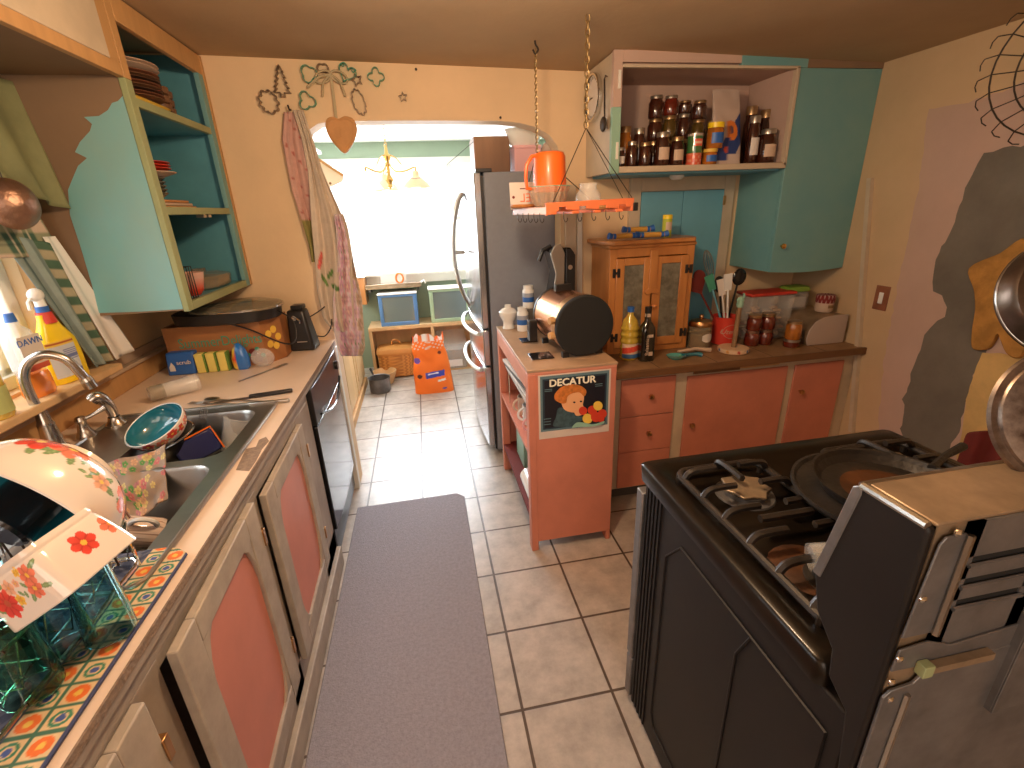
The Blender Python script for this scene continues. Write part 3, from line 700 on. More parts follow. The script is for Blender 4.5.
ppoly([(240, 320), (300, 265), (400, 270), (440, 330), (430, 400), (440, 430), (410, 470), (330, 470), (270, 450), (240, 400)], .0034, 'po_skin', 'face')
ppoly([(175, 350), (180, 300), (240, 240), (330, 215), (420, 235), (462, 280), (440, 325), (400, 290), (330, 300), (290, 330), (280, 380), (250, 390), (215, 380)], .0042, 'po_hair', 'hair')
ppoly([(350, 450), (400, 440), (450, 430), (462, 460), (430, 490), (370, 500)], .0042, 'po_skin', 'hand')
for _k, (x, y, r, m) in enumerate(((430, 455, 38, 'po_red'), (515, 450, 42, 'po_red'), (565, 410, 42, 'po_yel'), (605, 480, 40, 'po_red'), (470, 525, 45, 'po_yel'), (545, 510, 45, 'po_red'), (590, 525, 32, 'po_red'))):
    ppoly([(x + r * math.cos(a), y + r * math.sin(a)) for a in [2 * PI * k / 9 for k in range(9)]], .005 + .0003 * _k, m, 'apple')
for x, y in ((352, 378), (412, 370)): ppoly([(x - 12, y), (x, y - 7), (x + 12, y), (x, y + 8)], .0048, 'po_black', 'eye')
ppoly([(440, 560), (520, 575), (620, 545), (600, 575), (500, 595), (380, 600), (330, 605), (370, 560)], .0076, 'mint', 'platter')
a_, b_ = PX(125, 215), PX(580, 165)
mb = MB()
for _k, (_dx, _dz) in enumerate(((-.0013, 0), (.0013, 0), (0, -.0009), (0, .0009), (0, 0), (-.0008, .0008), (.0008, -.0008))): text_mesh('DECATUR', .044, .0009, mb=mb, T=Matrix.Translation((_dx, -.00012 * _k, _dz)) @  Matrix.Translation(((a_[0] + b_[0]) / 2 - .008, PD - .0036, (a_[1] + b_[1]) / 2)) @ Matrix.Rotation(PI / 2, 4, 'X') @ Matrix.Diagonal((1.02, 1, 1, 1)))
P2('lettering', mb, 'po_text')
mb = MB()
for (x, y) in ((120, 265), (120, 280), (575, 215), (575, 232), (110, 530), (110, 555), (110, 580)):
    c = PX(x, y); mb.box((c[0] - .016, PD - .0032, c[1] - .0015), (c[0] + .016, PD - .0026, c[1] + .0015))
P2('small_print', mb, 'po_blue')
# ------------------------------------------------------------------ fridge
fr = t = thing('refrigerator', 'tall stainless french-door refrigerator with a grey side beyond the arch', 'refrigerator', (.70, 3.2, 0))
FY0, FY1 = 2.755, 3.66
mb = MB(); mb.box((.372, FY0, .03), (1.08, FY1, 1.715)); P('body', mb, 'fridge_side', bevel=.006)
mb = MB(); mb.box((.36, FY0 + .02, .03), (.375, FY1 - .02, 1.70)); P('gasket', mb, 'black_plastic', flat=True)
def fdoor(nm, y0, y1, z0, z1):
    mb = MB(); n = 10
    pl = [(.318 - .022 * math.sin(PI * (y0 + (y1 - y0) * i / n - FY0) / (FY1 - FY0)), y0 + (y1 - y0) * i / n) for i in range(n + 1)] + [(.357, y1), (.357, y0)]
    mb.prism(pl, z0, z1); return P(nm, mb, 'fridge_door', bevel=.006)
d1 = fdoor('door', FY0, 3.205, .855, 1.715); d2 = fdoor('door', 3.21, FY1, .855, 1.715); d3 = fdoor('drawer', FY0, FY1, .62, .845); d4 = fdoor('drawer', FY0, FY1, .06, .61)
def vh(y, par):
    mb = MB(); mb.tube([(.292 - .085 * math.sin(PI * i / 16) ** .7, y, .93 + .70 * i / 16) for i in range(17)], .013, 8); mb.cyl((.29, y, 1.27), (.21, y, 1.27), .007, n=8)
    P('handle', mb, 'steel', par)
vh(3.15, d1); vh(3.27, d2)
for z, par in ((.80, d3), (.565, d4)):
    mb = MB(); mb.tube([(.302 - .060 * math.sin(PI * i / 16) ** .6, FY0 + .10 + .70 * i / 16, z - .0) for i in range(17)], .013, 8); P('handle', mb, 'plastic_white', par)
mb = MB(); mb.box((.33, FY0 + .005, 1.716), (.42, FY0 + .12, 1.735)); mb.box((.33, FY1 - .12, 1.716), (.42, FY1 - .005, 1.735)); P('hinge_cover', mb, 'black_plastic', bevel=.003)
mb = MB()
for y in (FY0 + .05, FY1 - .05): mb.cyl((.42, y, 0), (.42, y, .035), .02, n=10)
P('foot', mb, 'black_plastic')
# things standing on the fridge
mb = MB(); mb.box((.345, 2.88, 1.7165), (.545, 3.1, 1.905)); 
tag(obj('wooden_box', mb, 'oak_brown', bevel=.003), 'plain dark wooden box standing on top of the refrigerator', 'box')
q = thing('storage_box', 'pink cardboard box on the refrigerator beside the wooden box', 'box', (.63, 2.90, 1.716))
mb = MB(); mb.box((-.07, -.08, .0), (.08, .08, .12)); obj('box_body', mb, 'plastic_pink', q, bevel=.002); mb = MB(); mb.box((-.073, -.083, .12), (.083, .083, .135)); obj('lid', mb, 'plastic_pink', q, bevel=.002)
mb = MB(); mb.lathe([(.001, 0), (.07, 0), (.085, .02), (.10, .065), (.112, .085), (.108, .085), (.094, .06), (.07, .012), (.001, .008)], 28)
o = tag(obj('serving_bowl', mb, 'ceramic_white'), 'white bowl with small speckles stacked on the pink box', 'bowl'); o.location = (.63, 2.90, 1.852)
def roundbag(u, v, co):
    return flowers(u * .9, v * .3, (.62, .45, .36), [(.1 + .11 * i, .08 + .1 * (i % 2), .03, 5, (.35, .1, .06), (.2, .1, .05)) for i in range(8)])
mb = MB(); mb.ball((0, 0, .0), .1, 40, sc=(1.0, .8, .9)); o = tag(obj('fabric_bag', mb, 'attr_cloth', paint=roundbag), 'rounded patterned cloth bundle at the right end of the refrigerator top', 'bag'); o.location = (.82, 2.88, 1.806)

# ------------------------------------------------------------------ stove
st = t = thing('gas_stove', 'black gas stove with its backguard turned toward the viewer', 'stove', (.90, .69, 0))
SX0, SX1, SY0, SY1 = .522, 1.285, .36, 1.00
mb = MB(); mb.box((SX0 + .004, SY0, .02), (SX1, SY1, .84)); P('body', mb, 'black_side', bevel=.004)
mb = MB()
for k in range(5): mb.box((SX0, SY1 - .02 - k * .018, .03), (SX0 + .0045, SY1 - .013 - k * .018, .835))
yl, yh = SY0 + .03, SY1 - .13
pl = [(yl, .10), (yh - .02, .10), (yh, .14), (yh, .70), (yh - .06, .775), (yl, .775)]
T_ = Matrix(((0, 0, -1, SX0 + .004), (1, 0, 0, 0), (0, 1, 0, 0), (0, 0, 0, 1)))
pp = [V(SX0 + .003, a, b) for a, b in pl]; mb.tube(pp, .0035, 6, closed=True)
mb.tube([V(SX0 + .003, yl + .20, .1), V(SX0 + .003, yl + .20, .70), V(SX0 + .003, yl + .17, .775)], .003, 6)
P('side_panel_ridges', mb, 'black_side')
mb = MB(); mb.box((SX0 - .004, SY1 + .001, .20), (SX1, SY1 + .035, .80)); P('oven_door', mb, 'galvanised', bevel=.004)
mb = MB(); mb.box((SX0 - .004, SY1 + .001, .03), (SX1, SY1 + .033, .192)); P('drawer', mb, 'galvanised', bevel=.004)
mb = MB(); mb.tube([(SX0 + .05, SY1 + .035, .76), (SX0 + .05, SY1 + .07, .76), (SX1 - .05, SY1 + .07, .76), (SX1 - .05, SY1 + .035, .76)], .011, 8); P('oven_handle', mb, 'black_plastic')
# cooktop with recessed wells
TZ = .885
def rring(x0, y0, x1, y1, z, r): return [(x, y, z) for x, y in rrect(x0, y0, x1, y1, r)]
mb = MB(); L = [rring(SX0 - .004, SY0 + .05, SX1 + .004, SY1 + .025, .838, .02), rring(SX0 - .006, SY0 + .05, SX1 + .006, SY1 + .03, TZ - .006, .02), rring(SX0, SY0 + .056, SX1, SY1 + .022, TZ, .02),
    rring(SX0 + .035, SY0 + .085, SX1 - .035, SY1 - .03, TZ + .001, .05), rring(SX0 + .045, SY0 + .095, SX1 - .045, SY1 - .04, TZ - .016, .045)]
n = len(L[0]); vs = sum(L, []); fs = [(i * n + j, i * n + (j + 1) % n, (i + 1) * n + (j + 1) % n, (i + 1) * n + j) for i in range(4) for j in range(n)] + [tuple(4 * n + j for j in range(n))]
mb.add(vs, fs); P('cooktop', mb, 'black_enamel', angle=60)
mb = MB()
for k in range(5):
    x = SX0 + .10 + k * .14
    mb.lathe([(.001, 0), (.020, 0), (.021, .02), (.016, .032), (.001, .034)], 16, T=zbasis((x, SY1 + .034, .835), (0, 1, .2)))
P('control_knobs', mb, 'black_plastic')
def burner(x, y, r, foil):
    mb = MB(); mb.lathe([(r * 1.35, 0), (r * 1.3, .004), (r, .006), (r, .016), (.001, .017)], 24, T=Matrix.Translation((x, y, TZ - .015)))
    b = P('burner', mb, 'galvanised' if foil else 'cast_iron')
    mb = MB(); n_ = 14
    pl = [((r * (1.15 if i % 2 else .92)) * math.cos(2 * PI * i / n_), (r * (1.15 if i % 2 else .92)) * math.sin(2 * PI * i / n_)) for i in range(n_)] if foil else [(r * .9 * math.cos(2 * PI * i / 24), r * .9 * math.sin(2 * PI * i / 24)) for i in range(24)]
    mb.prism(pl, .0025, .009, T=Matrix.Translation((x, y, TZ))); P('burner_cap', mb, 'burnt' if not foil else 'dusty_steel', b, bevel=.002)
burner(.70, .845, .05, True); burner(.69, .56, .045, False); burner(1.12, .86, .055, True); burner(1.12, .56, .05, False)
for x_, y_ in ((.66, .60), (1.10, .88)): mb = MB(); mb.lathe([(.07, 0), (.065, .003), (.001, .003)], 20, T=Matrix.Translation((x_, y_, TZ - .0155))); P('burnt_stain', mb, 'burnt')
def grate(x0, y0, x1, y1, inner):
    z = TZ + .022; mb = MB(); R = .0085
    mb.tube([(x, y, TZ + .006) for x, y in rrect(x0, y0, x1, y1, .03)], R, 8, closed=True)
    ys = [y0 + .04 + (y1 - y0 - .08) * k / 5 for k in range(6)]
    xo, xi = (x0, x0 + (x1 - x0) * .42) if inner else (x1, x1 - (x1 - x0) * .42)
    for y in ys:
        for a, b in ((x0, x0 + (x1 - x0) * .36), (x1, x1 - (x1 - x0) * .36)):
            s_ = 1 if b > a else -1
            mb.tube(smoothcurve([(a, y, TZ + .006), (a + s_ * .012, y, TZ + .024), (a + s_ * .035, y, TZ + .03), (b, y, TZ + .03)], 4), R * .95, 6)
    for y, s_ in ((y0, 1), (y1, -1)):
        xm = (x0 + x1) / 2; mb.tube(smoothcurve([(xm, y, TZ + .006), (xm, y + s_ * .015, TZ + .026), (xm, y + s_ * .10, TZ + .03)], 4), R * .95, 6)
    mb.tube([((x0 + x1) / 2 - .06, (y0 + y1) / 2, TZ + .03), ((x0 + x1) / 2 + .06, (y0 + y1) / 2, TZ + .03)], R, 6)
    for x, y in ((x0, y0 + .02), (x1, y0 + .02), (x0, y1 - .02), (x1, y1 - .02)): mb.cyl((x, y, TZ - .016), (x, y, TZ + .01), .008, n=8)
    P('grate', mb, 'grate_iron')
grate(.575, .46, .80, .945, True); grate(.985, .46, 1.235, .945, False)
# backguard
BY0, BY1, BZ0, BZ1 = .335, .435, .88, 1.188
def YZ(x0): return Matrix(((0, 0, 1, x0), (1, 0, 0, 0), (0, 1, 0, 0), (0, 0, 0, 1)))
prof = [(BY0, .62), (BY0, BZ1 - .006), (BY0 + .006, BZ1), (BY1 - .016, BZ1), (BY1 - .006, BZ1 - .008), (BY1 + .022, 1.02), (BY1 + .005, .965), (BY1 - .03, .93), (BY1 - .035, .885), (BY0 + .03, .86)]
mb = MB(); mb.prism(prof, 0, .012, T=YZ(.513)); P('end_cap', mb, 'black_side', bevel=.004)
mb = MB(); mb.prism(prof, 0, .012, T=YZ(1.283)); P('end_cap', mb, 'black_side', bevel=.004)
mb = MB()
mb.prism([(BY1 - .016, BZ1 + .001), (BY1 - .004, BZ1 - .007), (BY1 + .024, 1.02), (BY1 + .010, 1.02), (BY1 - .018, BZ1 - .012)], 0, .020, T=YZ(.5115)); P('end_trim', mb, 'galvanised', bevel=.002)
mb = MB(); mb.box((.525, BY0 + .002, BZ1 - .004), (1.283, BY1 - .012, BZ1 + .001)); P('top_panel', mb, 'dusty_steel', bevel=.002)
mb = MB(); mb.prism([(BY1 - .014, BZ1), (BY1 - .006, BZ1 - .008), (BY1 + .02, 1.02), (BY1 - .035, .89), (BY1 - .05, .89), (BY1 - .03, BZ1 - .01)], 0, .758, T=YZ(.525)); P('front_panel', mb, 'black_enamel', bevel=.002)
mb = MB(); mb.tube([(.515, BY1 - .014, BZ1 - .001), (.515, BY0 + .004, BZ1 - .001)], .005, 8); mb.tube([(.515, BY1 - .012, BZ1 - .001), (1.285, BY1 - .012, BZ1 - .001)], .004, 8); P('top_edge', mb, 'steel')
# back: vented upper plate with slots, flanges and lower plate
mb = MB()
bx0, bx1 = .565, .80; zz = [1.005, 1.055, 1.062, 1.09, 1.097, 1.125, 1.132, 1.185]
YB_ = BY0 - .002
for a, b in ((1.0, 1.060), (1.072, 1.092), (1.104, 1.124), (1.136, 1.186)): mb.box((bx0, YB_, a), (.70, YB_ + .003, b))
for x, w_ in ((bx0, .022), (.682, .018)): mb.box((x, YB_, 1.0), (x + w_, YB_ + .003, 1.186))
P('vent_panel', mb, 'galvanised', flat=True)
mb = MB(); mb.box((.526, YB_ + .0035, .60), (.70, YB_ + .005, 1.187)); P('corner_plate', mb, 'dusty_steel', flat=True)
mb = MB(); mb.box((.580, YB_ + .0022, 1.055), (.69, YB_ + .0034, 1.142)); P('vent_shade_sheet', mb, 'black_matte', flat=True)  # thin black sheet painting the shade inside the vent slots
mb = MB()
for z in (1.060, 1.092, 1.124):
    mb.tube([(bx0 + .018, YB_ - .001, z), (.685, YB_ - .001, z)], .003, 6)
P('vent_louvres', mb, 'galvanised')
mb = MB(); mb.box((.70, YB_ - .012, .86), (1.28, YB_, 1.187)); mb.box((.70, YB_ - .014, .86), (.712, YB_ - .012, 1.187)); P('upper_back_plate', mb, 'galvanised', bevel=.002)
mb = MB(); mb.prism([(.519, 1.03), (.528, 1.165), (.534, 1.175), (.562, 1.175), (.562, 1.03)], 0, .003, T=XZ(YB_)); 
P('flange', mb, 'galvanised', bevel=.001)
mb = MB(); mb.prism([(.519, .975), (.522, 1.01), (.562, 1.015), (.60, 1.0), (.70, 1.01), (.70, .97)], 0, .003, T=XZ(YB_)); P('bracket', mb, 'galvanised', bevel=.001)
mb = MB(); mb.prism([(.519, .03), (.519, .93), (.528, .94), (.56, .945), (.575, .965), (.70, .975), (1.28, .975), (1.28, .03)], 0, .004, T=XZ(YB_)); P('lower_back_plate', mb, 'galvanised', bevel=.001)
mb = MB(); mb.tube([(.553, YB_ - .006, .03), (.553, YB_ - .006, .93)], .004, 6); mb.tube([(.562, YB_ - .006, 1.03), (.562, YB_ - .006, 1.175)], .004, 6); P('folded_edge', mb, 'steel')
for x, z in ((.528, 1.09), (.545, 1.180), (.524, .997), (.524, .958), (.531, .925)): mb = MB(); mb.lathe([(.005, 0), (.005, .002), (.001, .004)], 10, T=zbasis((x, YB_ - .003, z), (0, -1, 0))); P('screw', mb, 'chrome')
mb = MB(); mb.box((.56, YB_ - .014, .972), (.66, YB_ - .004, .982)); P('wire_tube', mb, 'dusty_steel'); mb = MB(); mb.box((.553, YB_ - .015, .968), (.568, YB_ - .003, .986)); P('plug', mb, 'green_edge', bevel=.001)
# skillets on the stove
pan = t = thing('griddle_pan', 'round cast iron griddle sitting across the middle of the stove', 'pan', (.915, .70, TZ + .039))
mb = MB(); mb.lathe([(.001, 0), (.165, 0), (.172, .006), (.172, .014), (.166, .014), (.160, .007), (.001, .006)], 48); obj('pan_body', mb, 'cast_iron', pan)
mb = MB(); mb.tube(smoothcurve([(.16, 0, .008), (.21, 0, .012), (.26, .0, .010)], 4), [.009] * 9, 8); obj('handle', mb, 'cast_iron', pan)
pan2 = thing('frying_pan', 'greasy cast iron frying pan resting on the round griddle', 'pan', (.925, .695, TZ + .047))
mb = MB(); mb.lathe([(.001, 0), (.125, 0), (.142, .030), (.147, .031), (.140, .024), (.124, .006), (.001, .005)], 48); obj('pan_body', mb, 'cast_iron', pan2)
mb = MB(); mb.lathe([(.001, .0055), (.123, .0058)], 32); obj('grease', mb, 'burnt', pan2)
mb = MB(); mb.tube([(.135, .03, .026), (.21, .06, .032), (.28, .08, .034)], [.009, .008, .01], 8); obj('handle', mb, 'cast_iron', pan2)
gl = tag(obj('glass_tumbler', MB().lathe([(.001, 0), (.026, 0), (.03, .07), (.028, .07), (.024, .005), (.001, .004)], 20), 'glass_thin'), 'small clear glass tipped on its side on the stove top', 'glass')
p_ = AZ(810, 558, TZ + .03); gl.location = p_; gl.rotation_euler = (1.45, 0, 1.2)

# ------------------------------------------------------------------ pans hung at the right
def hung_pan(name, label, cat, px, py, D, r, nrm, m, depth, rim, lid):
    c = AD(px, py, D); z = (-CF * nrm[0] + CR * nrm[1] + CU * nrm[2]).normalized()
    B_ = zbasis(c, z, CU); hl_ = (cz(c.x) - c.z) / B_.col[0].z - r; t = thing(name, label, cat, c, B_)
    mb = MB()
    if lid: mb.lathe([(r, -.004), (r + .006, 0), (r + .004, .005), (r - .004, .004), (r * .93, .008), (r * .6, .012), (.001, .014)], 56)
    else: mb.lathe([(r, -depth), (r + .004, -depth), (r - .006, -.012), (r * .9, -.002), (r * .80, 0), (.001, .001)], 56)
    obj('pan_body' if not lid else 'lid_disc', mb, m, t)
    mb = MB(); mb.tube([(r * math.cos(a), r * math.sin(a), rim) for a in [2 * PI * i / 40 for i in range(40)]], .004, 8, closed=True); obj('rim', mb, 'steel', t)
    mb = MB(); mb.tube([(r - .01, 0, rim * .6), (r + .10, 0, rim * .6 + .01), (r + .26, 0, rim * .6)], [.009, .008, .011], 8); obj('handle', mb, 'black_plastic', t)
    mb = MB(); mb.tube([(r + .255, 0, rim * .6), (r + .30, 0, rim * .6 + .0), (r + hl_, 0, rim * .6)], .0025, 6); obj('hook', mb, 'wire_dark', t)
hung_pan('frying_pan', 'shiny steel frying pan hanging at the right edge by the mitt', 'pan', 1094, 292, .98, .135, (1, -.35, .1), 'pan_dark', .05, -.045, False)
mat('scorched', (.28, .22, .18), .35, .85, c2=(.06, .035, .025), var=.1, vscale=22)
hung_pan('pan_lid', 'scorched steel disc hanging in front of the stove backguard', 'lid', 1074, 420, .60, .089, (1, -.2, .05), 'scorched', .03, 0, True)
# oven mitt on the right wall
def wallT(px, py, X): p = AX(px, py, X); return p
mt_ = [(972, 268), (1003, 253), (1030, 240), (1034, 300), (1030, 335), (1026, 352), (1019, 358), (1009, 352), (1003, 338), (1000, 334), (993, 346), (984, 350), (975, 347), (975, 330), (978, 310), (977, 290)]
Q = [AX(x, y, 2.24) for x, y in mt_]; C_ = sum(Q, V(0, 0, 0)) / len(Q)
mb = MB(); mb.prism([(p.x, p.y) for p in smoothcurve([(q.y - C_.y, q.z - C_.z, 0) for q in Q], 4, True)], -.016, .006, T=Matrix(((0, 0, 1, 0), (1, 0, 0, 0), (0, 1, 0, 0), (0, 0, 0, 1))))
o = tag(obj('oven_mitt', mb, 'mitt', bevel=.007), 'quilted mustard oven mitt hanging on the patchy right wall', 'mitt'); o.location = (2.238, C_.y, C_.z)
# maroon rag
q = AX(985, 452, 2.2); mb = MB(); mb.sheet(lambda u, v: (.03 * math.sin(9 * u), (u - .5) * .3, (v - 1) * .35 + .06 * math.sin(PI * u)), 20, 12)
o = tag(obj('hanging_cloth', mb, 'maroon', solid=.006, sub=1), 'dark maroon cloth hanging low on the right wall', 'cloth'); o.location = (2.21, q.y - .05, q.z + .04)
# light switch plate and leaning strip
q = AX(882, 298, 2.25); sw = thing('light_switch', 'single light switch with a patterned brown plate on the right wall', 'switch', (2.249, q.y, q.z))
mb = MB(); mb.box((-.006, -.037, -.06), (0, .037, .06)); obj('plate', mb, 'pinegrain_red', sw, bevel=.002)
mb = MB(); mb.box((-.009, -.012, -.028), (-.006, .012, .028)); obj('rocker', mb, 'plastic_white', sw, bevel=.002)
a, b = AX(870, 178, 2.235), AX(851, 432, 2.235)
mb = MB(); mb.hexa([(2.228, b.y - .012, b.z), (2.249, b.y - .012, b.z), (2.249, b.y + .012, b.z), (2.228, b.y + .012, b.z), (2.228, a.y - .012, a.z), (2.249, a.y - .012, a.z), (2.249, a.y + .012, a.z), (2.228, a.y + .012, a.z)])
struct('trim_4', mb, 'cream_trim')
# wire egg basket at the top right
c = AX(1082, 56, 2.05); wb = thing('wire_basket', 'rusty dark wire basket hung flat high on the right wall', 'basket', c, zbasis(c, (-1, -.2, 0), (0, 0, 1)))
mb = MB(); R0 = .22
for r_, z_ in ((R0, 0), (R0 * .78, -.04), (R0 * .55, -.07), (R0 * .2, -.085)): mb.tube([(r_ * math.cos(a), r_ * math.sin(a), z_) for a in [2 * PI * i / 36 for i in range(36)]], .0028, 6, closed=True)
obj('rings', mb, 'wire_dark', wb); mb = MB()
for k in range(24):
    a = 2 * PI * k / 24; mb.tube([((R0 * 1.12) * math.cos(a + .06), (R0 * 1.12) * math.sin(a + .06), .02), (R0 * math.cos(a), R0 * math.sin(a), 0), (R0 * .78 * math.cos(a), R0 * .78 * math.sin(a), -.04), (R0 * .55 * math.cos(a), R0 * .55 * math.sin(a), -.07), (R0 * .2 * math.cos(a), R0 * .2 * math.sin(a), -.085)], .002, 5)
    a2 = 2 * PI * (k + .5) / 24; mb.tube([((R0 * 1.12) * math.cos(a + .06), (R0 * 1.12) * math.sin(a + .06), .02), (R0 * 1.14 * math.cos(a2), R0 * 1.14 * math.sin(a2), .02), ((R0 * 1.12) * math.cos(a2 + .07), (R0 * 1.12) * math.sin(a2 + .07), .02)], .002, 5)
obj('wires', mb, 'wire_dark', wb)

# ------------------------------------------------------------------ dining room furniture
SHY, SHT, SHX0, SHX1 = 4.60, .50, -.57, .75
sh = t = thing('cubby_shelf', 'low pine cubby shelf standing under the dining room window', 'shelf', (.1, 4.76, 0))
mb = MB(); mb.box((SHX0, SHY, SHT - .035), (SHX1, DY - .03, SHT)); P('top', mb, 'pine_light', bevel=.003)
for x in (SHX0, .02, .40, SHX1 - .03):
    mb = MB(); mb.box((x, SHY + .002, 0), (x + .03, DY - .03, SHT - .036)); P('side_panel', mb, 'pine_light', bevel=.002)
mb = MB(); mb.box((SHX0 + .03, DY - .045, 0), (SHX1 - .03, DY - .032, SHT - .036)); P('back_panel', mb, 'pine_light', flat=True)
mb = MB(); mb.box((SHX0 + .031, SHY + .01, .0), (SHX1 - .031, DY - .046, .012)); P('bottom', mb, 'pine_light', flat=True)
def framed_box(x0, x1, y0, z0, h, m, label, topm):
    d = .22; t = thing('bread_box', label, 'box', ((x0 + x1) / 2, y0 + d / 2, z0)); w = (x1 - x0) / 2
    mb = MB(); mb.box((-w, -d / 2 + .02, 0), (w, d / 2, .012)); mb.box((-w, -d / 2 + .02, .012), (-w + .012, d / 2, h - .012)); mb.box((w - .012, -d / 2 + .02, .012), (w, d / 2, h - .012)); mb.box((-w, d / 2 - .01, 0.012), (w, d / 2, h - .012)); obj('box_body', mb, m, t, bevel=.002)
    mb = MB(); f = .035
    for a, b in (((-w, 0), (w, f)), ((-w, h - f), (w, h - .012)), ((-w, f), (-w + f, h - f)), ((w - f, f), (w, h - f))): mb.box((a[0], -d / 2, a[1]), (b[0], -d / 2 + .018, b[1]))
    o = obj('door_frame', mb, m, t, bevel=.005)
    mb = MB(); mb.box((-w + f, -d / 2 + .008, f), (w - f, -d / 2 + .011, h - f)); obj('door_glass', mb, 'box_glass', o, flat=True)
    mb = MB(); mb.box((-w - .006, -d / 2 - .006, h - .011), (w + .006, d / 2, h)); obj('top', mb, topm, t, bevel=.003)
framed_box(-.445, -.085, 4.62, SHT + .001, .31, 'blue_paint', 'blue painted bread box with glass door on the pine shelf', 'white_trim')
framed_box(.035, .42, 4.62, SHT + .001, .33, 'green_paint', 'pale green bread box with glass door on the pine shelf', 'white_trim')
# tray shelf on brackets with its things
ta, tb = AY(366, 290, 4.72), AY(421, 284, 4.72)
t = tr = thing('wall_shelf', 'narrow grey metal shelf under the dining window', 'shelf', ((ta.x + tb.x) / 2, 4.84, ta.z))
hw = (tb.x - ta.x) / 2
mb = MB(); mb.box((-hw, -.14, 0), (hw, .088, .02)); mb.box((-hw, -.14, .02), (hw, -.13, .045)); obj('shelf_board', mb, 'dusty_steel', tr, bevel=.003)
mb = MB(); mb.box((-hw + .02, -.11, -.03), (-hw + .04, .088, 0)); mb.box((hw - .04, -.11, -.03), (hw - .02, .088, 0)); obj('bracket', mb, 'grey_dark', tr)
mb = MB(); mb.tube([(hw - .01, -.12, .03), (hw + .03, -.13, .06), (hw + .04, -.11, .03)], .008, 8); obj('end_hook', mb, 'white_trim', tr)
mb = MB(); mb.box((-.12, -.002, 0), (.12, .002, .115))
cd = tag(obj('picture_card', mb, 'label_white', flat=True), 'pale card with an orange ring standing on the grey shelf', 'card'); cd.location = (tr.location.x + .0, 4.80, ta.z + .0215); cd.rotation_euler = (-.12, 0, 0)
mb = MB(); mb.tube([(.06 + .035 * math.cos(a), -.0035, .06 + .045 * math.sin(a)) for a in [2 * PI * i / 24 for i in range(24)]], .008, 6, closed=True); obj('printed_ring', mb, 'bag_orange', cd)
q = AY(358, 295, 4.5)
mb = MB(); mb.box((-.05, -.10, -.135), (.05, .10, .12)); lb = tag(obj('mail_box', mb, 'pine', bevel=.003), 'tall narrow pine wall box left of the grey shelf', 'box'); lb.location = (q.x - .01, 4.845, q.z)
mb = MB(); mb.box((-.058, -.108, .12), (.058, .10, .13)); obj('lid', mb, 'white_trim', lb, bevel=.003)
# pine cabinet on the left of the dining room
t = hc = thing('pine_cabinet', 'low pine cabinet with panelled doors along the dining room left wall', 'cabinet', (-.95, 3.55, 0))
HX = -.655
mb = MB(); mb.box((-1.24, 2.82, .07), (HX - .002, 4.45, .78)); P('carcass', mb, 'pine_light', flat=True)
for k in range(3):
    y0 = 2.84 + k * .54
    mb = MB(); mb.box((HX - .001, y0, .10), (HX + .018, y0 + .51, .76)); o = P('door', mb, 'pine_light', bevel=.003)
    mb = MB(); mb.box((HX + .018, y0 + .07, .18), (HX + .024, y0 + .44, .68)); P('door_panel', mb, 'pine_light', o, bevel=.006)
    mb = MB(); mb.lathe([(.001, 0), (.006, 0), (.006, .01), (.015, .018), (.001, .028)], 12, T=zbasis((HX + .018, y0 + .475, .42), (1, 0, 0))); P('knob', mb, 'brass', o)
mb = MB(); mb.box((-1.25, 2.80, .781), (HX + .02, 4.47, .81)); P('top', mb, 'white_trim', bevel=.004)
mb = MB(); mb.box((-1.2, 2.82, .0), (HX + .03, 4.45, .069)); P('toe_board', mb, 'bare_wood', bevel=.004)
# white fretwork shelf at the upper left of the arch
wsY = 3.15
a, b = AY(309, 150, wsY), AY(336, 176, wsY)
t = ws = thing('corner_shelf', 'white wall shelf with a pierced fretwork valance behind the arch corner', 'shelf', (a.x, wsY, a.z))
mb = MB(); mb.box((-1.299 - a.x, -.02, -.0), (.03, .22, .02)); mb.box((-1.299 - a.x, -.02, .02), (-1.28 - a.x, .22, .2)); obj('shelf_board', mb, 'white_trim', ws, bevel=.003)
mb = MB(); mb.prism([(-.12, -.01), (.0, -.02), (.17, -.14), (.16, -.17), (.03, -.22), (-.04, -.20), (-.10, -.12)], 0, .02, T=XZ(0)); o = obj('valance', mb, 'white_trim', ws, bevel=.003)
mb = MB()
for k in range(5): mb.cyl((-.01 + k * .025, -.022, -.155 - k * .006), (-.01 + k * .025, -.0195, -.155 - k * .006), .007, n=10)
obj('pierced_holes', mb, 'oak_brown', o); mb = MB(); mb.tube([(0, -.022, -.018), (.17, -.022, -.14)], .007, 6); obj('valance_edge', mb, 'bare_wood', o)
mb = MB(); mb.ball((0, 0, .028), .03, 14, sc=(1.3, 1, .9)); o = tag(obj('small_bowl', mb, 'grey_dark'), 'small dark round pot on the white fretwork shelf', 'pot'); o.location = (a.x - .03, wsY + .06, a.z + .021)
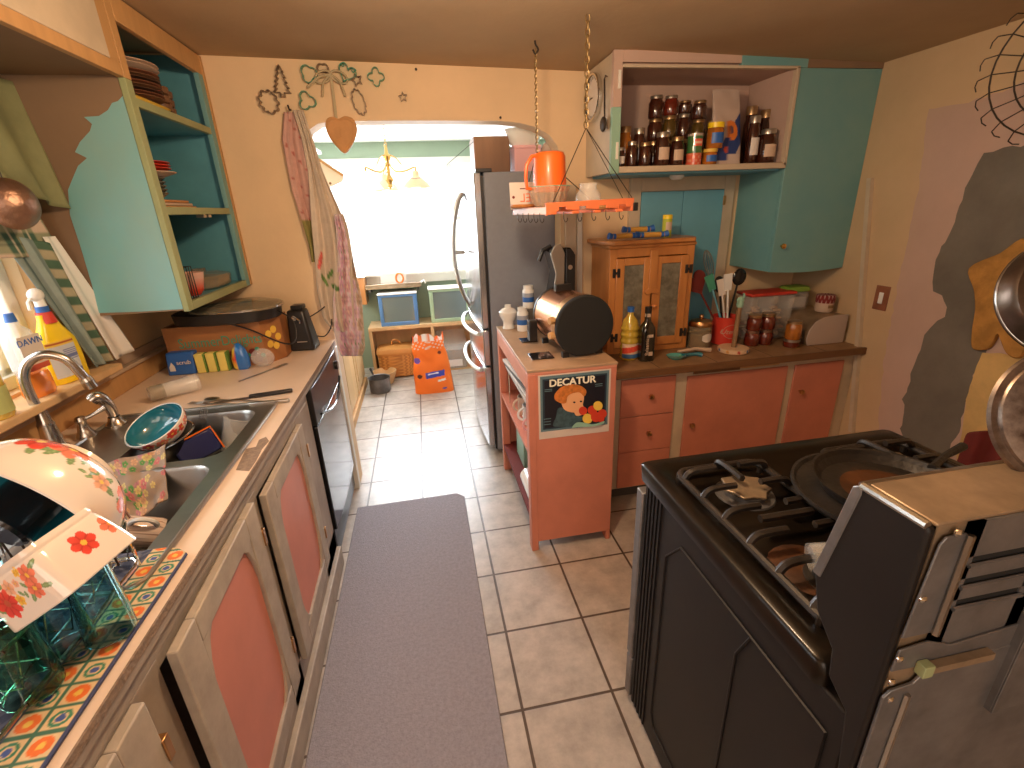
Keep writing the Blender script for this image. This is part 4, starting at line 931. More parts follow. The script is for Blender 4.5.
# saucepan, tan bowl, basket, clear bin, orange bag
sc = AZ(381, 391, 0); t = thing('saucepan', 'dented aluminium saucepan standing on the tiled dining floor', 'saucepan', (sc.x, sc.y, .001))
mb = MB(); mb.lathe([(.001, 0), (.085, 0), (.092, .01), (.094, .13), (.098, .135), (.090, .132), (.086, .012), (.001, .006)], 32); obj('pan_body', mb, 'galvanised', t)
mb = MB(); mb.tube([(-.05, .075, .12), (-.07, .13, .14), (-.09, .20, .155)], [.008, .009, .012], 8); obj('handle', mb, 'black_plastic', t)
sc2 = (sc.x + .03, sc.y + .215, 0); mb = MB(); mb.lathe([(.001, .0), (.075, 0), (.11, .10), (.115, .12), (.105, .12), (.07, .01), (.001, .008)], 28); o = tag(obj('mixing_bowl', mb, 'pine_light'), 'tan bowl on the floor behind the aluminium saucepan', 'bowl'); o.location = (sc2[0], sc2[1], .001)
def weave(u, v, co):
    a = np.floor(co[:, 2] / .016); b = np.floor((co[:, 0] + co[:, 1]) / .022 + .5 * (a % 2)); k = (b % 2)
    f = (co[:, 2] / .016) % 1; c = np.where(k[:, None] > 0, np.array([[.60, .27, .07]]), np.array([[.42, .17, .04]])); return c * (.75 + .4 * np.sin(PI * f))[:, None]
bk = AZ(380, 378, 0); bk = V(-.36, 4.62, .013)
t = thing('picnic_basket', 'woven wicker picnic basket tucked in the left cubby', 'basket', (-.345, 4.64, .013))
mb = MB(); mb.lathe([(.92, 0), (1, .01), (1.04, .12), (1.06, .23), (1.03, .232), (.98, .02)], 96, sq=(.35, .15, .12), cap0=True)
mb2 = MB()
k = 36; prof_ = [(.93, 0), (1, .012)] + [(1 + .05 * i / k, .012 + .21 * i / k) for i in range(1, k + 1)]
mb2.lathe(prof_, 140, sq=(.35, .165, .13), cap0=True, T=None)
obj('basket_body', mb2, 'attr_satin', t, paint=weave)
mb = MB(); mb.lathe([(1.07, .224), (1.09, .235), (1.09, .255), (1.0, .28), (.6, .295), (.001, .30)], 90, sq=(.38, .165, .13)); obj('lid', mb, 'wicker', t)
mb = MB(); mb.tube(smoothcurve([(-.03, -.02, .30), (-.015, -.03, .35), (.03, -.02, .345), (.06, 0, .30)], 5), .008, 8); obj('handle', mb, 'wicker', t)
mb = MB(); mb.box((-.10, -.10, 0), (.10, .10, .30)); o = tag(obj('cardboard_box', mb, 'grey_dark', bevel=.004), 'dark box squeezed in the cubby beside the picnic basket', 'box'); o.location = (-.085, 4.78, .013); o.rotation_euler = (0, 0, 0)
t = thing('storage_bin', 'clear plastic bin with a slanted lid in the right cubby', 'bin', (.215, 4.72, .013))
mb = MB(); mb.box((-.14, -.12, 0), (.14, .12, .20)); obj('bin_body', mb, 'plastic_clear', t, bevel=.02)
mb = MB(); mb.hexa([(-.15, -.13, .20), (.15, -.13, .20), (.15, .13, .34), (-.15, .13, .34), (-.15, -.13, .215), (.15, -.13, .215), (.15, .13, .355), (-.15, .13, .355)]); obj('lid', mb, 'plastic_clear', t, bevel=.004)
mb = MB(); mb.box((-.09, -.123, .03), (.09, -.1205, .10)); obj('paper_label', mb, 'label_white', t)
# orange bag
bg = AZ(435, 390, 0); t = thing('plastic_bag', 'crumpled orange pet litter bag standing on the dining floor', 'bag', (bg.x, bg.y, .001))
def bagf(u, v):
    a = 2 * PI * u; w = .175 - .045 * v ** 1.5; d = .085 * (1 - .72 * v); z = v * .50
    e = .55; x = math.copysign(abs(math.cos(a)) ** e, math.cos(a)) * w; y = math.copysign(abs(math.sin(a)) ** e, math.sin(a)) * d
    nz = noise.noise(V(x * 9, y * 9, z * 8)) * .022 * (.3 + v)
    z2 = z + (.022 * math.sin(a * 3 + .7) + .018 * math.sin(a * 7)) * max(0, v - .8) * 5
    return (x + nz - .02 * v, y + nz * .8, z2)
def bagp(u, v, co):
    c = np.tile(np.array([.95, .19, .015]), (len(u), 1)); x, y, z = co[:, 0], co[:, 1], co[:, 2]; fr_ = y < .02
    def el(cx, cz, w, h, col, rot=0):
        dx, dz = x - cx, z - cz; k = fr_ & (np.abs(dx) < w) & (np.abs(dz - rot * dx) < h); c[k] = col
    el(.015, .17, .085, .026, (.04, .06, .45), .12); el(.0, .178, .045, .006, (.8, .8, .85), .12); el(.07, .115, .035, .009, (.85, .8, .75), .15)
    k = fr_ & ((x + .13) ** 2 + (z - .30) ** 2 < .027 ** 2); c[k] = (.15, .08, .45)
    k = fr_ & ((x + .12) ** 2 + (z - .16) ** 2 < .02 ** 2); c[k] = (.10, .02, .01)
    k = fr_ & ((x - .07) ** 2 + (z - .36) ** 2 < .015 ** 2); c[k] = (.15, .02, .01)
    k = fr_ & ((x - .09) ** 2 / 4 + (z - .04) ** 2 < .01 ** 2); c[k] = (.10, .08, .4)
    nz_ = np.sin(x * 130 + z * 40) * np.sin(z * 160 - x * 60); k = (z > .40) & (nz_ > .45); c[k] = (.80, .62, .55)
    k = (z > .47); c[k] = np.where((np.sin(x[k] * 90) > 0)[:, None], np.array([[.9, .8, .78]]), np.array([[.85, .2, .05]])); return c
mb = MB(); mb.sheet(bagf, 150, 110); mb.add([bagf(i / 40, 0) for i in range(40)], [tuple(range(40))[::-1]]); obj('bag_body', mb, 'attr_paper', t, paint=bagp)
# chandelier
CY_ = 3.55
c0 = AY(386, 150, CY_); t = ch = thing('chandelier', 'brass chandelier with bell-shaped shades lit in the dining room', 'chandelier', (c0.x, CY_, 2.139))
mb = MB(); zt = 0
mb.lathe([(.001, 0), (.055, 0), (.05, -.015), (.02, -.03), (.001, -.03)], 16); obj('canopy', mb, 'brass', ch)
hub = c0.z - 2.139 - .05
mb = MB(); zc = -.03; k = 0
while zc > hub + .07:
    mb.tube([(.009 * math.cos(a) * (k % 2), .009 * math.cos(a) * ((k + 1) % 2), zc - .012 + .014 * math.sin(a)) for a in [2 * PI * i / 10 for i in range(10)]], .0022, 5, closed=True); zc -= .021; k += 1
obj('chain', mb, 'brass', ch)
mb = MB(); mb.lathe([(.001, hub + .08), (.008, hub + .07), (.012, hub + .03), (.03, hub + .01), (.012, hub - .02), (.01, hub - .1), (.028, hub - .13), (.012, hub - .16), (.018, hub - .175), (.001, hub - .19)], 16); obj('column', mb, 'brass', ch)
for i, ang in enumerate((-.3, 1.79, -2.39)):
    ca, sa = math.cos(ang), math.sin(ang); rr = .185
    pts = [(0, 0, hub - .02), (.05 * ca, .05 * sa, hub - .08), (.12 * ca, .12 * sa, hub - .08), (rr * ca, rr * sa, hub - .06), (rr * ca, rr * sa, hub - .085)]
    mb = MB(); mb.tube(smoothcurve(pts, 5), .0055, 8); mb.tube(smoothcurve([(.02 * ca, .02 * sa, hub + .02), (.06 * ca, .06 * sa, hub + .0), (.10 * ca, .10 * sa, hub - .05), (.13 * ca, .13 * sa, hub - .07)], 4), .003, 6); a_ = obj('arm', mb, 'brass', ch)
    mb = MB(); mb.lathe([(.018, hub - .085), (.024, hub - .10), (.022, hub - .115), (.04, hub - .13), (.075, hub - .16), (.098, hub - .19), (.094, hub - .19), (.07, hub - .162), (.035, hub - .133)], 28, T=Matrix.Translation((rr * ca, rr * sa, 0)), cap0=True)
    obj('lamp_shade', mb, 'lamp_shade' if i < 2 else 'shade_glow', a_)
    mb = MB(); mb.ball((rr * ca, rr * sa, hub - .172), .028, 12); obj('light_bulb', mb, 'lamp_shade_lit', a_)
# ------------------------------------------------------------------ hanging pot rack
RZ = 1.50
rk = t = thing('hanging_rack', 'orange hanging rack with hooks suspended by chains from the ceiling', 'rack', (.66, 2.05, RZ))
def ln(a, b, k): return (a[0] + (b[0] - a[0]) * k, a[1] + (b[1] - a[1]) * k)
fl, frr = AY(546, 214, 1.90), AY(634, 205, 1.92); bl_ = AY(509, 210, 2.20)
A_, B_ = (fl.x, 1.90), (frr.x, 1.92); D_ = (bl_.x + .02, 2.20); E_ = (B_[0] - .0, 2.22)
def slab(p, q, z0, z1, th, m, name, bev=.002):
    d = V(q[0] - p[0], q[1] - p[1], 0); n_ = V(-d.y, d.x, 0).normalized() * th
    mb = MB(); mb.hexa([(p[0], p[1], z0), (q[0], q[1], z0), (q[0] + n_.x, q[1] + n_.y, z0), (p[0] + n_.x, p[1] + n_.y, z0), (p[0], p[1], z1), (q[0], q[1], z1), (q[0] + n_.x, q[1] + n_.y, z1), (p[0] + n_.x, p[1] + n_.y, z1)]); return P(name, mb, m, bevel=bev)
# notched front board
L_ = math.dist(A_, B_); mb = MB(); pl = [(0, -.005), (0, .043), (L_, .05), (L_, .018)]
x = L_ - .035; 
for k in range(4): pl += [(x, .016), (x, .026), (x - .03, .026), (x - .03, .012)]; x -= .085
d = V(B_[0] - A_[0], B_[1] - A_[1], 0).normalized()
Tm = basis(V(A_[0], A_[1], RZ), d, V(0, 0, 1)); mb.prism(pl, -.012, 0, T=Tm); P('front_board', mb, 'orange_rack', bevel=.002)
slab(D_, A_, RZ + .0, RZ + .028, .012, 'rack_pink', 'side_board'); slab(B_, E_, RZ, RZ + .03, .012, 'orange_rack', 'side_board'); slab(D_, E_, RZ, RZ + .03, .012, 'orange_rack', 'back_board')
for k in (.12, .37, .62, .87):
    p, q = ln(A_, B_, k), ln(D_, E_, k); slab(p, q, RZ - .001, RZ + .010, .03, 'orange_rack', 'slat')
def chain(p0, p1, name, r=.0018, L=.018, w=.006, par=None, m='chain_brass'):
    p0, p1 = Vector(p0), Vector(p1); d = (p1 - p0); n_ = max(2, int(d.length / (L * .78))); mb = MB(); Q = d.to_track_quat('Z', 'Y').to_matrix().to_4x4()
    for i in range(n_):
        c = p0.lerp(p1, (i + .5) / n_); T = Matrix.Translation(c) @ Q @ Matrix.Rotation(PI / 2 * (i % 2), 4, 'Z')
        mb.T = T; mb.tube([(w * math.cos(a), 0, L * .55 * math.sin(a)) for a in [2 * PI * j / 10 for j in range(10)]], r, 5, closed=True)
    mb.T = Matrix.Identity(4); return P(name, mb, m, par)
rg = AY(586, 128, 1.91); tp = V(rg.x, 1.91, cz(rg.x))
chain(rg, tp, 'chain', .0024, .026, .008); 
r2 = AY(537, 152, 2.2); chain(r2, V(r2.x, 2.2, cz(r2.x) - .03), 'chain', .0016, .016, .005)
mb = MB(); mb.tube([rg, (A_[0] + .03, A_[1], RZ + .045)], .0018, 6); mb.tube([rg, (B_[0] - .01, B_[1], RZ + .05)], .0018, 6); mb.tube([rg, (B_[0] - .05, B_[1], RZ + .05)], .0014, 6); P('cord', mb, 'wire_dark')
mb = MB(); mb.tube([r2, (D_[0] + .04, D_[1], RZ + .03)], .002, 6); mb.tube([r2, (E_[0] - .05, E_[1], RZ + .03)], .002, 6); P('cord', mb, 'wire_dark')
mb = MB(); mb.tube(smoothcurve([(r2.x, 2.2, cz(r2.x) + .01), (r2.x, 2.2, cz(r2.x) - .01), (r2.x + .012, 2.2, cz(r2.x) - .03), (r2.x, 2.2, cz(r2.x) - .045), (r2.x - .01, 2.2, cz(r2.x) - .03)], 4), .004, 6); P('ceiling_hook', mb, 'wire_dark')
def hook(x, y, z): 
    mb = MB(); mb.tube(smoothcurve([(x, y, z + .012), (x, y, z - .012), (x + .008, y, z - .026), (x + .016, y, z - .018), (x + .015, y, z - .010)], 3), .0016, 5); P('hook', mb, 'wire_dark')
for k in range(5): p = ln(D_, A_, .15 + .17 * k); hook(p[0], p[1], RZ - .005)
for k in range(5): p = ln(A_, B_, .2 + .16 * k); hook(p[0], p[1] + .006, RZ - .005)
mb = MB(); mb.box((B_[0] - .004, B_[1] - .006, RZ + .0), (B_[0] + .016, B_[1] + .02, RZ + .032)); P('corner_bracket', mb, 'black_plastic', bevel=.002)
# glass bowl, orange pitcher, vase, tin sign, wooden round on the rack
ZR = RZ + .0105
g = AY(549, 207, 2.02); t = thing('fluted_bowl', 'fluted clear glass bowl under the upturned orange pitcher', 'bowl', (g.x, 2.02, ZR))
mb = MB(); n = 96; prof_ = [(.035, 0), (.045, .004), (.062, .03), (.082, .085), (.084, .095), (.080, .095), (.058, .032), (.03, .008), (.001, .008)]
vs, fs = [], []
for i in range(n):
    a = 2 * PI * i / n; fl_ = 1 + .045 * math.cos(a * 16)
    for (r_, z_) in prof_: vs.append((r_ * fl_ * math.cos(a), r_ * fl_ * math.sin(a), z_))
k = len(prof_)
for i in range(n):
    for j in range(k - 1): a = i * k + j; b = ((i + 1) % n) * k + j; fs.append((a, b, b + 1, a + 1))
mb.add(vs, fs); obj('bowl_body', mb, 'glass_amber', t)
mb = MB(); mb.tube([(.082 * (1 + .045 * math.cos(16 * a)) * math.cos(a), .082 * (1 + .045 * math.cos(16 * a)) * math.sin(a), .095) for a in [2 * PI * i / 96 for i in range(96)]], .0022, 5, closed=True); obj('rim', mb, 'mint', t)
t = thing('pitcher', 'bright orange plastic pitcher upside down in the fluted glass bowl', 'pitcher', (g.x + .004, 2.02, ZR + .075))
mb = MB(); mb.lathe([(.066, 0), (.068, .01), (.063, .13), (.056, .144), (.045, .148), (.001, .148)], 40); mb.lathe([(.062, .0), (.060, .13), (.001, .14)], 32); obj('pitcher_body', mb, 'orange_plastic', t)
mb = MB(); hd = (-CR).normalized(); hp = [(-.055, -.01, .135), (-.075, -.01, .132), (-.098, -.012, .10), (-.102, -.012, .055), (-.098, -.012, .015), (-.06, -.01, .012)]; mb.tube(hp, .0075, 8); obj('handle', mb, 'orange_plastic', t)
g = AY(588, 198, 2.06); mb = MB(); mb.lathe([(.001, 0), (.035, 0), (.048, .015), (.056, .04), (.052, .065), (.038, .08), (.036, .09), (.040, .105), (.038, .105), (.033, .09), (.034, .08), (.048, .06), (.050, .04), (.03, .006), (.001, .005)], 32)
o = tag(obj('glass_jar', mb, 'glass_thin'), 'clear round glass jar beside the orange pitcher', 'jar'); o.location = (g.x, 2.06, ZR)
g = AY(518, 204, 2.16); t = thing('tin_sign', 'cream tin card with reversed red lettering leaning at rack end', 'sign', (g.x + .02, 2.15, ZR + .012), (-.12, 0, .02))
mb = MB(); mb.box((-.055, -.001, .0), (.075, .001, .11)); obj('sign_plate', mb, 'label_white', t, flat=True)
mb = text_mesh('SEL', .05, .0004, Matrix.Translation((.025, -.0016, .045)) @ Matrix.Rotation(PI / 2, 4, 'X') @ Matrix.Diagonal((-1, 1, 1, 1))); obj('lettering', mb, 'orange_rack', t, flat=True)
mb = MB(); mb.box((-.01, -.0018, .082), (.05, -.0012, .086)); mb.cyl((-.04, -.0018, .05), (-.04, -.0012, .05), .006, n=12); obj('small_print', mb, 'maroon', t, flat=True)
g = AY(517, 200, 2.10); mb = MB(); mb.lathe([(.001, 0), (.05, 0), (.055, .006), (.05, .013), (.001, .013)], 28); o = tag(obj('wooden_coaster', mb, 'pine', ), 'small round wooden coaster lying on the rack corner', 'coaster'); o.location = (.445, 2.10, RZ + .029)
mb = MB(); mb.lathe([(.001, 0), (.055, 0), (.06, .008), (.055, .016), (.001, .016)], 28); o = tag(obj('wooden_trivet', mb, 'bare_wood'), 'round wooden trivet lying at the right end of the rack', 'trivet'); o.location = (.78, 2.08, RZ + .0112)
# round wall thermometer on the cupboard side
q = AX(592, 98, .88); t = thing('wall_thermometer', 'round dial thermometer with a chrome rim on the cupboard side', 'thermometer', (.894, q.y, q.z), zbasis((0, 0, 0), (-1, 0, 0), (0, 1, 0)))
R_ = .105
mb = MB(); mb.lathe([(R_ * .98, 0), (R_, .006), (R_ * .97, .022), (R_ * .88, .020)], 40); obj('rim', mb, 'chrome', t)
mb = MB(); mb.lathe([(.001, .012), (R_ * .9, .012)], 40); obj('dial', mb, 'label_white', t)
mb = MB(); mb.box((-.003, -.002, .0125), (.055, .003, .0145)); obj('needle', mb, 'wire_dark', t)
mb = MB()
for k in range(24): a = 2 * PI * k / 24; mb.box((R_ * .72, -.0015, .0125), (R_ * .82, .0015, .0135), T=Matrix.Rotation(a, 4, 'Z'))
obj('dial_marks', mb, 'wire_dark', t)
q = AX(603, 125, .88)
t = thing('measuring_ladle', 'dark metal ladle hanging beside the round dial thermometer', 'ladle', (.885, 2.27 if q.y < 2.2 else q.y - .02, q.z))
mb = MB(); mb.ball((-.012, 0, -.0), .032, 16, sc=(.35, 1, 1)); obj('ladle_bowl', mb, 'wire_dark', t)
mb = MB(); mb.tube([(-.006, 0, .03), (-.006, .015, .18)], .004, 6); mb.tube([(-.006, .015, .18), (.0, .017, .195), (.008, .017, .19)], .003, 6); obj('handle', mb, 'wire_dark', t)

c1, c2_ = AY(398, 180, 3.5), AY(474, 165, 2.86)
mb = MB(); mb.tube([c1, c1.lerp(c2_, .5) + V(0, 0, -.02), V(.345, 2.89, 1.88)], .0016, 5); tag(obj('cord', mb, 'wire_dark'), 'thin dark cord strung from the brass chandelier to the fridge-top box', 'cord')
# ------------------------------------------------------------------ cookie cutters and heart on the back wall
YW = 2.6
def pxm(p): return (Vector(p) - EYE).dot(CF)          # depth along view axis
def cutter(name, label, cx, cy, pts, m, w=.0, group=None, rot=0):
    c = AY(cx, cy, YW - .018)
    pts = [(x * math.cos(rot) - z * math.sin(rot), x * math.sin(rot) + z * math.cos(rot)) for x, z in pts]
    mb = MB(); n = len(pts); th = .0022
    cen = (sum(p[0] for p in pts) / n, sum(p[1] for p in pts) / n); inn = []
    for i in range(n):
        a, b = pts[i - 1], pts[(i + 1) % n]; dx, dz = b[0] - a[0], b[1] - a[1]; L = math.hypot(dx, dz) or 1
        inn.append((pts[i][0] - dz / L * th, pts[i][1] + dx / L * th))
    vs = []
    for y in (-.014, .014):
        vs += [(x, y, z) for x, z in pts] + [(x, y, z) for x, z in inn]
    fs = []
    for i in range(n):
        j = (i + 1) % n
        fs += [(i, j, 2 * n + j, 2 * n + i), (n + j, n + i, 3 * n + i, 3 * n + j), (i, n + i, n + j, j), (2 * n + i, 2 * n + j, 3 * n + j, 3 * n + i)]
    mb.add(vs, fs); o = tag(obj(name, mb, m), label, 'cookie cutter', group); o.location = c; return o
def polar(f, n=72): return [(f(a) * math.cos(a), f(a) * math.sin(a)) for a in [2 * PI * i / n for i in range(n)]]
def star(r, k=5, q=.45): return [((r if i % 2 == 0 else r * q) * math.sin(PI * i / k), (r if i % 2 == 0 else r * q) * math.cos(PI * i / k)) for i in range(2 * k)]
tree = [(-.008, -.062), (-.008, -.045), (-.034, -.045), (-.020, -.028), (-.030, -.026), (-.014, -.008), (-.024, -.006), (-.010, .012), (-.019, .014), (-.006, .034), (-.012, .036), (0, .060), (.012, .036), (.006, .034), (.019, .014), (.010, .012), (.024, -.006), (.014, -.008), (.030, -.026), (.020, -.028), (.034, -.045), (.008, -.045), (.008, -.062)]
cutter('cookie_cutter', 'tin christmas tree cookie cutter on the wall above the hanging apron', 281, 81, tree, 'cutter_tin', rot=-.05)
cutter('cookie_cutter', 'jagged tin leaf cookie cutter hung lowest on the left', 269, 102, polar(lambda a: .036 * (1 + .28 * abs(math.sin(4.5 * a)) - .1 * math.cos(a * 2)), 54), 'cutter_tin', rot=.3)
cutter('cookie_cutter', 'green tulip-shaped cookie cutter top left of the ribbon', 309, 74, polar(lambda a: .036 * (.72 + .3 * abs(math.cos(1.5 * a))), 72), 'cutter_green', rot=.15)
cutter('cookie_cutter', 'small tin apple cookie cutter beside the green tulip one', 323, 68, polar(lambda a: .021 * (1 + .15 * math.cos(2 * a) - .2 * max(0, math.sin(a)) ** 8), 48), 'cutter_tin')
ht = [(16 * math.sin(a) ** 3 * .0024, (13 * math.cos(a) - 5 * math.cos(2 * a) - 2 * math.cos(3 * a) - math.cos(4 * a)) * .0026) for a in [2 * PI * i / 60 for i in range(60)]]
cutter('cookie_cutter', 'green scrolled heart cookie cutter right of the ribbon bow', 347, 73, ht[::-1], 'cutter_green', rot=-.5)
mb = MB(); c = AY(347, 73, YW - .02)
for sx, x0, z0 in ((-1, -.012, .032), (1, .030, .008)): mb.tube([(c.x + x0 + .011 * math.cos(a) * (1 - a / 9), c.y, c.z + z0 + .011 * math.sin(a) * (1 - a / 9)) for a in [7 * i / 18 for i in range(19)]], .002, 5)
tag(obj('cutter_scroll', mb, 'cutter_green'), 'pair of green wire scrolls beside the heart cookie cutter', 'cookie cutter')
cutter('cookie_cutter', 'tin star cookie cutter touching the green heart cutter', 357, 80, star(.024), 'cutter_tin', rot=.3)
cutter('cookie_cutter', 'green four-leaf clover cookie cutter, highest on the right', 376, 77, polar(lambda a: .036 * (.60 + .45 * abs(math.cos(2 * a))), 84), 'cutter_green')
cutter('cookie_cutter', 'small tin star cookie cutter alone at the far right', 403, 97, star(.019), 'cutter_tin', rot=.1)
cutter('cookie_cutter', 'green three-lobed clover cookie cutter above the apron', 307, 101, polar(lambda a: .038 * (.60 + .45 * abs(math.cos(1.5 * a + .3))), 84), 'cutter_green')
cutter('cookie_cutter', 'tin oak leaf cookie cutter right of the clay heart', 359, 102, [(p[0] * .62, p[1] * 1.2) for p in polar(lambda a: .040 * (1 + .16 * abs(math.sin(5 * a))), 60)], 'cutter_tin', rot=.25)
for px, py in ((416, 70), (500, 118)):
    q = AY(px, py, YW); mb = MB(); mb.cyl((q.x, YW - .012, q.z), (q.x, YW, q.z), .003, n=8); mb.cyl((q.x, YW - .014, q.z), (q.x, YW - .012, q.z), .006, n=8)
    tag(obj('wall_nail', mb, 'wire_dark'), 'dark nail in the wall ' + ('above the arch near the cookie cutters' if px < 450 else 'left of the hanging rack chain'), 'nail')
c = AY(338.5, 133, YW - .02); t = thing('heart_mold', 'tan clay heart cookie mold hanging from a gauzy ribbon bow', 'mold', (c.x, c.y, c.z))
hs = [(16 * math.sin(a) ** 3 * .0044, (13 * math.cos(a) - 5 * math.cos(2 * a) - 2 * math.cos(3 * a) - math.cos(4 * a)) * .0046 + .012) for a in [2 * PI * i / 60 for i in range(60)]]
_h = [(339, 119), (345, 116.5), (353, 119), (357, 128), (355.5, 138), (351, 147), (345, 153.5), (338, 148), (330.5, 139), (326, 128), (327, 119.5), (333, 117)]
_p = [AY(x, y, YW - .02) for x, y in _h]; hs = [(q_.x, q_.y) for q_ in smoothcurve([(q_.x - c.x, q_.z - c.z, 0) for q_ in _p], 5, True)]
XZ0 = XZ(0)
mb = MB(); mb.prism(hs, -.012, .012, T=XZ0); obj('heart', mb, 'heart_clay', t, bevel=.004)
mb = MB(); mb.tube([(x * .84, -.0135, z * .84) for x, z in hs], .0018, 5, closed=True); mb.prism([(-.012, -.02), (.0, -.028), (.012, -.02), (.010, .0), (.016, .012), (.0, .024), (-.014, .014), (-.009, .0)], .012, .015, T=XZ0); obj('relief', mb, 'heart_clay', t, bevel=.001)
b = AY(331, 75, YW - .02); bx, bz = b.x - c.x, b.z - c.z
mat('ribbon', (.50, .40, .24), .7, alpha=.9)
mb = MB(); mb.box((-.006, -.004, .06), (.006, -.003, bz), T=None); mb.v = [(x + bx * max(0, (z - .06) / (bz - .06)), y, z) for x, y, z in mb.v]
for sx in (-1, 1):
    mb.tube([(bx + sx * (.035 - .035 * math.cos(a)) , -.006 - .006 * math.sin(a), bz - sx * .0 + .022 * math.sin(a) - .018 * (1 - math.cos(a)) * .5) for a in [2 * PI * i / 18 for i in range(18)]], .0045, 6, closed=True)
    mb.tube(smoothcurve([(bx, -.006, bz), (bx + sx * .035, -.008, bz - .03), (bx + sx * .05, -.005, bz - .085)], 5), .005, 6)
mb.tube(smoothcurve([(bx, -.006, bz), (bx - .05, -.008, bz - .01), (bx - .11, -.005, bz - .05)], 5), .006, 6)
obj('ribbon', mb, 'ribbon', t)

# ------------------------------------------------------------------ cloths hanging by the arch
def table(rows, v):
    y = rows[0][0] + (rows[-1][0] - rows[0][0]) * v
    for a, b in zip(rows, rows[1:]):
        if y <= b[0] + 1e-6:
            k = (y - a[0]) / (b[0] - a[0]); return y, a[1] + (b[1] - a[1]) * k, a[2] + (b[2] - a[2]) * k
    return rows[-1]
def hang(rows, Y, fold, k, ph=0):
    def f(u, v):
        y, l, r = table(rows, v); x = l + (r - l) * u; amp = fold * min(1, .25 + v)
        return AY(x, y, Y - amp * (1 + math.sin(u * k + ph + 1.3 * v)) - .004 * math.sin(u * k * 2.3 + 5 * v))
    return f
pinkc = (.62, .36, .30); cream = (.66, .55, .44)
def ap1(u, v, co):
    C_ = flowers(u * .12, v * .9, pinkc, [(.02 + .03 * (i % 4), .05 * i, .010, 5, (.5, .16, .13), (.6, .45, .35)) for i in range(18)]); C_[v > .72] = (.30, .26, .08); return C_
mb = MB(); mb.sheet(hang([(112, 284, 298), (140, 282, 303), (165, 287, 308), (190, 292, 314), (215, 300, 320), (245, 309, 324), (262, 312, 325)], 2.575, .012, 9), 20, 70)
tag(obj('kitchen_towel', mb, 'attr_cloth', solid=.003, paint=ap1), 'faded pink patterned towel hanging behind the long floral apron', 'towel')
def ap2(u, v, co):
    c = flowers(u * .25, v * 1.0, cream, [], [(.06, .77, .035, .012, .8, (.14, .26, .07)), (.10, .74, .03, .012, 2.4, (.14, .26, .07)), (.035, .68, .045, .012, 1.9, (.65, .12, .10)), (.13, .80, .03, .012, .4, (.10, .22, .06))])
    return c
mb = MB(); mb.sheet(hang([(110, 293, 303), (140, 302, 313), (170, 308, 322), (200, 310, 335), (218, 311, 343), (240, 313, 350), (262, 315, 352), (290, 317, 353), (318, 323, 354), (332, 334, 352)], 2.56, .018, 13), 40, 90)
tag(obj('apron', mb, 'attr_cloth', solid=.003, paint=ap2), 'long cream cotton apron with printed leaves hanging left of the arch', 'apron')
def ap3(u, v, co):
    F = [(.03 + .045 * (i % 4) + .02 * (i // 4 % 2), .03 + .045 * (i // 4), .026, 6, [(.68, .42, .55), (.66, .38, .42), (.72, .52, .62), (.60, .45, .32)][i % 4], (.7, .5, .4)) for i in range(44)]
    return flowers(u * .18, v * .5, (.70, .60, .62), F, [(.05 + .04 * (i % 4), .055 + .08 * (i // 4), .018, .006, i, (.22, .30, .15)) for i in range(24)])
mb = MB(); mb.sheet(hang([(214, 334, 343), (230, 336, 348), (260, 338, 353), (300, 333, 362), (330, 334, 364), (348, 338, 365), (356, 341, 362)], 2.545, .014, 11, 1), 34, 70)
tag(obj('floral_towel', mb, 'attr_cloth', solid=.003, paint=ap3), 'purple and pink floral towel hanging lowest beside the arch opening', 'towel')
q = AY(291, 112, 2.59); mb = MB(); mb.tube([(q.x, 2.598, q.z + .01), (q.x, 2.56, q.z + .004), (q.x, 2.548, q.z + .02)], .004, 6); tag(obj('wall_hook', mb, 'wire_dark'), 'small wall hook holding the apron and towels', 'hook')

# ------------------------------------------------------------------ plates and dishes in the left cupboard
def plate(name, label, cat, x, y, z, r, m, group=None, h=.016, tilt=(0, 0, 0)):
    mb = MB(); mb.lathe([(.001, 0), (r * .55, 0), (r * .62, .003), (r, h), (r * .99, h + .002), (r * .62, .006), (.001, .004)], 36)
    o = tag(obj(name, mb, m), label, cat, group); o.location = (x, y, z); o.rotation_euler = tilt; return o
z = 1.9055
for k, (m, nm) in enumerate((('green_edge', 'lowest green tray'), ('po_yel', 'yellow tray above the green one'))):
    mb = MB(); mb.lathe([(.97, 0), (1, .004), (1.04, .009), (1.0, .008), (.9, .004), (.001, .003)], 48, sq=(.35, .11, .17), cap0=True)
    o = tag(obj('serving_tray', mb, m), nm + ' on the top cupboard shelf under the plates', 'tray', 'stacked trays on the top shelf'); o.location = (-.985, 2.10, z); z += .011
for k in range(8):
    plate('dinner_plate', 'brown patterned dinner plate in the tall stack on the top shelf', 'plate', -.975, 2.13, z, .122, ['oak_brown', 'pinegrain_red', 'copper_dark'][k % 3], 'brown plates stacked on the top shelf', .014); z += .0105
z += .006
for k in range(2):
    plate('dinner_plate', 'cream dinner plate crowning the brown stack on the top shelf', 'plate', -.975, 2.12, z, .13, 'label_cream', 'cream plates on the top shelf', .014); z += .011
mb = MB(); mb.lathe([(.001, 0), (.03, 0), (.05, .03), (.053, .045), (.048, .045), (.03, .006), (.001, .004)], 24)
o = tag(obj('small_bowl', mb, 'oak_brown'), 'dark patterned bowl on top of the cream plates', 'bowl'); o.location = (-.985, 2.03, z + .006)
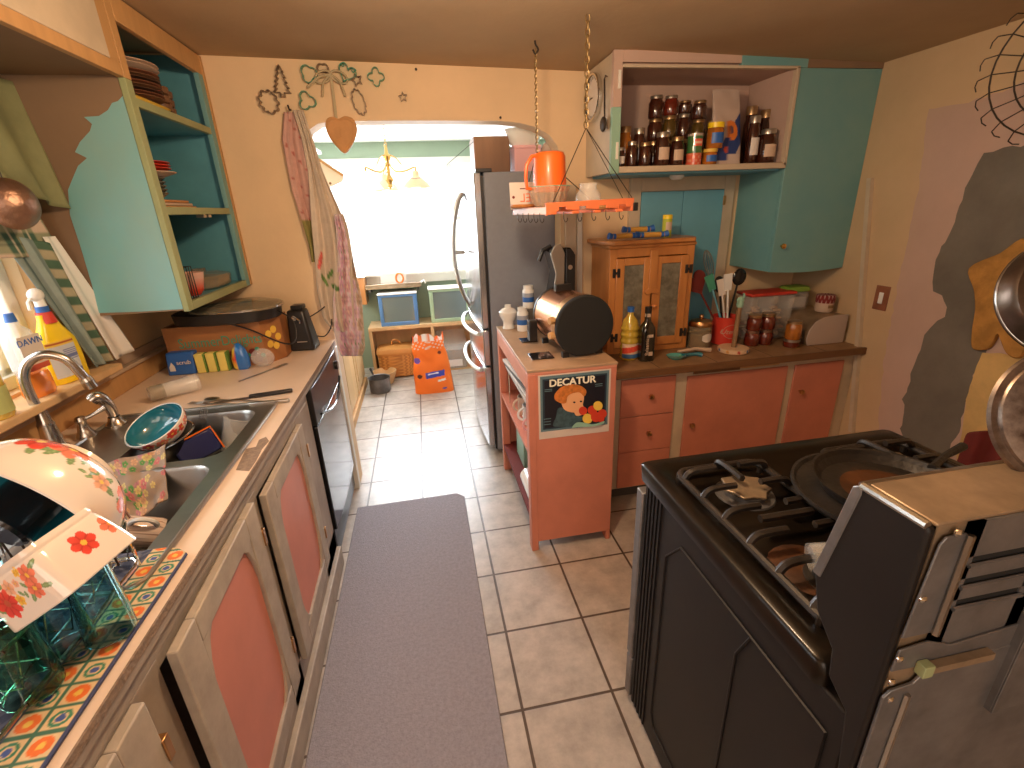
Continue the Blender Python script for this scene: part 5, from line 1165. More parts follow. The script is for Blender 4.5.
for j, y in enumerate((2.36, 2.44)):
    for k in range(4):
        mb = MB(); mb.lathe([(.001, 0), (.028, 0), (.036, .006), (.038, .028), (.034, .03), (.030, .006), (.001, .004)], 20)
        o = tag(obj('small_bowl', mb, 'oak_brown'), 'small brown ramekin in the ' + ('nearer' if j == 0 else 'farther') + ' stack at the right end of the top shelf', 'bowl', 'brown ramekins, ' + ('nearer' if j == 0 else 'farther') + ' stack'); o.location = (-.955 - .02 * j, y, 1.9055 + k * .0305)
z = 1.5755
for k, (m, lb) in enumerate((('bare_wood', 'wide wooden board at the bottom of the middle shelf'), ('label_cream', 'pale board lying on the wide wooden board'), ('pine', 'narrow brown board on top of the pale board'))):
    mb = MB(); mb.box((-.11, -.17 + .02 * k, 0), (.10, .17 - .03 * k, .010)); o = tag(obj('cutting_board', mb, m, bevel=.003), lb, 'cutting board'); o.location = (-1.0, 2.14, z); z += .0105
for k in range(5):
    plate('small_bowl', 'greenish small bowl in the short stack on the middle shelf', 'bowl', -.95, 2.05, z, .066, 'ribbed_glass', 'greenish bowls on the middle shelf', .02); z += .0125
z += .012
plate('dinner_plate', 'cream plate under the red plates on the middle shelf', 'plate', -.955, 2.075, z, .102, 'label_cream', None); z += .012
for k in range(3):
    plate('dinner_plate', 'red dinner plate topping the middle shelf stack', 'plate', -.955, 2.06, z, .094, 'red', 'red plates on the middle shelf'); z += .010
z = 1.2455
mb = MB()
for k in range(6): mb.tube([(-.03, .02 * k, 0), (-.03, .02 * k, .12), (.06, .02 * k, .12), (.06, .02 * k, 0)], .0022, 6)
for x in (-.03, .06): mb.tube([(x, 0, .003), (x, .10, .003)], .0022, 6)
o = tag(obj('plate_rack', mb, 'wire_dark'), 'dark wire plate rack at the front of the bottom shelf', 'rack'); o.location = (-.94, 1.965, z)
def cupp(u, v, co):
    c = np.tile(np.array([.66, .40, .32]), (len(u), 1)); z_ = co[:, 2]; c[z_ < .045] = (.75, .30, .04); c[z_ < .02] = (.70, .05, .02); return c
mb = MB(); mb.lathe([(.001, 0), (.03, 0), (.045, .02), (.055, .07), (.058, .09), (.053, .09), (.04, .02), (.001, .005)], 32)
o = tag(obj('soup_mug', mb, 'attr_gloss', paint=cupp), 'pink bowl-shaped mug with an orange and red base, bottom shelf', 'mug'); o.location = (-.93, 2.14, z)
t = thing('glass_casserole', 'low dark glass casserole with lid on the bottom cupboard shelf', 'casserole', (-.98, 2.37, z))
mb = MB(); mb.lathe([(.9, 0), (1, .01), (1.04, .045), (1.0, .045), (.95, .01), (.001, .006)], 48, sq=(.6, .10, .13), cap0=True); obj('dish', mb, 'glass_smoke', t)
mb = MB(); mb.lathe([(1.05, .046), (1.0, .055), (.6, .068), (.001, .072)], 48, sq=(.6, .10, .13)); mb.box((-.02, -.02, .072), (.02, .02, .085)); obj('lid', mb, 'glass_smoke', t)

# ------------------------------------------------------------------ far end of the left counter: fruit crate, skillet, can opener
CZ = .9055
p1, p2 = AZ(174, 372, CZ), AZ(264, 368, CZ)
zt = AY(215, 325, p1.y).z - CZ
W = p2.x - p1.x; t = thing('wooden_crate', 'painted wooden crate lettered in green with fruit, on the far counter', 'crate', (p1.x, p1.y, CZ))
mb = MB(); ol = [(0, 0), (W, 0), (W + .06, .10), (W + .06, .21), (0, .21)]; il = [(.012, .012), (W - .005, .012), (W + .047, .104), (W + .047, .198), (.012, .198)]
mb.prism(ol, 0, .01); n = 5
vs = [(x, y, h) for h in (.01, zt) for x, y in ol] + [(x, y, h) for h in (.01, zt) for x, y in il]
fs = []
for i in range(n):
    j = (i + 1) % n; fs += [(i, j, n + j, n + i), (2 * n + j, 2 * n + i, 3 * n + i, 3 * n + j), (n + i, n + j, 3 * n + j, 3 * n + i)]
mb.add(vs, fs); obj('crate_body', mb, 'copper_dark' if 0 else 'pinegrain_red', t, flat=True); MATS['pinegrain_red'].node_tree.nodes['Principled BSDF'].inputs['Roughness'].default_value = .5
mat('crate_wood', (.42, .17, .055), .55, var=.25, vscale=10, stretch=(.2, 1, 1)); t.children[0].data.materials[0] = MATS['crate_wood'] if t.children else None
mb = text_mesh('SummerDelights', .062, .0006, Matrix.Translation((W * .56, -.001, zt * .62)) @ Matrix.Rotation(PI / 2, 4, 'X') @ Matrix.Diagonal((.82, 1, 1, 1))); obj('lettering', mb, 'cutter_green', t, flat=True)
mb = MB()
for k, (x, z_) in enumerate(((.30, .035), (.34, .06), (.36, .03), (.26, .06))):
    mb.cyl((x, -.0015, z_), (x, 0, z_), .018, n=14, m=0)
    mb.cyl((x + .02, -.002, z_ + .014), (x + .02, 0, z_ + .014), .010, n=10, m=1)
d = V(.06, .10, 0).normalized(); nrm = V(d.y, -d.x, 0)
for k in range(5): a = 2 * PI * k / 5; c = V(W + .03, .05, zt * .55) + d * .028 * math.cos(a) + V(0, 0, .04 * math.sin(a)) + nrm * .001; mb.cyl(c, c + nrm * .001, .017, n=12, m=2)
obj('painted_fruit', mb, ['maroon', 'cutter_green', 'po_yel'], t, flat=True)
zc = CZ + zt
sk = thing('electric_skillet', 'black electric skillet with glass lid on top of the wooden crate', 'skillet', (p1.x + .25, p1.y + .09, zc + .001))
mb = MB(); mb.lathe([(.8, 0), (.98, .008), (1, .05), (.98, .052), (.95, .012), (.001, .006)], 60, sq=(.7, .215, .15), cap0=True); obj('pan_body', mb, 'black_plastic', sk)
mb = MB(); mb.lathe([(1.0, .053), (.99, .062), (.93, .068), (.6, .083), (.001, .088)], 60, sq=(.8, .19, .145), T=Matrix.Translation((.04, 0, 0))); o = obj('glass_lid', mb, 'glass_smoke', sk)
mb = MB(); mb.tube([(.04 + .19 * math.cos(a), .145 * math.sin(a), .056) for a in [2 * PI * i / 48 for i in range(48)]], .005, 6, closed=True); obj('lid_rim', mb, 'brushed_nickel', o)
mb = MB(); mb.tube(smoothcurve([(.20, -.03, .04), (.27, -.05, -.01), (.28, -.09, -.09), (.23, -.10, -.105), (.10, -.10, -.03), (.02, -.12, .01)], 6), .0035, 6); obj('power_cord', mb, 'black_plastic', sk)
# sponges and bags in front of the crate
fy = p1.y - .01
t = thing('sponge_pack', 'pack of yellow-green sponges in a blue wrapper in front of crate', 'sponges', (p1.x + .0, fy - .05, CZ))
mb = MB(); mb.box((.005, 0, 0), (.115, .045, .095)); mb.v = [(x, y + .02 * z / .095, z) for x, y, z in mb.v]; obj('wrapper', mb, 'blue_label', t, bevel=.006)
mb = MB(); mb.box((.018, -.0012, .02), (.04, 0, .04)); mb.prism([(.02, .04), (.03, .06), (.04, .04)], 0, .0012, T=XZ0); text_mesh('scrub', .026, .0006, Matrix.Translation((.078, -.001, .055)) @ Matrix.Rotation(PI / 2, 4, 'X'), mb=mb); obj('printed_logo', mb, 'label_white', t, flat=True)
mat('sponge_yellow', (.80, .66, .18), .9, bump=.4, bscale=150); mat('sponge_green', (.16, .28, .05), .9)
for k in range(3):
    mb = MB(); x = .12 + k * .045; mb.box((x, .002, 0), (x + .034, .04, .085)); s_ = obj('sponge', mb, 'sponge_yellow', t, bevel=.004)
    mb = MB(); mb.box((x + .0345, .002, 0), (x + .041, .04, .085)); obj('scouring_pad', mb, 'sponge_green', s_, bevel=.002)
t = thing('snack_bag', 'blue and yellow snack bag slumped beside the sponges', 'bag', (p1.x + .30, fy - .035, CZ))
def bagc(u, v, co):
    c = np.tile(np.array([.02, .16, .55]), (len(u), 1)); c[co[:, 0] < -.012] = (.85, .62, .06); k = (co[:, 0] + .02) ** 2 + (co[:, 2] - .06) ** 2 < .013 ** 2; c[k] = (.7, .05, .03); return c
mb = MB(); mb.lathe([(.7, 0), (1, .01), (1.05, .05), (.8, .09), (.3, .115), (.05, .118)], 60, sq=(.8, .034, .022), cap0=True); obj('bag_body', mb, 'attr_gloss', t, paint=bagc)
mb = MB(); mb.ball((0, 0, .04), .045, 20, sc=(1.1, .5, .95)); o = tag(obj('plastic_bag', mb, 'plastic_clear'), 'crinkled clear plastic bag at the right front of the crate', 'bag'); o.location = (p1.x + .39, fy - .035, CZ + .004)
# can opener
q = AZ(308, 354, CZ); q = V(-.615, 2.45, CZ)
t = thing('can_opener', 'tall black electric can opener by the hanging cloths', 'can opener', q, (0, 0, -.1))
mb = MB(); mb.hexa([(-.062, -.055, 0), (.058, -.055, 0), (.058, .055, 0), (-.062, .055, 0), (-.052, -.035, .20), (.030, -.035, .20), (.030, .04, .20), (-.052, .04, .20)]); obj('body', mb, 'black_plastic', t, bevel=.012)
mb = MB(); mb.box((-.03, -.03, .20), (.025, .03, .222)); obj('lever', mb, 'black_plastic', t, bevel=.005)
mb = MB(); mb.cyl((-.012, -.046, .165), (-.012, -.058, .165), .012, n=14); mb.tube([(-.02, -.05, .175), (.012, -.056, .155), (.01, -.052, .14)], .004, 6); obj('cutting_wheel', mb, 'chrome', t)
mb = MB(); mb.box((-.02, -.0535, .045), (.028, -.052, .049)); obj('badge', mb, 'lid_silver', t)
mb = MB(); mb.tube(smoothcurve([(.03, .03, .15), (.07, .05, .17), (.10, .08, .19)], 5), .003, 6); mb.tube(smoothcurve([(.05, .04, .05), (.09, .03, .05), (.115, .06, .08), (.118, .10, .12)], 5), .003, 6); obj('power_cord', mb, 'black_plastic', t)

# ------------------------------------------------------------------ cutlery and the smoky tumbler behind the sink
def blade(name, label, cat, pts, w, m, handle=None, group=None, z=.002):
    P_ = [AZ(x, y, CZ) for x, y in pts]; a, b = P_[0], P_[-1]; d = (b - a); L = d.length
    t = thing(name, label, cat, (a.x, a.y, CZ + z), (0, 0, math.atan2(d.y, d.x)), group)
    h = .45 * L
    if cat == 'fork':
        mb = MB(); mb.box((0, -.004, 0), (L * .72, .004, .002)); mb.box((L * .72, -.011, 0), (L * .80, .011, .002))
        for k in range(4): mb.box((L * .80, -.011 + k * .0062, 0), (L, -.0078 + k * .0062, .002))
        obj('fork_body', mb, m, t, bevel=.0006)
    elif cat == 'spoon':
        mb = MB(); mb.box((0, -.004, 0), (L * .75, .004, .002)); mb.ball((L * .87, 0, .004), .02, 16, sc=(1.5, 1, .2)); obj('spoon_body', mb, m, t)
    else:
        mb = MB(); mb.prism([(0, -w * .5), (h, -w * .5), (h, w * .5), (.02, w * .5), (0, w * .1)], 0, .0018); obj('blade', mb, m, t)
        mb = MB(); mb.box((h, -w * .45, -.001), (L, w * .45, .012)); obj('handle', mb, handle or 'black_plastic', t, bevel=.004)
    return t
blade('kitchen_knife', 'kitchen knife with black handle behind the sink', 'knife', [(212, 404), (293, 392)], .022, 'steel')
blade('dinner_fork', 'steel fork lying alone on the counter before the crate', 'fork', [(239, 382), (287, 364)], .01, 'steel')
blade('table_spoon', 'steel spoon in the cutlery pile beside the smoky tumbler', 'spoon', [(262, 402), (205, 400)], .01, 'steel')
blade('dinner_fork', 'steel fork in the cutlery pile beside the smoky tumbler', 'fork', [(255, 406), (190, 404)], .01, 'steel', z=.0045)
blade('butter_knife', 'plain butter knife along the rim of the sink', 'knife', [(215, 410), (290, 402)], .014, 'steel', 'steel')
a, b = AZ(152, 403, CZ), AZ(200, 390, CZ); d = (b - a).normalized()
t = thing('smoky_tumbler', 'smoky glass tumbler lying on its side behind the sink', 'tumbler', a + V(0, 0, .034), zbasis((0, 0, 0), d, (0, 0, 1)))
mb = MB(); mb.lathe([(.001, 0), (.026, 0), (.033, .16), (.031, .16), (.024, .02), (.001, .018)], 32); obj('glass_wall', mb, 'glass_thin', t)
mb = MB(); mb.lathe([(.001, .001), (.0265, .001), (.028, .045), (.001, .045)], 28); obj('dark_base', mb, 'glass_smoke', t)

# ------------------------------------------------------------------ in the sink
def bowl_prof(R, H, foot=.45, t_=.004):
    out = [(R * foot, 0), (R * foot * 1.03, H * .06), (R * foot * .98, H * .10)]
    for i in range(1, 25):
        a = i / 24 * PI / 2; out.append((R * foot * .98 + (R - R * foot * .98) * math.sin(a) ** .9, H * .10 + H * .90 * (1 - math.cos(a)) ** .95))
    return out
def make_bowl(t, R, H, paint, sq=None, foot=.45, inm='teal_glaze'):
    pr = bowl_prof(R, H, foot); k = len(pr)
    if sq: pr = [(r / R, z) for r, z in pr]
    dense = []
    for a, b in zip(pr, pr[1:]):
        for j in range(3): dense.append((a[0] + (b[0] - a[0]) * j / 3, a[1] + (b[1] - a[1]) * j / 3))
    dense.append(pr[-1]); q = pr[-1]; s_ = 1 / R if sq else 1
    mb = MB(); mb.lathe(dense, 260, sq=sq, cap0=True); obj('outer_glaze', mb, 'attr_gloss', t, paint=paint)
    mb = MB(); inner = [(r - .0035 * s_, z + .001) for r, z in pr[3:]]; inner = [(.001, H * .10)] + inner
    inner[-1] = (q[0] - .0035 * s_, q[1]); mb.lathe(inner, 96, sq=sq); obj('inner_glaze', mb, inm, t)
    mb = MB(); mb.lathe([(q[0] - .0037 * s_, q[1] - .0005), (q[0] - .002 * s_, q[1] + .0018), (q[0] + .0003 * s_, q[1] - .0005)], 96, sq=sq); obj('rim', mb, 'ceramic_white', t)
WHT = (.80, .70, .62); RED = (.72, .07, .05); COR = (.80, .20, .12); YEL = (.85, .50, .08); PCH = (.80, .42, .28); LGR = (.20, .30, .14); BLU = (.28, .42, .42)
def band_flowers(seed, n, hmax, circ, big=.028):
    rd = random.Random(seed); fl, lv = [], []
    for i in range(n):
        x = circ * (i + .5) / n + rd.uniform(-.01, .01); y = hmax * rd.uniform(.35, .7); col = [RED, COR, YEL, PCH][rd.choice([0, 1, 0, 2, 3])]
        R = big * (1 if col in (RED, COR) else .55) * rd.uniform(.85, 1.1)
        for k in range(4): a = rd.uniform(0, 6.28); lv.append((x + R * 1.05 * math.cos(a), y + R * 1.05 * math.sin(a), .011, .005, a, LGR))
        for k in range(5): lv.append((x + circ / n * .5 + rd.uniform(-.014, .014), y + rd.uniform(-.02, .02), .006, .0028, rd.uniform(0, 6), LGR if k else BLU))
        fl.append((x, y, R, rd.choice([5, 6, 7]), col, (.85, .6, .15))); fl.append((x + R * 1.3, y - R * .8, R * .45, 5, PCH, (.8, .4, .1)))
    return fl, lv
def bowlpaint(seed, n, R, H, big):
    fl, lv = band_flowers(seed, n, H * 1.3, 2 * PI * R * .85, big)
    def f(u, v, co): return flowers(u * 2 * PI * R * .85, v * H * 1.3, WHT, fl, lv)
    return f
c = AZ(154, 424, .965); R = 28.5 / FPX * pxm(c); nrm = (V(0, 0, 1) * 1.0 - CR * .26 - V(0, 1, 0) * .48).normalized()
def redband(u, v, co):
    fl = [(.02 + .034 * i, .085 + .01 * (i % 2), .017, 6, RED if i % 3 else COR, YEL) for i in range(16)]
    return flowers(u * .5, v * .11, WHT, fl, [(.036 + .034 * i, .085, .01, .005, i, LGR) for i in range(15)])
t = thing('floral_bowl', 'teal-lined bowl with a red floral band resting in the sink', 'bowl', c - nrm * .062, zbasis((0, 0, 0), nrm, CR)); make_bowl(t, R, .062, redband)
c2 = AZ(152, 441, .885); t = thing('steel_bowl', 'wide stainless mixing bowl under the teal bowl in the sink', 'bowl', (c2.x, c2.y, .80), (.05, -.12, 0))
r2_ = 40 / FPX * pxm(c2)
mb = MB(); mb.lathe([(.001, 0), (r2_ * .5, 0), (r2_ * .9, .05), (r2_, .088), (r2_ + .006, .09), (r2_ - .003, .088), (r2_ * .87, .05), (r2_ * .45, .004), (.001, .003)], 48); obj('bowl_body', mb, 'black_enamel', t)
mb = MB(); mb.tube([((r2_ + .003) * math.cos(a), (r2_ + .003) * math.sin(a), .09) for a in [2 * PI * i / 48 for i in range(48)]], .0028, 6, closed=True); obj('rim', mb, 'chrome', t)
a = AZ(182, 452, .85); b = AZ(212, 436, .87); d = (b - a).normalized()
t = thing('navy_dish', 'navy blue rectangular dish with an orange edge in the sink', 'dish', a, basis((0, 0, 0), d, (0, .5, 1)))
mb = MB(); mb.box((-.02, -.05, -.025), (.10, .03, .025)); obj('dish_body', mb, 'navy', t, bevel=.008); mb = MB(); mb.tube([(.10, -.05, .026), (.10, .03, .026), (-.02, .03, .026)], .003, 6); obj('orange_edge', mb, 'bag_orange', t)
a = AZ(228, 440, .83); t = thing('plastic_tumbler', 'clear plastic tumbler tipped over in the far sink bowl', 'tumbler', (a.x, a.y, .79), zbasis((0, 0, 0), (.35, .35, 1), (1, 0, 0)))
mb = MB(); mb.lathe([(.001, 0), (.032, 0), (.045, .11), (.043, .11), (.03, .004), (.001, .003)], 32); obj('cup_wall', mb, 'plastic_clear', t); mb = MB(); mb.tube([(.045 * math.cos(a), .045 * math.sin(a), .11) for a in [2 * PI * i / 32 for i in range(32)]], .0022, 6, closed=True); obj('rim', mb, 'plastic_clear', t)
a = AZ(225, 448, .80); mb = MB(); mb.ball((0, 0, 0), .035, 20, sc=(1.2, .9, .35)); o = tag(obj('serving_spoon', mb, 'black_gloss'), 'glossy black ladle bowl lying beside the clear tumbler', 'ladle'); o.location = (a.x, a.y, .775)
mb = MB(); mb.tube([(0, 0, 0), (-.06, .08, .05), (-.09, .13, .06)], .005, 6); obj('handle', mb, 'black_gloss', o)
a = AZ(201, 432, .86); t = thing('dinner_fork', 'steel fork standing tines up in the far sink bowl', 'fork', a, basis((0, 0, 0), (.25, .3, 1), (1, 0, 0)))
mb = MB(); mb.box((-.08, -.003, -.001), (.03, .003, .001)); mb.box((.03, -.012, -.001), (.045, .012, .001)); [mb.box((.045, -.012 + k * .007, -.001), (.085, -.009 + k * .007, .001)) for k in range(4)]; obj('fork_body', mb, 'steel', t)
# dishcloth over the divider
cr = [AZ(100, 466, .94), AZ(166, 446, .94), AY(168, 500, 1.20), AY(124, 524, 1.15)]
def clothf(u, v):
    p = (cr[0] * (1 - u) + cr[1] * u) * (1 - v) + (cr[3] * (1 - u) + cr[2] * u) * v
    return p + V(0, 0, .008 * noise.noise(V(u * 3.2, v * 3, 1)) + .004 * math.sin(u * 7 + v * 2) + .03 * v * (1 - v)) + V(0, -1, .3) * .014 * noise.noise(V(u * 4, v * 4, 7))
def clothp(u, v, co):
    rd = random.Random(3); fl = [(rd.uniform(0, .25), rd.uniform(0, .2), rd.uniform(.010, .018), 5, rd.choice([(.55, .16, .16), (.6, .35, .2), (.10, .30, .08), (.45, .2, .25), (.62, .5, .2)]), (.5, .3, .2)) for _ in range(60)]
    return flowers(u * .25, v * .2, (.34, .25, .19), fl, [])
mb = MB(); mb.sheet(clothf, 90, 70); tag(obj('dish_cloth', mb, 'attr_cloth', solid=.004, paint=clothp), 'rumpled floral dishcloth draped over the sink divider', 'cloth')
a = AZ(163, 532, .78); a.z = .775
def spk(u, v, co):
    s_ = np.sin(co[:, 2] * 260 + u * 40) * np.sin(u * 120 - co[:, 2] * 90); c = np.tile(np.array([.72, .55, .45]), (len(u), 1)); c[s_ > .80] = (.15, .05, .03); return c
t = thing('speckled_mug', 'white brown-speckled mug lying in the near sink bowl', 'mug', a, zbasis((0, 0, 0), (-.7, -.2, .35), (.5, -.3, .6)))
mb = MB(); mb.lathe([(.001, 0), (.036, 0), (.040, .01), (.040, .09), (.037, .09), (.036, .01), (.001, .006)], 100); obj('mug_body', mb, 'attr_gloss', t, paint=spk)
mb = MB(); mb.tube([(.038 + .028 * math.sin(a), 0, .045 + .028 * math.cos(a)) for a in [PI * i / 12 for i in range(13)]], .006, 8); obj('handle', mb, 'ceramic_white', t)

# ------------------------------------------------------------------ drying mat, rack and dishes at the near end
MZ = .9065
mm0 = [(-.515, .20), (-.515, .86), (-.535, .885), (-.60, .90), (-1.08, .90), (-1.10, .88), (-1.10, .20)]
def matp(u, v, co):
    x, y = co[:, 0], co[:, 1]; n_ = np.sin(x * 170 + 3 * np.sin(y * 60)) * np.sin(y * 150 + 2 * np.sin(x * 70)); c = np.where(n_[:, None] > .1, np.array([[.045, .05, .09]]), np.array([[.11, .11, .15]]))
    e = -.515 - x; k = e < .075; gy = ((y - .2) / .036); cell = np.floor(gy); fy_ = gy % 1; row = np.floor(e / .038); fx = (e / .038) % 1
    tile = np.stack([.72 + 0 * x, .52 + 0 * x, .28 + 0 * x], 1)
    line = (fy_ < .14) | (fx < .12); odd = ((cell + row) % 2) == 0
    rr = np.hypot((fy_ - .57), (fx - .56)); tile[odd & (rr < .36)] = (.78, .17, .03); tile[odd & (rr < .14)] = (.80, .50, .08)
    tile[~odd & (rr < .34) & (rr > .22)] = (.05, .22, .12); tile[~odd & (rr < .16)] = (.06, .10, .30); tile[line] = (.06, .16, .10); tile[(e < .004)] = (.05, .06, .14)
    c[k] = tile[k]; k2 = (y > .855); c[k2 & k] = tile[k2 & k]; return c
mb = MB(); mb.sheet(lambda u, v: (-1.10 + .585 * u, .20 + .70 * v - (.03 * max(0, (u - .9) * 10) ** 2 if v > .9 else 0) * (v - .9) * 10, MZ + .004 + .0015 * math.sin(v * 60) * (u < .85)), 330, 300)
tag(obj('drying_mat', mb, 'attr_cloth', solid=.004, paint=matp), 'blue dish drying mat with an orange tile border beside the sink', 'mat')
# wire dish rack
t = rk2 = thing('dish_rack', 'chrome wire dish rack standing on the drying mat', 'rack', (-.80, .60, MZ + .008))
rx0, rx1, ry0, ry1 = -.20, .215, -.30, .26
mb = MB(); R = .0035
for z_ in (.012, .10):
    mb.tube([(x, y, z_) for x, y in rrect(rx0, ry0, rx1, ry1, .03)], R, 8, closed=True)
mb.tube([(rx0, ry1, .10), (rx0, ry1, .20), (rx1 - .02, ry1, .20), (rx1, ry1, .10)], R * 1.2, 8)
for x, y in ((rx0, ry0), (rx1, ry0), (rx0, ry1), (rx1, ry1)): mb.tube([(x * .97, y * .97, 0), (x * .97, y * .97, .10)], R, 8)
obj('frame', mb, 'chrome', rk2); mb = MB()
for k in range(11):
    y = ry0 + .03 + k * .052; mb.tube([(rx0, y, .10), (rx0 + .02, y, .014), (rx1 - .02, y, .014), (rx1, y, .10)], .0018, 6)
for k in range(7):
    x = rx0 + .03 + k * .058; mb.tube([(x, ry0, .10), (x, ry0 + .012, .014), (x, ry1 - .012, .014), (x, ry1, .10)], .0018, 6)
obj('wires', mb, 'chrome', rk2); mb = MB()
for k in range(7):
    x = rx0 + .06 + k * .05; mb.tube([(x, ry1 - .02, .014), (x, ry1 - .035, .13), (x + .012, ry1 - .035, .14), (x + .024, ry1 - .035, .13), (x + .024, ry1 - .02, .014)], .0018, 6)
obj('plate_prongs', mb, 'wire_dark', rk2)
# big floral bowl on its side with the black pot inside
def placed(name, label, cat, px, py, zc_, ax, xh): 
    c = AZ(px, py, zc_); z_ = (CR * ax[0] + CU * ax[1] + CF * ax[2]).normalized(); return thing(name, label, cat, c, zbasis((0, 0, 0), z_, CR * xh[0] + CU * xh[1])), c, z_
t, c, z_ = placed('floral_bowl', 'large white bowl printed with red flowers tipped over the dish rack', 'bowl', 8, 520, 1.06, (-.24, -.87, -1.0), (1, 0))
RB, HB = .118, .105; F0 = AD(85.5, 462.4, .80); t.location = F0; c = F0 + z_ * HB
fl1, lv1 = [], []
def big1(u, v, co):
    fl, lv = band_flowers(5, 11, HB * 1.35, 2 * PI * RB * .8, .030); return flowers(u * 2 * PI * RB * .8, v * HB * 1.35, WHT, fl, lv)
make_bowl(t, RB, HB, big1, foot=.40)
t2, c_, zz_ = placed('black_pot', 'glossy black pot tucked inside the large floral bowl', 'pot', 12, 535, 1.055, (-.24, -.87, -1.0), (1, 0)); t2.location = c - z_ * .075 - CR * .055 - CU * .03
mb = MB(); mb.lathe([(.001, .07), (.040, .07), (.044, .065), (.044, .0), (.040, .0), (.001, .002)], 40); obj('pot_body', mb, 'black_gloss', t2)
# rectangular floral dish
t, c, z_ = placed('baking_dish', 'white floral baking dish turned over in front of the large bowl', 'baking dish', 30, 600, 1.05, (.56, -.72, -.25), (.76, .62))
HD = .077; Q_ = Matrix(((.84185, -.15282, .51763), (-.10884, -.98744, -.11452), (.52863, .04007, -.84791))).to_4x4(); Q_.translation = (-.539, .685, 1.144); Q_.translation = Q_.translation - Q_.col[0].xyz * .070 - CU * .012; Q_.translation = EYE + (Q_.translation - EYE) * .93; t.matrix_basis = Q_
def dishp(u, v, co):
    x, y, z = co[:, 0] / .63, co[:, 1] / .92, co[:, 2] / .92; s_ = np.where(np.abs(y) > .049, x, y + 1.0 * np.sign(x))
    fl = [(-.062, .030, .022, 7, RED, (.7, .4, .1)), (-.030, .046, .026, 8, RED, (.5, .1, .05)), (.045, .050, .017, 6, COR, YEL), (.052, .030, .017, 6, COR, YEL), (.0, .052, .010, 5, YEL, (.8, .3, .05)), (.018, .030, .007, 5, PCH, YEL), (-.002, .030, .013, 5, PCH, (.7, .3, .1)), (.035, .018, .008, 5, YEL, YEL), (1.0, .04, .02, 6, RED, YEL), (.95, .04, .018, 6, COR, YEL)]
    lv = [(-.05, .05, .012, .006, .5, LGR), (-.045, .018, .012, .006, 2, LGR), (-.075, .05, .010, .005, 1.2, BLU), (.068, .055, .010, .004, .3, LGR), (.03, .058, .010, .004, 2.4, LGR), (.012, .045, .006, .003, 1, LGR), (.02, .050, .006, .003, 2, LGR), (-.012, .060, .006, .003, .3, LGR), (.03, .038, .007, .003, .9, LGR), (.068, .022, .009, .004, 2.6, LGR), (-.018, .022, .007, .004, 0, LGR)]
    return flowers(s_, z, WHT, fl, lv)
prd = [(.84, 0), (.86, .007), (.84, .011)] + [(.84 + .16 * (i / 20) ** .6, .011 + .066 * i / 20) for i in range(21)]
dn = []
for a, b in zip(prd, prd[1:]):
    for j in range(3): dn.append((a[0] + (b[0] - a[0]) * j / 3, a[1] + (b[1] - a[1]) * j / 3))
dn.append(prd[-1])
def shell(prof, hx, hy, r, N, M_=None):
    base = rrect(-hx, -hy, hx, hy, r, 10); L = [0]
    for i in range(len(base)): L.append(L[-1] + math.dist(base[i], base[(i + 1) % len(base)]))
    P_ = []
    for j in range(N):
        s_ = L[-1] * j / N; i = max(k for k in range(len(base)) if L[k] <= s_ + 1e-9); k = (s_ - L[i]) / max(1e-9, L[i + 1] - L[i]); a, b = base[i], base[(i + 1) % len(base)]
        P_.append((a[0] + (b[0] - a[0]) * k, a[1] + (b[1] - a[1]) * k))
    mb = MB(); vs = [(x * f, y * f, z) for x, y in P_ for f, z in prof]; k = len(prof)
    fs = [(j * k + i, ((j + 1) % N) * k + i, ((j + 1) % N) * k + i + 1, j * k + i + 1) for j in range(N) for i in range(k - 1)] + [tuple(j * k for j in range(N))[::-1]]
    mb.add(vs, fs); return mb
mb = shell(dn, .059, .064, .020, 420); obj('outer_glaze', mb, 'attr_gloss', t, paint=dishp)
mb = shell([(.82, .012), (.86, .03), (.965, .0765), (.98, .0785), (1.0, .077)], .059, .064, .020, 160); obj('inner_glaze', mb, 'ceramic_white', t)
# teal drinking glasses upside down on the mat
def tumbler(px, py, label, m, h=.14, r=.034, tl=(0, 0, 0)):
    p = AZ(px, py, MZ + .012); mb = MB(); mb.lathe([(r, 0), (r * .96, .04), (r * .80, h * .9), (r * .78, h), (.001, h), (.001, h - .012), (r * .72, h - .014), (r * .88, .04), (r * .93, 0), (r, 0)], 32)
    o = tag(obj('drinking_glass', mb, m), label, 'glass'); o.location = (p.x, p.y, MZ + .0085 + .006); o.rotation_euler = tl
tumbler(112, 632, 'upturned teal drinking glass nearest the corner of the mat', 'glass_teal')
tumbler(70, 648, 'upturned teal drinking glass, second along the mat edge', 'glass_teal')
tumbler(35, 690, 'upturned green drinking glass nearest the camera on the mat', 'glass_green')
tumbler(15, 640, 'upturned teal drinking glass farthest left beneath the dish', 'glass_teal')

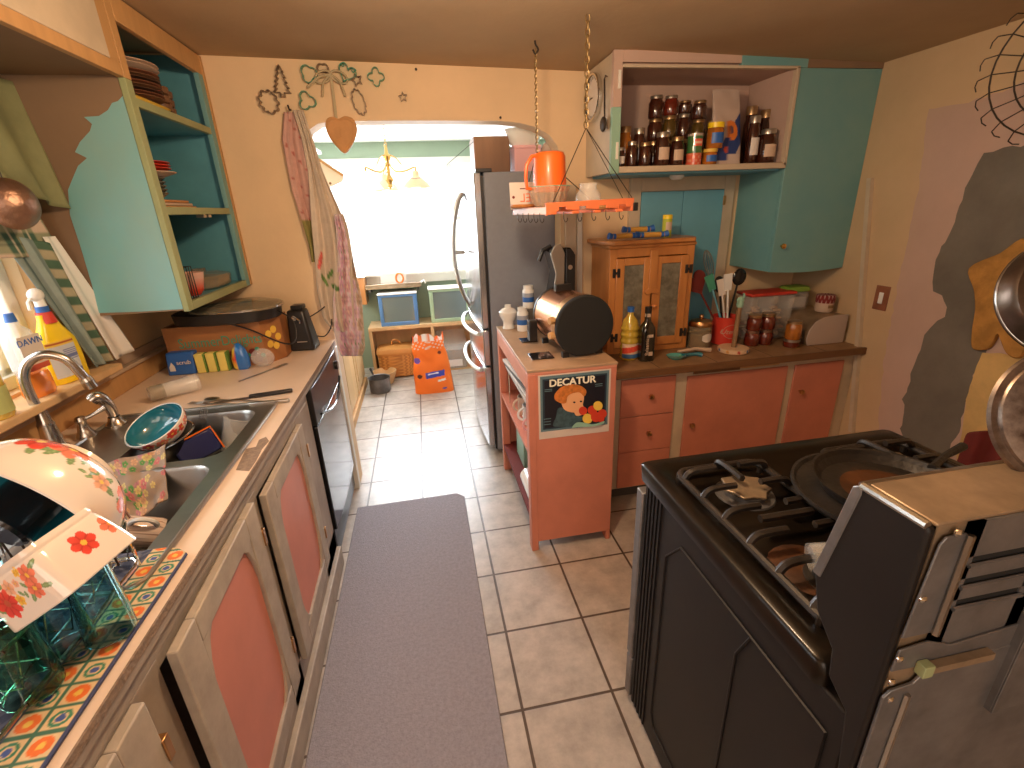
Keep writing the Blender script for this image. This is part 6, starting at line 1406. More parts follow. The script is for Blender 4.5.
# ------------------------------------------------------------------ sill bottles
SZ = 1.0605
def bottle(name, label, px, py, parts, rotz=0, h=None):
    p = AZ(px, py, SZ); t = thing(name, label, 'bottle', (p.x, p.y, SZ), (0, 0, rotz)); return t
def ell(prof, ax, ay, n=48, e=.7): mb = MB(); mb.lathe(prof, n, sq=(e, ax, ay)); return mb
t = bottle('spray_bottle', 'yellow cleaner spray bottle with a white trigger on the sill', 72, 377, None, -.15)
t.location = (-1.165, 1.69, SZ)
mb = ell([(.001, 0), (.95, 0), (1, .006), (1, .09), (.92, .13), (.55, .175), (.40, .20), (.38, .215), (.001, .215)], .032, .066); obj('bottle_body', mb, 'yellow_soap', t)
mb = MB(); mb.cyl((0, 0, .188), (0, 0, .222), .025, .020, 24); obj('red_collar', mb, 'red', t); mb = MB(); mb.cyl((0, 0, .2225), (0, 0, .24), .0165, n=20); obj('blue_ring', mb, 'blue_label', t)
mb = MB(); mb.cyl((0, 0, .24), (0, 0, .262), .014, .013, 18); mb.ball((0, -.004, .275), .022, 18, sc=(.8, 1.05, .95)); mb.tube([(0, -.02, .272), (.0, -.036, .258), (0, -.038, .235)], .005, 6); obj('trigger_head', mb, 'plastic_white', t)
def lab(u, v, co):
    y, z = co[:, 1], co[:, 2]; c = np.tile(np.array([.62, .66, .72]), (len(y), 1)); c[(z > .118)] = (.85, .6, .1); c[(z > .124) & (z < .132)] = (.45, .10, .03); c[(z < .105) & (z > .07) & (np.abs(np.sin(z * 500)) > .5) & (y > -.02)] = (.15, .2, .45); c[(z < .04) & (y > .0)] = (.12, .15, .5); return c
mb = MB(); mb.sheet(lambda u, v: (.0335 * (1 - abs(-.9 + 1.3 * u) ** 2.6) ** (.38) + .0006 if abs(-.9 + 1.3 * u) < 1 else 0, (-.9 + 1.3 * u) * .066, .02 + .115 * v), 30, 40); obj('label', mb, 'attr_paper', t, paint=lab)
t = bottle('dish_soap', 'half-full orange dish soap bottle with clear top on the sill', 30, 398, None, -.1); t.location = (-1.155, 1.55, SZ)
mb = ell([(.001, 0), (.9, 0), (1, .01), (.95, .06), (.88, .07)], .026, .045); obj('liquid_body', mb, 'dawn_orange', t)
mb = ell([(.90, .0705), (.92, .10), (1.0, .15), (.8, .19), (.35, .21), (.33, .22)], .026, .045); obj('clear_body', mb, 'plastic_clear', t)
def dlab(u, v, co):
    c = np.tile(np.array([.70, .62, .55]), (len(u), 1)); z = co[:, 2]; y = co[:, 1]; c[z < .095] = (.62, .10, .05); k = (y - .012) ** 2 + (z - .115) ** 2 < .014 ** 2; c[k] = (.80, .30, .12); k = (y - .015) ** 2 + (z - .115) ** 2 < .006 ** 2; c[k] = (.5, .04, .03); return c
mb = MB(); mb.sheet(lambda u, v: (.027, -.036 + .072 * u, .08 + .10 * v), 30, 40); lb_ = obj('label', mb, 'attr_paper', t, paint=dlab)
mb = text_mesh('DAWN', .026, .0005, Matrix.Translation((.0278, .0, .162)) @ Matrix.Rotation(PI / 2, 4, 'Z') @ Matrix.Rotation(PI / 2, 4, 'X')); obj('lettering', mb, 'blue_label', lb_, flat=True)
mb = MB(); mb.cyl((0, 0, .2205), (0, 0, .245), .014, .011, 16); obj('cap', mb, 'blue_label', t)
t = bottle('hand_soap', 'olive green hand soap bottle at the left end of the sill', 8, 410, None); t.location = (-1.135, 1.375, SZ)
mb = ell([(.001, 0), (.9, 0), (1, .008), (1, .11), (.8, .14), (.35, .15), (.001, .15)], .028, .036, e=1); obj('bottle_body', mb, 'oil_yellow', t)
mb = MB(); mb.lathe([(.0285, .015), (.0285, .085)], 30, T=Matrix.Diagonal((1.02, 1.3, 1, 1))); mat('olive_label', (.48, .52, .20), .5); obj('label', mb, 'olive_label', t)
mb = MB(); mb.cyl((0, 0, .15), (0, 0, .185), .007, n=12); mb.box((-.01, -.035, .183), (.01, .012, .195)); obj('pump', mb, 'plastic_white', t)

# ------------------------------------------------------------------ window curtains and copper mold
def quadsheet(c4, amp, k, nu=60, nv=50, X=None, nrm=(1, 0, 0)):
    c4 = [Vector(p) for p in c4]; nrm = Vector(nrm)
    def f(u, v):
        p = (c4[0] * (1 - u) + c4[1] * u) * (1 - v) + (c4[3] * (1 - u) + c4[2] * u) * v
        return p + nrm * amp * math.sin(u * k + v) * (.4 + .6 * v)
    return f
mb = MB(); mb.sheet(quadsheet([(-1.16, .50, 1.94), AX(14, 82, -1.16), AX(66, 209, -1.13), AX(-160, 130, -1.13)], .014, 38), 120, 24)
tag(obj('window_valance', mb, 'curtain_green', solid=.003), 'olive green gathered valance across the top of the sink window', 'curtain')
def plaid(su, sv):
    def f(u, v, co):
        a = (u * su) % 1; b = (v * sv) % 1; A = a < .5; B = b < .5; c = np.tile(np.array([.62, .48, .38]), (len(u), 1)); c[A ^ B] = (.30, .31, .20); c[A & B] = (.06, .13, .09)
        c[(np.abs(a - .25) < .03)] = (.62, .55, .42); c[(np.abs(b - .25) < .03)] *= .6; return c
    return f
mb = MB(); mb.sheet(quadsheet([(-1.175, .5, 1.66), (-1.165, 1.80, 1.62), (-1.16, 1.84, 1.44), (-1.17, .5, 1.50)], .010, 44), 200, 24)
tag(obj('plaid_valance', mb, 'attr_cloth', solid=.002, paint=plaid(14, 1.6)), 'green and pink plaid curtain border below the olive valance', 'curtain')
mb = MB(); mb.sheet(quadsheet([(-1.165, 1.63, 1.52), (-1.15, 1.80, 1.48), (-1.14, 1.89, 1.065), (-1.155, 1.80, 1.065)], .010, 16), 60, 70)
def strp(u, v, co):
    c = np.tile(np.array([.22, .29, .28]), (len(u), 1)); c[(u > .35) & (u < .5)] = (.30, .38, .36); c[(u > .18) & (u < .28)] = (.10, .16, .17); k = u > .68; q_ = ((v * 7) % 1 < .5); c[k & q_] = (.07, .14, .09); c[k & ~q_] = (.40, .36, .24); return c
tag(obj('window_curtain', mb, 'attr_cloth', solid=.002, paint=strp), 'blue-grey curtain panel with plaid hem beside the spray bottle', 'curtain')
mb = MB(); mb.sheet(quadsheet([(-1.158, 1.79, 1.50), (-1.15, 1.83, 1.50), (-1.125, 1.99, 1.07), (-1.135, 1.885, 1.065)], .006, 7), 24, 30)
tag(obj('curtain_lining', mb, 'ceramic_white', solid=.002), 'plain white strip of curtain lining against the window casing', 'curtain')
p = AX(12, 204, -1.08); t = thing('copper_mold', 'round hammered copper mold hanging in the sink window', 'mold', p, zbasis((0, 0, 0), (.9, -.42, 0), (0, 0, 1)))
rm = 23 / FPX * pxm(p)
mb = MB(); mb.lathe([(rm + .004, 0), (rm, .004), (rm * .93, .012), (rm * .75, .03), (rm * .4, .042), (.001, .045)], 48); obj('mold_body', mb, 'copper_dark', t)
mb = MB(); mb.tube([(rm, 0, 0), (rm + .12, 0, 0)], .0015, 5); obj('hanging_wire', mb, 'wire_dark', t)
# ------------------------------------------------------------------ jars on the open cupboard shelf
JS = JZ + .0142
def jar(label, cx, r, h, z, Y, fill, lidm, lab=None, group=None):
    p = AY(cx, 160, Y); t = thing('preserve_jar', label, 'jar', (p.x, Y, z), None, group)
    hb = h * .86
    mb = MB(); mb.lathe([(.001, 0), (r * .9, 0), (r, .006), (r, hb * .80), (r * .80, hb * .93), (r * .80, hb), (.001, hb)], 24); obj('jar_body', mb, fill, t)
    mb = MB(); mb.lathe([(r * .84, hb - .001), (r * .84, h - .003), (r * .80, h), (.001, h)], 24, cap0=True); obj('lid', mb, lidm, t)
    if lab:
        mb = MB(); a0, a1 = -PI / 2 - .85, -PI / 2 + .7
        mb.sheet(lambda u, v: ((r + .0008) * math.cos(a0 + (a1 - a0) * u), (r + .0008) * math.sin(a0 + (a1 - a0) * u), hb * (.22 + .42 * v)), 10, 1); obj('label', mb, lab, t)
    return t
pm = lambda px, Y=2.35: px / FPX * 2.45
def J(cx, w, top, base_z, Y): r = w / 3.938 / FPX * pxm(AY(cx, 160, Y)) / 2; zt = AY(cx, top, Y).z; return r, zt - base_z
def px_(c): return 600 + c / 3.938
def py_(c): return 40 + c / 3.938
rows = [
 # label, cx, width, top, Y, fill, lid, labelmat
 ('short dark jar with white label at the left end of the jam shelf', 80, 34, 424, 2.31, 'jam', 'lid_silver', 'label_white'),
 ('small dark jar second from the left in the front row', 124, 40, 400, 2.32, 'jam', 'lid_silver', None),
 ('squat dark jar with gold lid third in the front row', 176, 46, 404, 2.32, 'jam', 'lid_gold', None),
 ('large dark mason jar with a cream label and silver lid, front row', 242, 58, 364, 2.31, 'jam', 'lid_silver', 'label_cream'),
 ('dark jar with square cream label left of the tin can', 300, 54, 382, 2.31, 'jam', 'lid_gold', 'label_cream')]
for lb, cx, w, top, Y, f, l_, lm in rows:
    r, h = J(px_(cx), w, py_(top), JS, Y); jar(lb, px_(cx), r, h, JS, Y, f, l_, lm)
second = [('dark amber jar behind the short jar at the left end', 96, 52, 342, 2.40, 'jam_orange', 'lid_gold'), ('dark jar behind the second front jar', 150, 48, 348, 2.405, 'jam', 'lid_silver'),
 ('dark jar at the bottom of the leftmost tall stack', 208, 54, 400, 2.41, 'jam', 'lid_gold'), ('dark jar hidden low behind the labelled mason jar', 264, 54, 398, 2.41, 'jam', 'lid_gold'), ('dark jar hidden low behind the square label jar', 318, 48, 392, 2.41, 'jam', 'lid_gold'), ('dark jar hidden low behind the tin can', 374, 52, 398, 2.41, 'jam', 'lid_gold')]
tops = {}
for lb, cx, w, top, Y, f, l_ in second:
    r, h = J(px_(cx), w, py_(top), JS, Y); jar(lb, px_(cx), r, h, JS, Y, f, l_); tops[cx] = JS + h + .0006
for lb, cx, w, top, f, l_ in (('dark jar in the middle of the leftmost tall stack', 208, 56, 312, 'jam', 'lid_gold'), ('olive jar in the middle of the second tall stack', 264, 58, 300, 'jam_olive', 'lid_gold'), ('dark jar in the middle of the third tall stack', 318, 46, 292, 'jam', 'lid_silver'), ('amber-topped jar in the middle of the rightmost tall stack', 374, 54, 315, 'jam_olive', 'lid_gold')):
    r, h = J(px_(cx), w, py_(top), tops[cx], 2.41); jar(lb, px_(cx), r, h, tops[cx], 2.41, f, l_); tops[cx] += h + .0006
for lb, cx, w, top, f, l_ in (('dark jar on top of the leftmost tall stack', 208, 56, 220, 'jam', 'lid_silver'), ('amber jar on top of the second tall stack', 264, 56, 221, 'jam_red', 'lid_silver'), ('dark jar on top of the third tall stack', 318, 50, 241, 'jam', 'lid_gold'), ('dark jar on top of the rightmost tall stack', 374, 56, 240, 'jam', 'lid_gold')):
    r, h = J(px_(cx), w, py_(top), tops[cx], 2.41); jar(lb, px_(cx), r, h, tops[cx], 2.41, f, l_)
for lb, cx, w, top, Y, f, l_, lm in (('tall dark jar right behind the white paper bag', 592, 46, 300, 2.33, 'jam', 'lid_silver', 'label_white'), ('dark labelled jar at the right end of the jam shelf', 650, 66, 352, 2.31, 'jam', 'lid_silver', 'label_cream'), ('dark jar behind the right end jar', 632, 54, 276, 2.42, 'jam', 'lid_gold', None), ('dark jar half hidden behind the paper bag', 575, 50, 262, 2.43, 'jam', 'lid_gold', None), ('small dark jar behind the yellow-lidded peanut butter', 425, 40, 318, 2.43, 'jam_olive', 'lid_gold', None)):
    r, h = J(px_(cx), w, py_(top), JS, Y); jar(lb, px_(cx), r, h, JS, Y, f, l_, lm)
# tin can
r, h = J(px_(368), 58, py_(372), JS, 2.30); p = AY(px_(368), 160, 2.30)
def canp(u, v, co):
    z = co[:, 2] / h; x = co[:, 0]; c = np.tile(np.array([.05, .16, .05]), (len(z), 1)); c[z < .38] = (.72, .12, .06); c[(np.sin(x * 260) * np.sin(z * 30) > .3) & (z < .36)] = (.75, .30, .18); c[(z > .62) & (z < .85) & (np.abs(x) < r * .6)] = (.80, .10, .05); c[(z > .70) & (z < .77) & (np.abs(x) < r * .5)] = (.85, .6, .4); c[z > .95] = (.5, .4, .35); return c
t = thing('tin_can', 'green and red fruit tin among the jam jars', 'can', (p.x, 2.30, JS)); mb = MB(); mb.lathe([(.001, 0), (r, 0)] + [(r, h * k / 40) for k in range(1, 41)], 80); obj('can_body', mb, 'attr_gloss', t, paint=canp)
mb = MB(); mb.lathe([(r * .98, h), (r * .98, h + .002), (r * .9, h + .002), (r * .88, h - .001), (.001, h - .001)], 32); obj('can_rim', mb, 'lid_silver', t)
def pb(label, cx, w, top, z0, Y):
    r, h = J(px_(cx), w, py_(top), z0, Y); p = AY(px_(cx), 160, Y); t = thing('peanut_butter_jar', label, 'jar', (p.x, Y, z0))
    mb = MB(); mb.lathe([(.001, 0), (r * .92, 0), (r, .005), (r, h * .72), (r * .9, h * .80), (.001, h * .80)], 28); obj('jar_body', mb, 'jam_orange', t)
    mb = MB(); mb.lathe([(r * .98, h * .80), (r * .98, h), (.001, h)], 28, cap0=True); obj('lid', mb, 'yellow_soap' if top < 400 else 'po_yel', t)
    mb = MB(); mb.sheet(lambda u, v: ((r + .0008) * math.cos(-2.5 + 1.9 * u), (r + .0008) * math.sin(-2.5 + 1.9 * u), h * (.2 + .4 * v)), 12, 1); obj('label', mb, 'blue_label', t); return p, h
_, hb_ = pb('small amber jar under the peanut butter jar', 430, 56, 430, JS, 2.30); pb('yellow-lidded peanut butter jar stacked among the jam jars', 444, 62, 326, JS + hb_ + .0006, 2.30)
# paper bag leaning
cs = [AY(px_(456), py_(470), 2.30), AY(px_(562), py_(470), 2.30), AY(px_(576), py_(196), 2.42), AY(px_(458), py_(210), 2.42)]
bw = cs[1].x - cs[0].x; bh = cs[2].z - JS
def bp_(u, v, co):
    x = (co[:, 0]) / bw; z = co[:, 2] / bh; c = np.tile(np.array([.58, .45, .38]), (len(x), 1)); f = co[:, 1] < 10
    c[(z < .52 * x + .12) & (z > .06) & (z > .62 * (x - .55))] = (.03, .06, .22); c[((x - .72) ** 2 + ((z - .46) * 1.6) ** 2 < .045)] = (.78, .22, .04); c[((x - .70) ** 2 + ((z - .47) * 1.6) ** 2 < .008)] = (.15, .08, .12); c[((x - .42) ** 2 + ((z - .20) * 1.8) ** 2 < .006)] = (.65, .10, .05); c[(x > .45) & (z < .14)] = (.62, .50, .44); return c
def bagsh(u, v):
    a = 2 * PI * u; d = .035 * (1 - .8 * v); x = bw / 2 + (bw / 2) * math.copysign(abs(math.cos(a)) ** .5, math.cos(a)) + .03 * v; y = d * math.copysign(abs(math.sin(a)) ** .6, math.sin(a))
    return (x, y + .10 * v ** 1.2 + .004 * noise.noise(V(x * 20, v * 6, 2)), bh * v * (1 + .02 * math.sin(a)))
t = thing('paper_bag', 'tall white paper flour bag leaning between the jam jars', 'bag', (cs[0].x, 2.335, JS)); mb = MB(); mb.sheet(bagsh, 120, 80); mb.add([bagsh(i / 30, 0) for i in range(30)], [tuple(range(30))[::-1]]); obj('bag_body', mb, 'attr_paper', t, paint=bp_)

# ------------------------------------------------------------------ pie safe on the back counter
HZ = .7712
hu = t = thing('pie_safe', 'small pine hutch with two smoky glass doors on the back counter', 'hutch', (1.14, 2.42, HZ))
hx0, hx1, hy0, hy1, hz = .925, 1.385, 2.295, 2.56, 1.335
mb = MB(); mb.box((hx0, hy0 + .022, HZ), (hx0 + .018, hy1, hz)); mb.box((hx1 - .018, hy0 + .022, HZ), (hx1, hy1, hz)); mb.box((hx0 + .018, hy1 - .01, HZ), (hx1 - .018, hy1, hz)); mb.box((hx0 + .018, hy0 + .022, HZ), (hx1 - .018, hy1 - .01, HZ + .018)); P('carcass', mb, 'pine', bevel=.002)
mb = MB(); mb.prism([(hx0 - .03, hy0 + .05), (hx0 + .01, hy0 - .02), (hx1 - .01, hy0 - .02), (hx1 + .03, hy0 + .05), (hx1 + .03, hy1), (hx0 - .03, hy1)], hz, hz + .022); mb.box((hx0 - .008, hy0 - .004, hz - .018), (hx1 + .008, hy1, hz)); P('top', mb, 'pine', bevel=.006)
mb = MB(); fy = hy0
mb.box((hx0, fy, HZ), (hx0 + .04, fy + .021, hz - .018)); mb.box((hx1 - .04, fy, HZ), (hx1, fy + .021, hz - .018)); mb.box((hx0 + .04, fy, hz - .06), (hx1 - .04, fy + .021, hz - .018)); mb.box((hx0 + .04, fy, HZ), (hx1 - .04, fy + .021, HZ + .03)); P('face_frame', mb, 'pine', bevel=.002)
mb = MB(); mb.prism([(-.022, 0), (.022, 0), (.022, -.19), (.045, -.205), (.03, -.225), (.0, -.215), (-.03, -.225), (-.045, -.205), (-.022, -.19)], 0, .008, T=Matrix.Translation(((hx0 + hx1) / 2, fy - .012, hz - .03)) @ XZ(0)); P('center_bracket', mb, 'pine', bevel=.002)
def hdoor(x0, x1, hside):
    z0, z1 = HZ + .034, hz - .064; f = .045; mb = MB()
    for a, b in (((x0, z0), (x0 + f, z1)), ((x1 - f, z0), (x1, z1)), ((x0 + f, z0), (x1 - f, z0 + f)), ((x0 + f, z1 - f * .8), (x1 - f, z1))): mb.box((a[0], fy - .011, a[1]), (b[0], fy - .0005, b[1]))
    d = P('door', mb, 'pine', bevel=.003)
    mb = MB(); mb.box((x0 + f - .002, fy - .006, z0 + f - .002), (x1 - f + .002, fy - .003, z1 - f * .8 + .002)); P('door_glass', mb, 'ribbed_glass', d, flat=True)
    mb = MB(); kx = x1 - .012 if hside < 0 else x0 + .012; mb.lathe([(.001, 0), (.005, 0), (.005, .006), (.012, .012), (.001, .02)], 14, T=zbasis((kx, fy - .011, (z0 + z1) / 2 - .02), (0, -1, 0))); P('knob', mb, 'pine', d)
    hx = x0 if hside < 0 else x1
    for z_ in (z0 + .06, z1 - .07):
        mb = MB(); mb.prism([(-.02, -.022), (-.006, -.022), (-.003, -.006), (.003, -.006), (.006, -.022), (.02, -.022), (.02, .022), (.006, .022), (.003, .006), (-.003, .006), (-.006, .022), (-.02, .022)], 0, .003, T=Matrix.Translation((hx, fy - .0115, z_)) @ XZ(0)); P('hinge', mb, 'black_plastic', d, flat=True)
xm = (hx0 + hx1) / 2; hdoor(hx0 + .032, xm - .004, -1); hdoor(xm + .004, hx1 - .032, 1)
# things on the hutch
HT = hz + .0225
mat('wrap_gold', (.62, .32, .06), .35); 
for k, (x, y, a, z_) in enumerate(((1.02, 2.36, .06, 0), (1.165, 2.34, -.10, 0), (1.10, 2.365, -.02, .028))):
    t = thing('wrapped_stick', ['gold candy stick with blue twisted ends on the hutch, leftmost', 'gold candy stick with blue twisted ends nearest the small green can', 'gold candy stick lying across the two others on the hutch'][k], 'candy', (x, y, HT + .0175 + z_), (0, 0, a), 'wrapped sticks on the pine hutch')
    mb = MB(); mb.cyl((-.065, 0, 0), (.065, 0, 0), .013, n=14); obj('wrapper', mb, 'wrap_gold', t)
    for s_ in (-1, 1):
        mb = MB(); mb.cyl((s_ * .063, 0, 0), (s_ * .083, 0, .004), .0135, .017, 10); mb.cyl((s_ * .045, 0, 0), (s_ * .06, 0, 0), .0136, n=12); obj('twisted_end', mb, 'blue_label', t)
def small(name, label, cat, px, py, Y=None, z=None):
    return None
q = AY(666, 240, 2.38)
t = thing('seasoning_can', 'small yellow-green cylinder can standing at right on the hutch', 'can', (q.x, 2.38, HT)); mb = MB(); mb.lathe([(.001, 0), (.024, 0), (.024, .09), (.001, .09)], 28)
mat('lime', (.48, .52, .04), .4); obj('can_body', mb, 'lime', t); mb = MB(); mb.lathe([(.0245, .09), (.0245, .106), (.022, .110), (.001, .110)], 28); obj('lid', mb, 'yellow_soap', t)
mb = MB(); mb.sheet(lambda u, v: (.0246 * math.cos(-2.3 + 1.5 * u), .0246 * math.sin(-2.3 + 1.5 * u), .035 + .04 * v), 10, 1); obj('label', mb, 'label_cream', t)
# oil and black bottle in front of hutch
def rowpos(px, Y): return AY(px, 330, Y).x
x = rowpos(627, 2.20); t = thing('oil_bottle', 'yellow cooking oil bottle with blue cap before the pine hutch', 'bottle', (x + .02, 2.21, HZ))
mb = MB(); pr = [(.001, 0), (.043, 0), (.047, .008)] + [(.047 - .003 * (1 + math.cos(k * 1.05)), .01 + .17 * k / 30) for k in range(31)] + [(.035, .205), (.016, .228), (.014, .245), (.001, .245)]; mb.lathe(pr, 36); obj('bottle_body', mb, 'oil_yellow', t)
mb = MB(); mb.cyl((0, 0, .2455), (0, 0, .27), .018, n=18); obj('cap', mb, 'blue_label', t)
def oill(u, v, co):
    c = np.tile(np.array([.75, .55, .40]), (len(u), 1)); c[v < .3] = (.05, .16, .35); k = (np.abs(v - .62 - .25 * (u - .5)) < .2); c[k] = (.75, .08, .04); return c
mb = MB(); mb.sheet(lambda u, v: (.0485 * math.cos(-2.75 + 2.4 * u), .0485 * math.sin(-2.75 + 2.4 * u), .012 + .075 * v), 40, 30); l_ = obj('label', mb, 'attr_paper', t, paint=oill)
x = rowpos(645, 2.16); t = thing('dark_bottle', 'tall black glass bottle with pale lettering beside the oil', 'bottle', (x + .012, 2.16, HZ))
mb = MB(); mb.lathe([(.98, 0), (1, .006), (1, .15), (.9, .175), (.45, .20), (.38, .21), (.38, .255), (.001, .255)], 40, sq=(.6, .038, .034), cap0=True); obj('bottle_body', mb, 'wine_black', t)
mb = MB(); mb.cyl((0, 0, .225), (0, 0, .242), .0155, n=16); obj('neck_band', mb, 'label_cream', t); mb = MB(); mb.cyl((0, 0, .2425), (0, 0, .275), .0165, n=16); obj('cap', mb, 'black_plastic', t)
mb = text_mesh('Balsamico', .026, .0004, Matrix.Translation((-.012, -.0345, .085)) @ Matrix.Rotation(PI / 2, 4, 'X') @ Matrix.Rotation(PI / 2, 4, 'Z')); mb.box((-.008, -.0348, .125), (.018, -.0342, .14)); mb.box((-.002, -.0348, .03), (.02, -.0342, .05)); obj('lettering', mb, 'label_cream', t, flat=True)
# canister
x = AY(699, 320, 2.28).x; t = thing('canister', 'glass canister with domed metal lid beside the red utensil can', 'canister', (x + .02, 2.29, HZ))
mb = MB(); mb.lathe([(.001, 0), (.058, 0), (.06, .006), (.06, .115), (.056, .12)], 32); obj('glass_body', mb, 'glass_smoke', t)
mb = MB(); mb.lathe([(.001, .004), (.054, .004), (.054, .08), (.001, .085)], 24); obj('contents', mb, 'tile_wood', t)
mb = MB(); mb.lathe([(.060, .1205), (.062, .135), (.055, .148), (.02, .158), (.006, .160), (.012, .168), (.010, .178), (.001, .182)], 32, cap0=True); obj('lid', mb, 'bronze', t)
mb = MB(); mb.sheet(lambda u, v: (.0612 * math.cos(-1.9 + 1.1 * u), .0612 * math.sin(-1.9 + 1.1 * u), .05 + .03 * math.sqrt(max(0, math.sin(PI * (.08 + .84 * u)))) * (v - .5) * 1.6 + .012), 16, 4); obj('label', mb, 'label_white', t)
# red utensil can
x = AY(722, 322, 2.33).x + .02; UY = 2.33
t = uc_ = thing('utensil_can', 'red can lettered Utensils holding spoons and spatulas', 'can', (x, UY, HZ))
mb = MB(); mb.lathe([(.001, 0), (.066, 0), (.068, .15), (.070, .153), (.066, .153), (.064, .004), (.001, .003)], 36); obj('can_body', mb, 'red_can', t)
T0 = lambda dz: Matrix.Translation((0, -.0688, dz)) @ Matrix.Rotation(PI / 2, 4, 'X')
mb = text_mesh('Utensils', .036, .0004, T0(.075), shear=.3)
mb.v = [(px * 1.0, -math.sqrt(max(1e-6, .0692 ** 2 - px * px)) - (.0688 + py) * 0 - .0003 * (1 if py < -.0688 else 0), pz) for px, py, pz in mb.v]
obj('lettering', mb, 'label_cream', t, flat=True)
mb = MB(); mb.tube([(.045 * math.cos(a) , -math.sqrt(.0692 ** 2 - (.045 * math.cos(a)) ** 2), .076 + .038 * math.sin(a)) for a in [2 * PI * i / 32 for i in range(32)]], .0013, 4, closed=True); obj('oval_line', mb, 'label_cream', t)
def utensil(name, label, cat, dx, dy, top, kind, m, hm=None, lean=(0, 0)):
    q = AY(top[0], top[1], UY + dy); b = V(x + dx * .3, UY + dy * .5, HZ + .06); d = (q - b); L = d.length
    t = thing(name, label, cat, b, basis((0, 0, 0), V(0, 0, 1).cross(d).cross(V(0, 0, 1)) if 0 else V(1, 0, -d.x / d.z), V(0, 1, 0)))
    # local z close to d
    Tm = d.to_track_quat('Z', 'Y').to_matrix().to_4x4(); t.matrix_basis = Matrix.Translation(b) @ Matrix.Rotation(math.atan2(d.x, d.z), 4, 'Y')
    mb = MB(); mb.tube([(0, 0, 0), (0, 0, L * .72)], .0055 if kind != 'tongs' else .004, 8); obj('handle', mb, hm or m, t)
    mb = MB()
    if kind == 'spoon': mb.ball((0, 0, L * .86), .036, 18, sc=(.9, .3, 1.25))
    elif kind == 'big': mb.ball((0, 0, L * .84), .042, 18, sc=(1, .3, 1.1))
    elif kind == 'heart':
        pts = [(16 * math.sin(a) ** 3 * .0040, -(13 * math.cos(a) - 5 * math.cos(2 * a) - 2 * math.cos(3 * a) - math.cos(4 * a)) * .0048) for a in [2 * PI * i / 40 for i in range(40)]]
        mb.prism([(px, -pz) for px, pz in pts], -.004, .004, T=Matrix.Translation((0, 0, L * .80)) @ XZ(0))
    elif kind == 'flat': mb.prism([(-.02, 0), (.02, 0), (.026, .09), (-.026, .09)], -.002, .002, T=Matrix.Translation((0, 0, L * .70)) @ XZ(0))
    elif kind == 'tongs':
        for s_ in (-1, 1): mb.tube([(s_ * .004, 0, L * .2), (s_ * .012, 0, L * .6), (s_ * .014, 0, L * .9), (s_ * .004, 0, L)], .0045, 6)
    elif kind == 'whisk':
        for k in range(6):
            a = PI * k / 6; mb.tube(smoothcurve([(0, 0, L * .62), (.022 * math.cos(a), .022 * math.sin(a), L * .8), (.018 * math.cos(a), .018 * math.sin(a), L * .94), (0, 0, L), (-.018 * math.cos(a), -.018 * math.sin(a), L * .94), (-.022 * math.cos(a), -.022 * math.sin(a), L * .8), (0, 0, L * .62)], 4), .0012, 5)
    obj('head', mb, m, t); return t
utensil('spatula', 'dark red heart-shaped spatula left of the utensil can', 'spatula', -.05, .03, (688, 270), 'heart', 'maroon')
utensil('whisk', 'tall steel balloon whisk in the red utensil can', 'whisk', -.03, .0, (706, 250), 'whisk', 'steel', 'grey_dark')
utensil('serving_spoon', 'dark serving spoon rising in the middle of the utensil can', 'spoon', .0, .03, (717, 276), 'spoon', 'black_plastic')
utensil('spatula', 'teal-handled spatula beside the steel whisk', 'spatula', -.02, -.03, (709, 272), 'flat', 'cutter_green', 'teal_bright')
utensil('spatula', 'white plastic spatula leaning right in the utensil can', 'spatula', .03, -.03, (730, 272), 'flat', 'plastic_white')
utensil('ladle', 'large black ladle leaning to the right of the utensil can', 'ladle', .04, .02, (741, 266), 'big', 'black_gloss', 'black_plastic')
utensil('scraper', 'short white scraper in the red utensil can', 'scraper', .01, -.02, (722, 279), 'flat', 'label_white')
# paper towel holder
q = AZ(733, 348, HZ); hx_ = AY(733, 340, 2.15).x + .015
t = thing('towel_holder', 'wooden paper towel holder with floral base and teal finial', 'towel holder', (hx_, 2.16, HZ))
def basep(u, v, co): return flowers(u * .45, co[:, 2], (.72, .50, .32), [(.02 + .05 * i, .012, .009, 5, [(.6, .08, .05), (.08, .16, .4), (.75, .35, .1)][i % 3], (.8, .6, .2)) for i in range(9)])
mb = MB(); mb.lathe([(.001, 0), (.074, 0), (.078, .004), (.078, .010), (.078, .018), (.074, .022), (.001, .022)], 160); obj('base', mb, 'attr_satin', t, paint=basep)
mb = MB(); mb.cyl((0, 0, .0225), (.006, 0, .235), .012, n=18); obj('post', mb, 'tile_wood', t)
mb = MB(); mb.lathe([(.014, .235), (.019, .25), (.016, .262), (.02, .272), (.012, .285), (.001, .29)], 18, T=Matrix.Translation((.006, 0, 0)), cap0=True); mb.tube([(.014, 0, .27), (.024, 0, .29), (.02, 0, .305)], .006, 8); obj('finial', mb, 'mint', t)
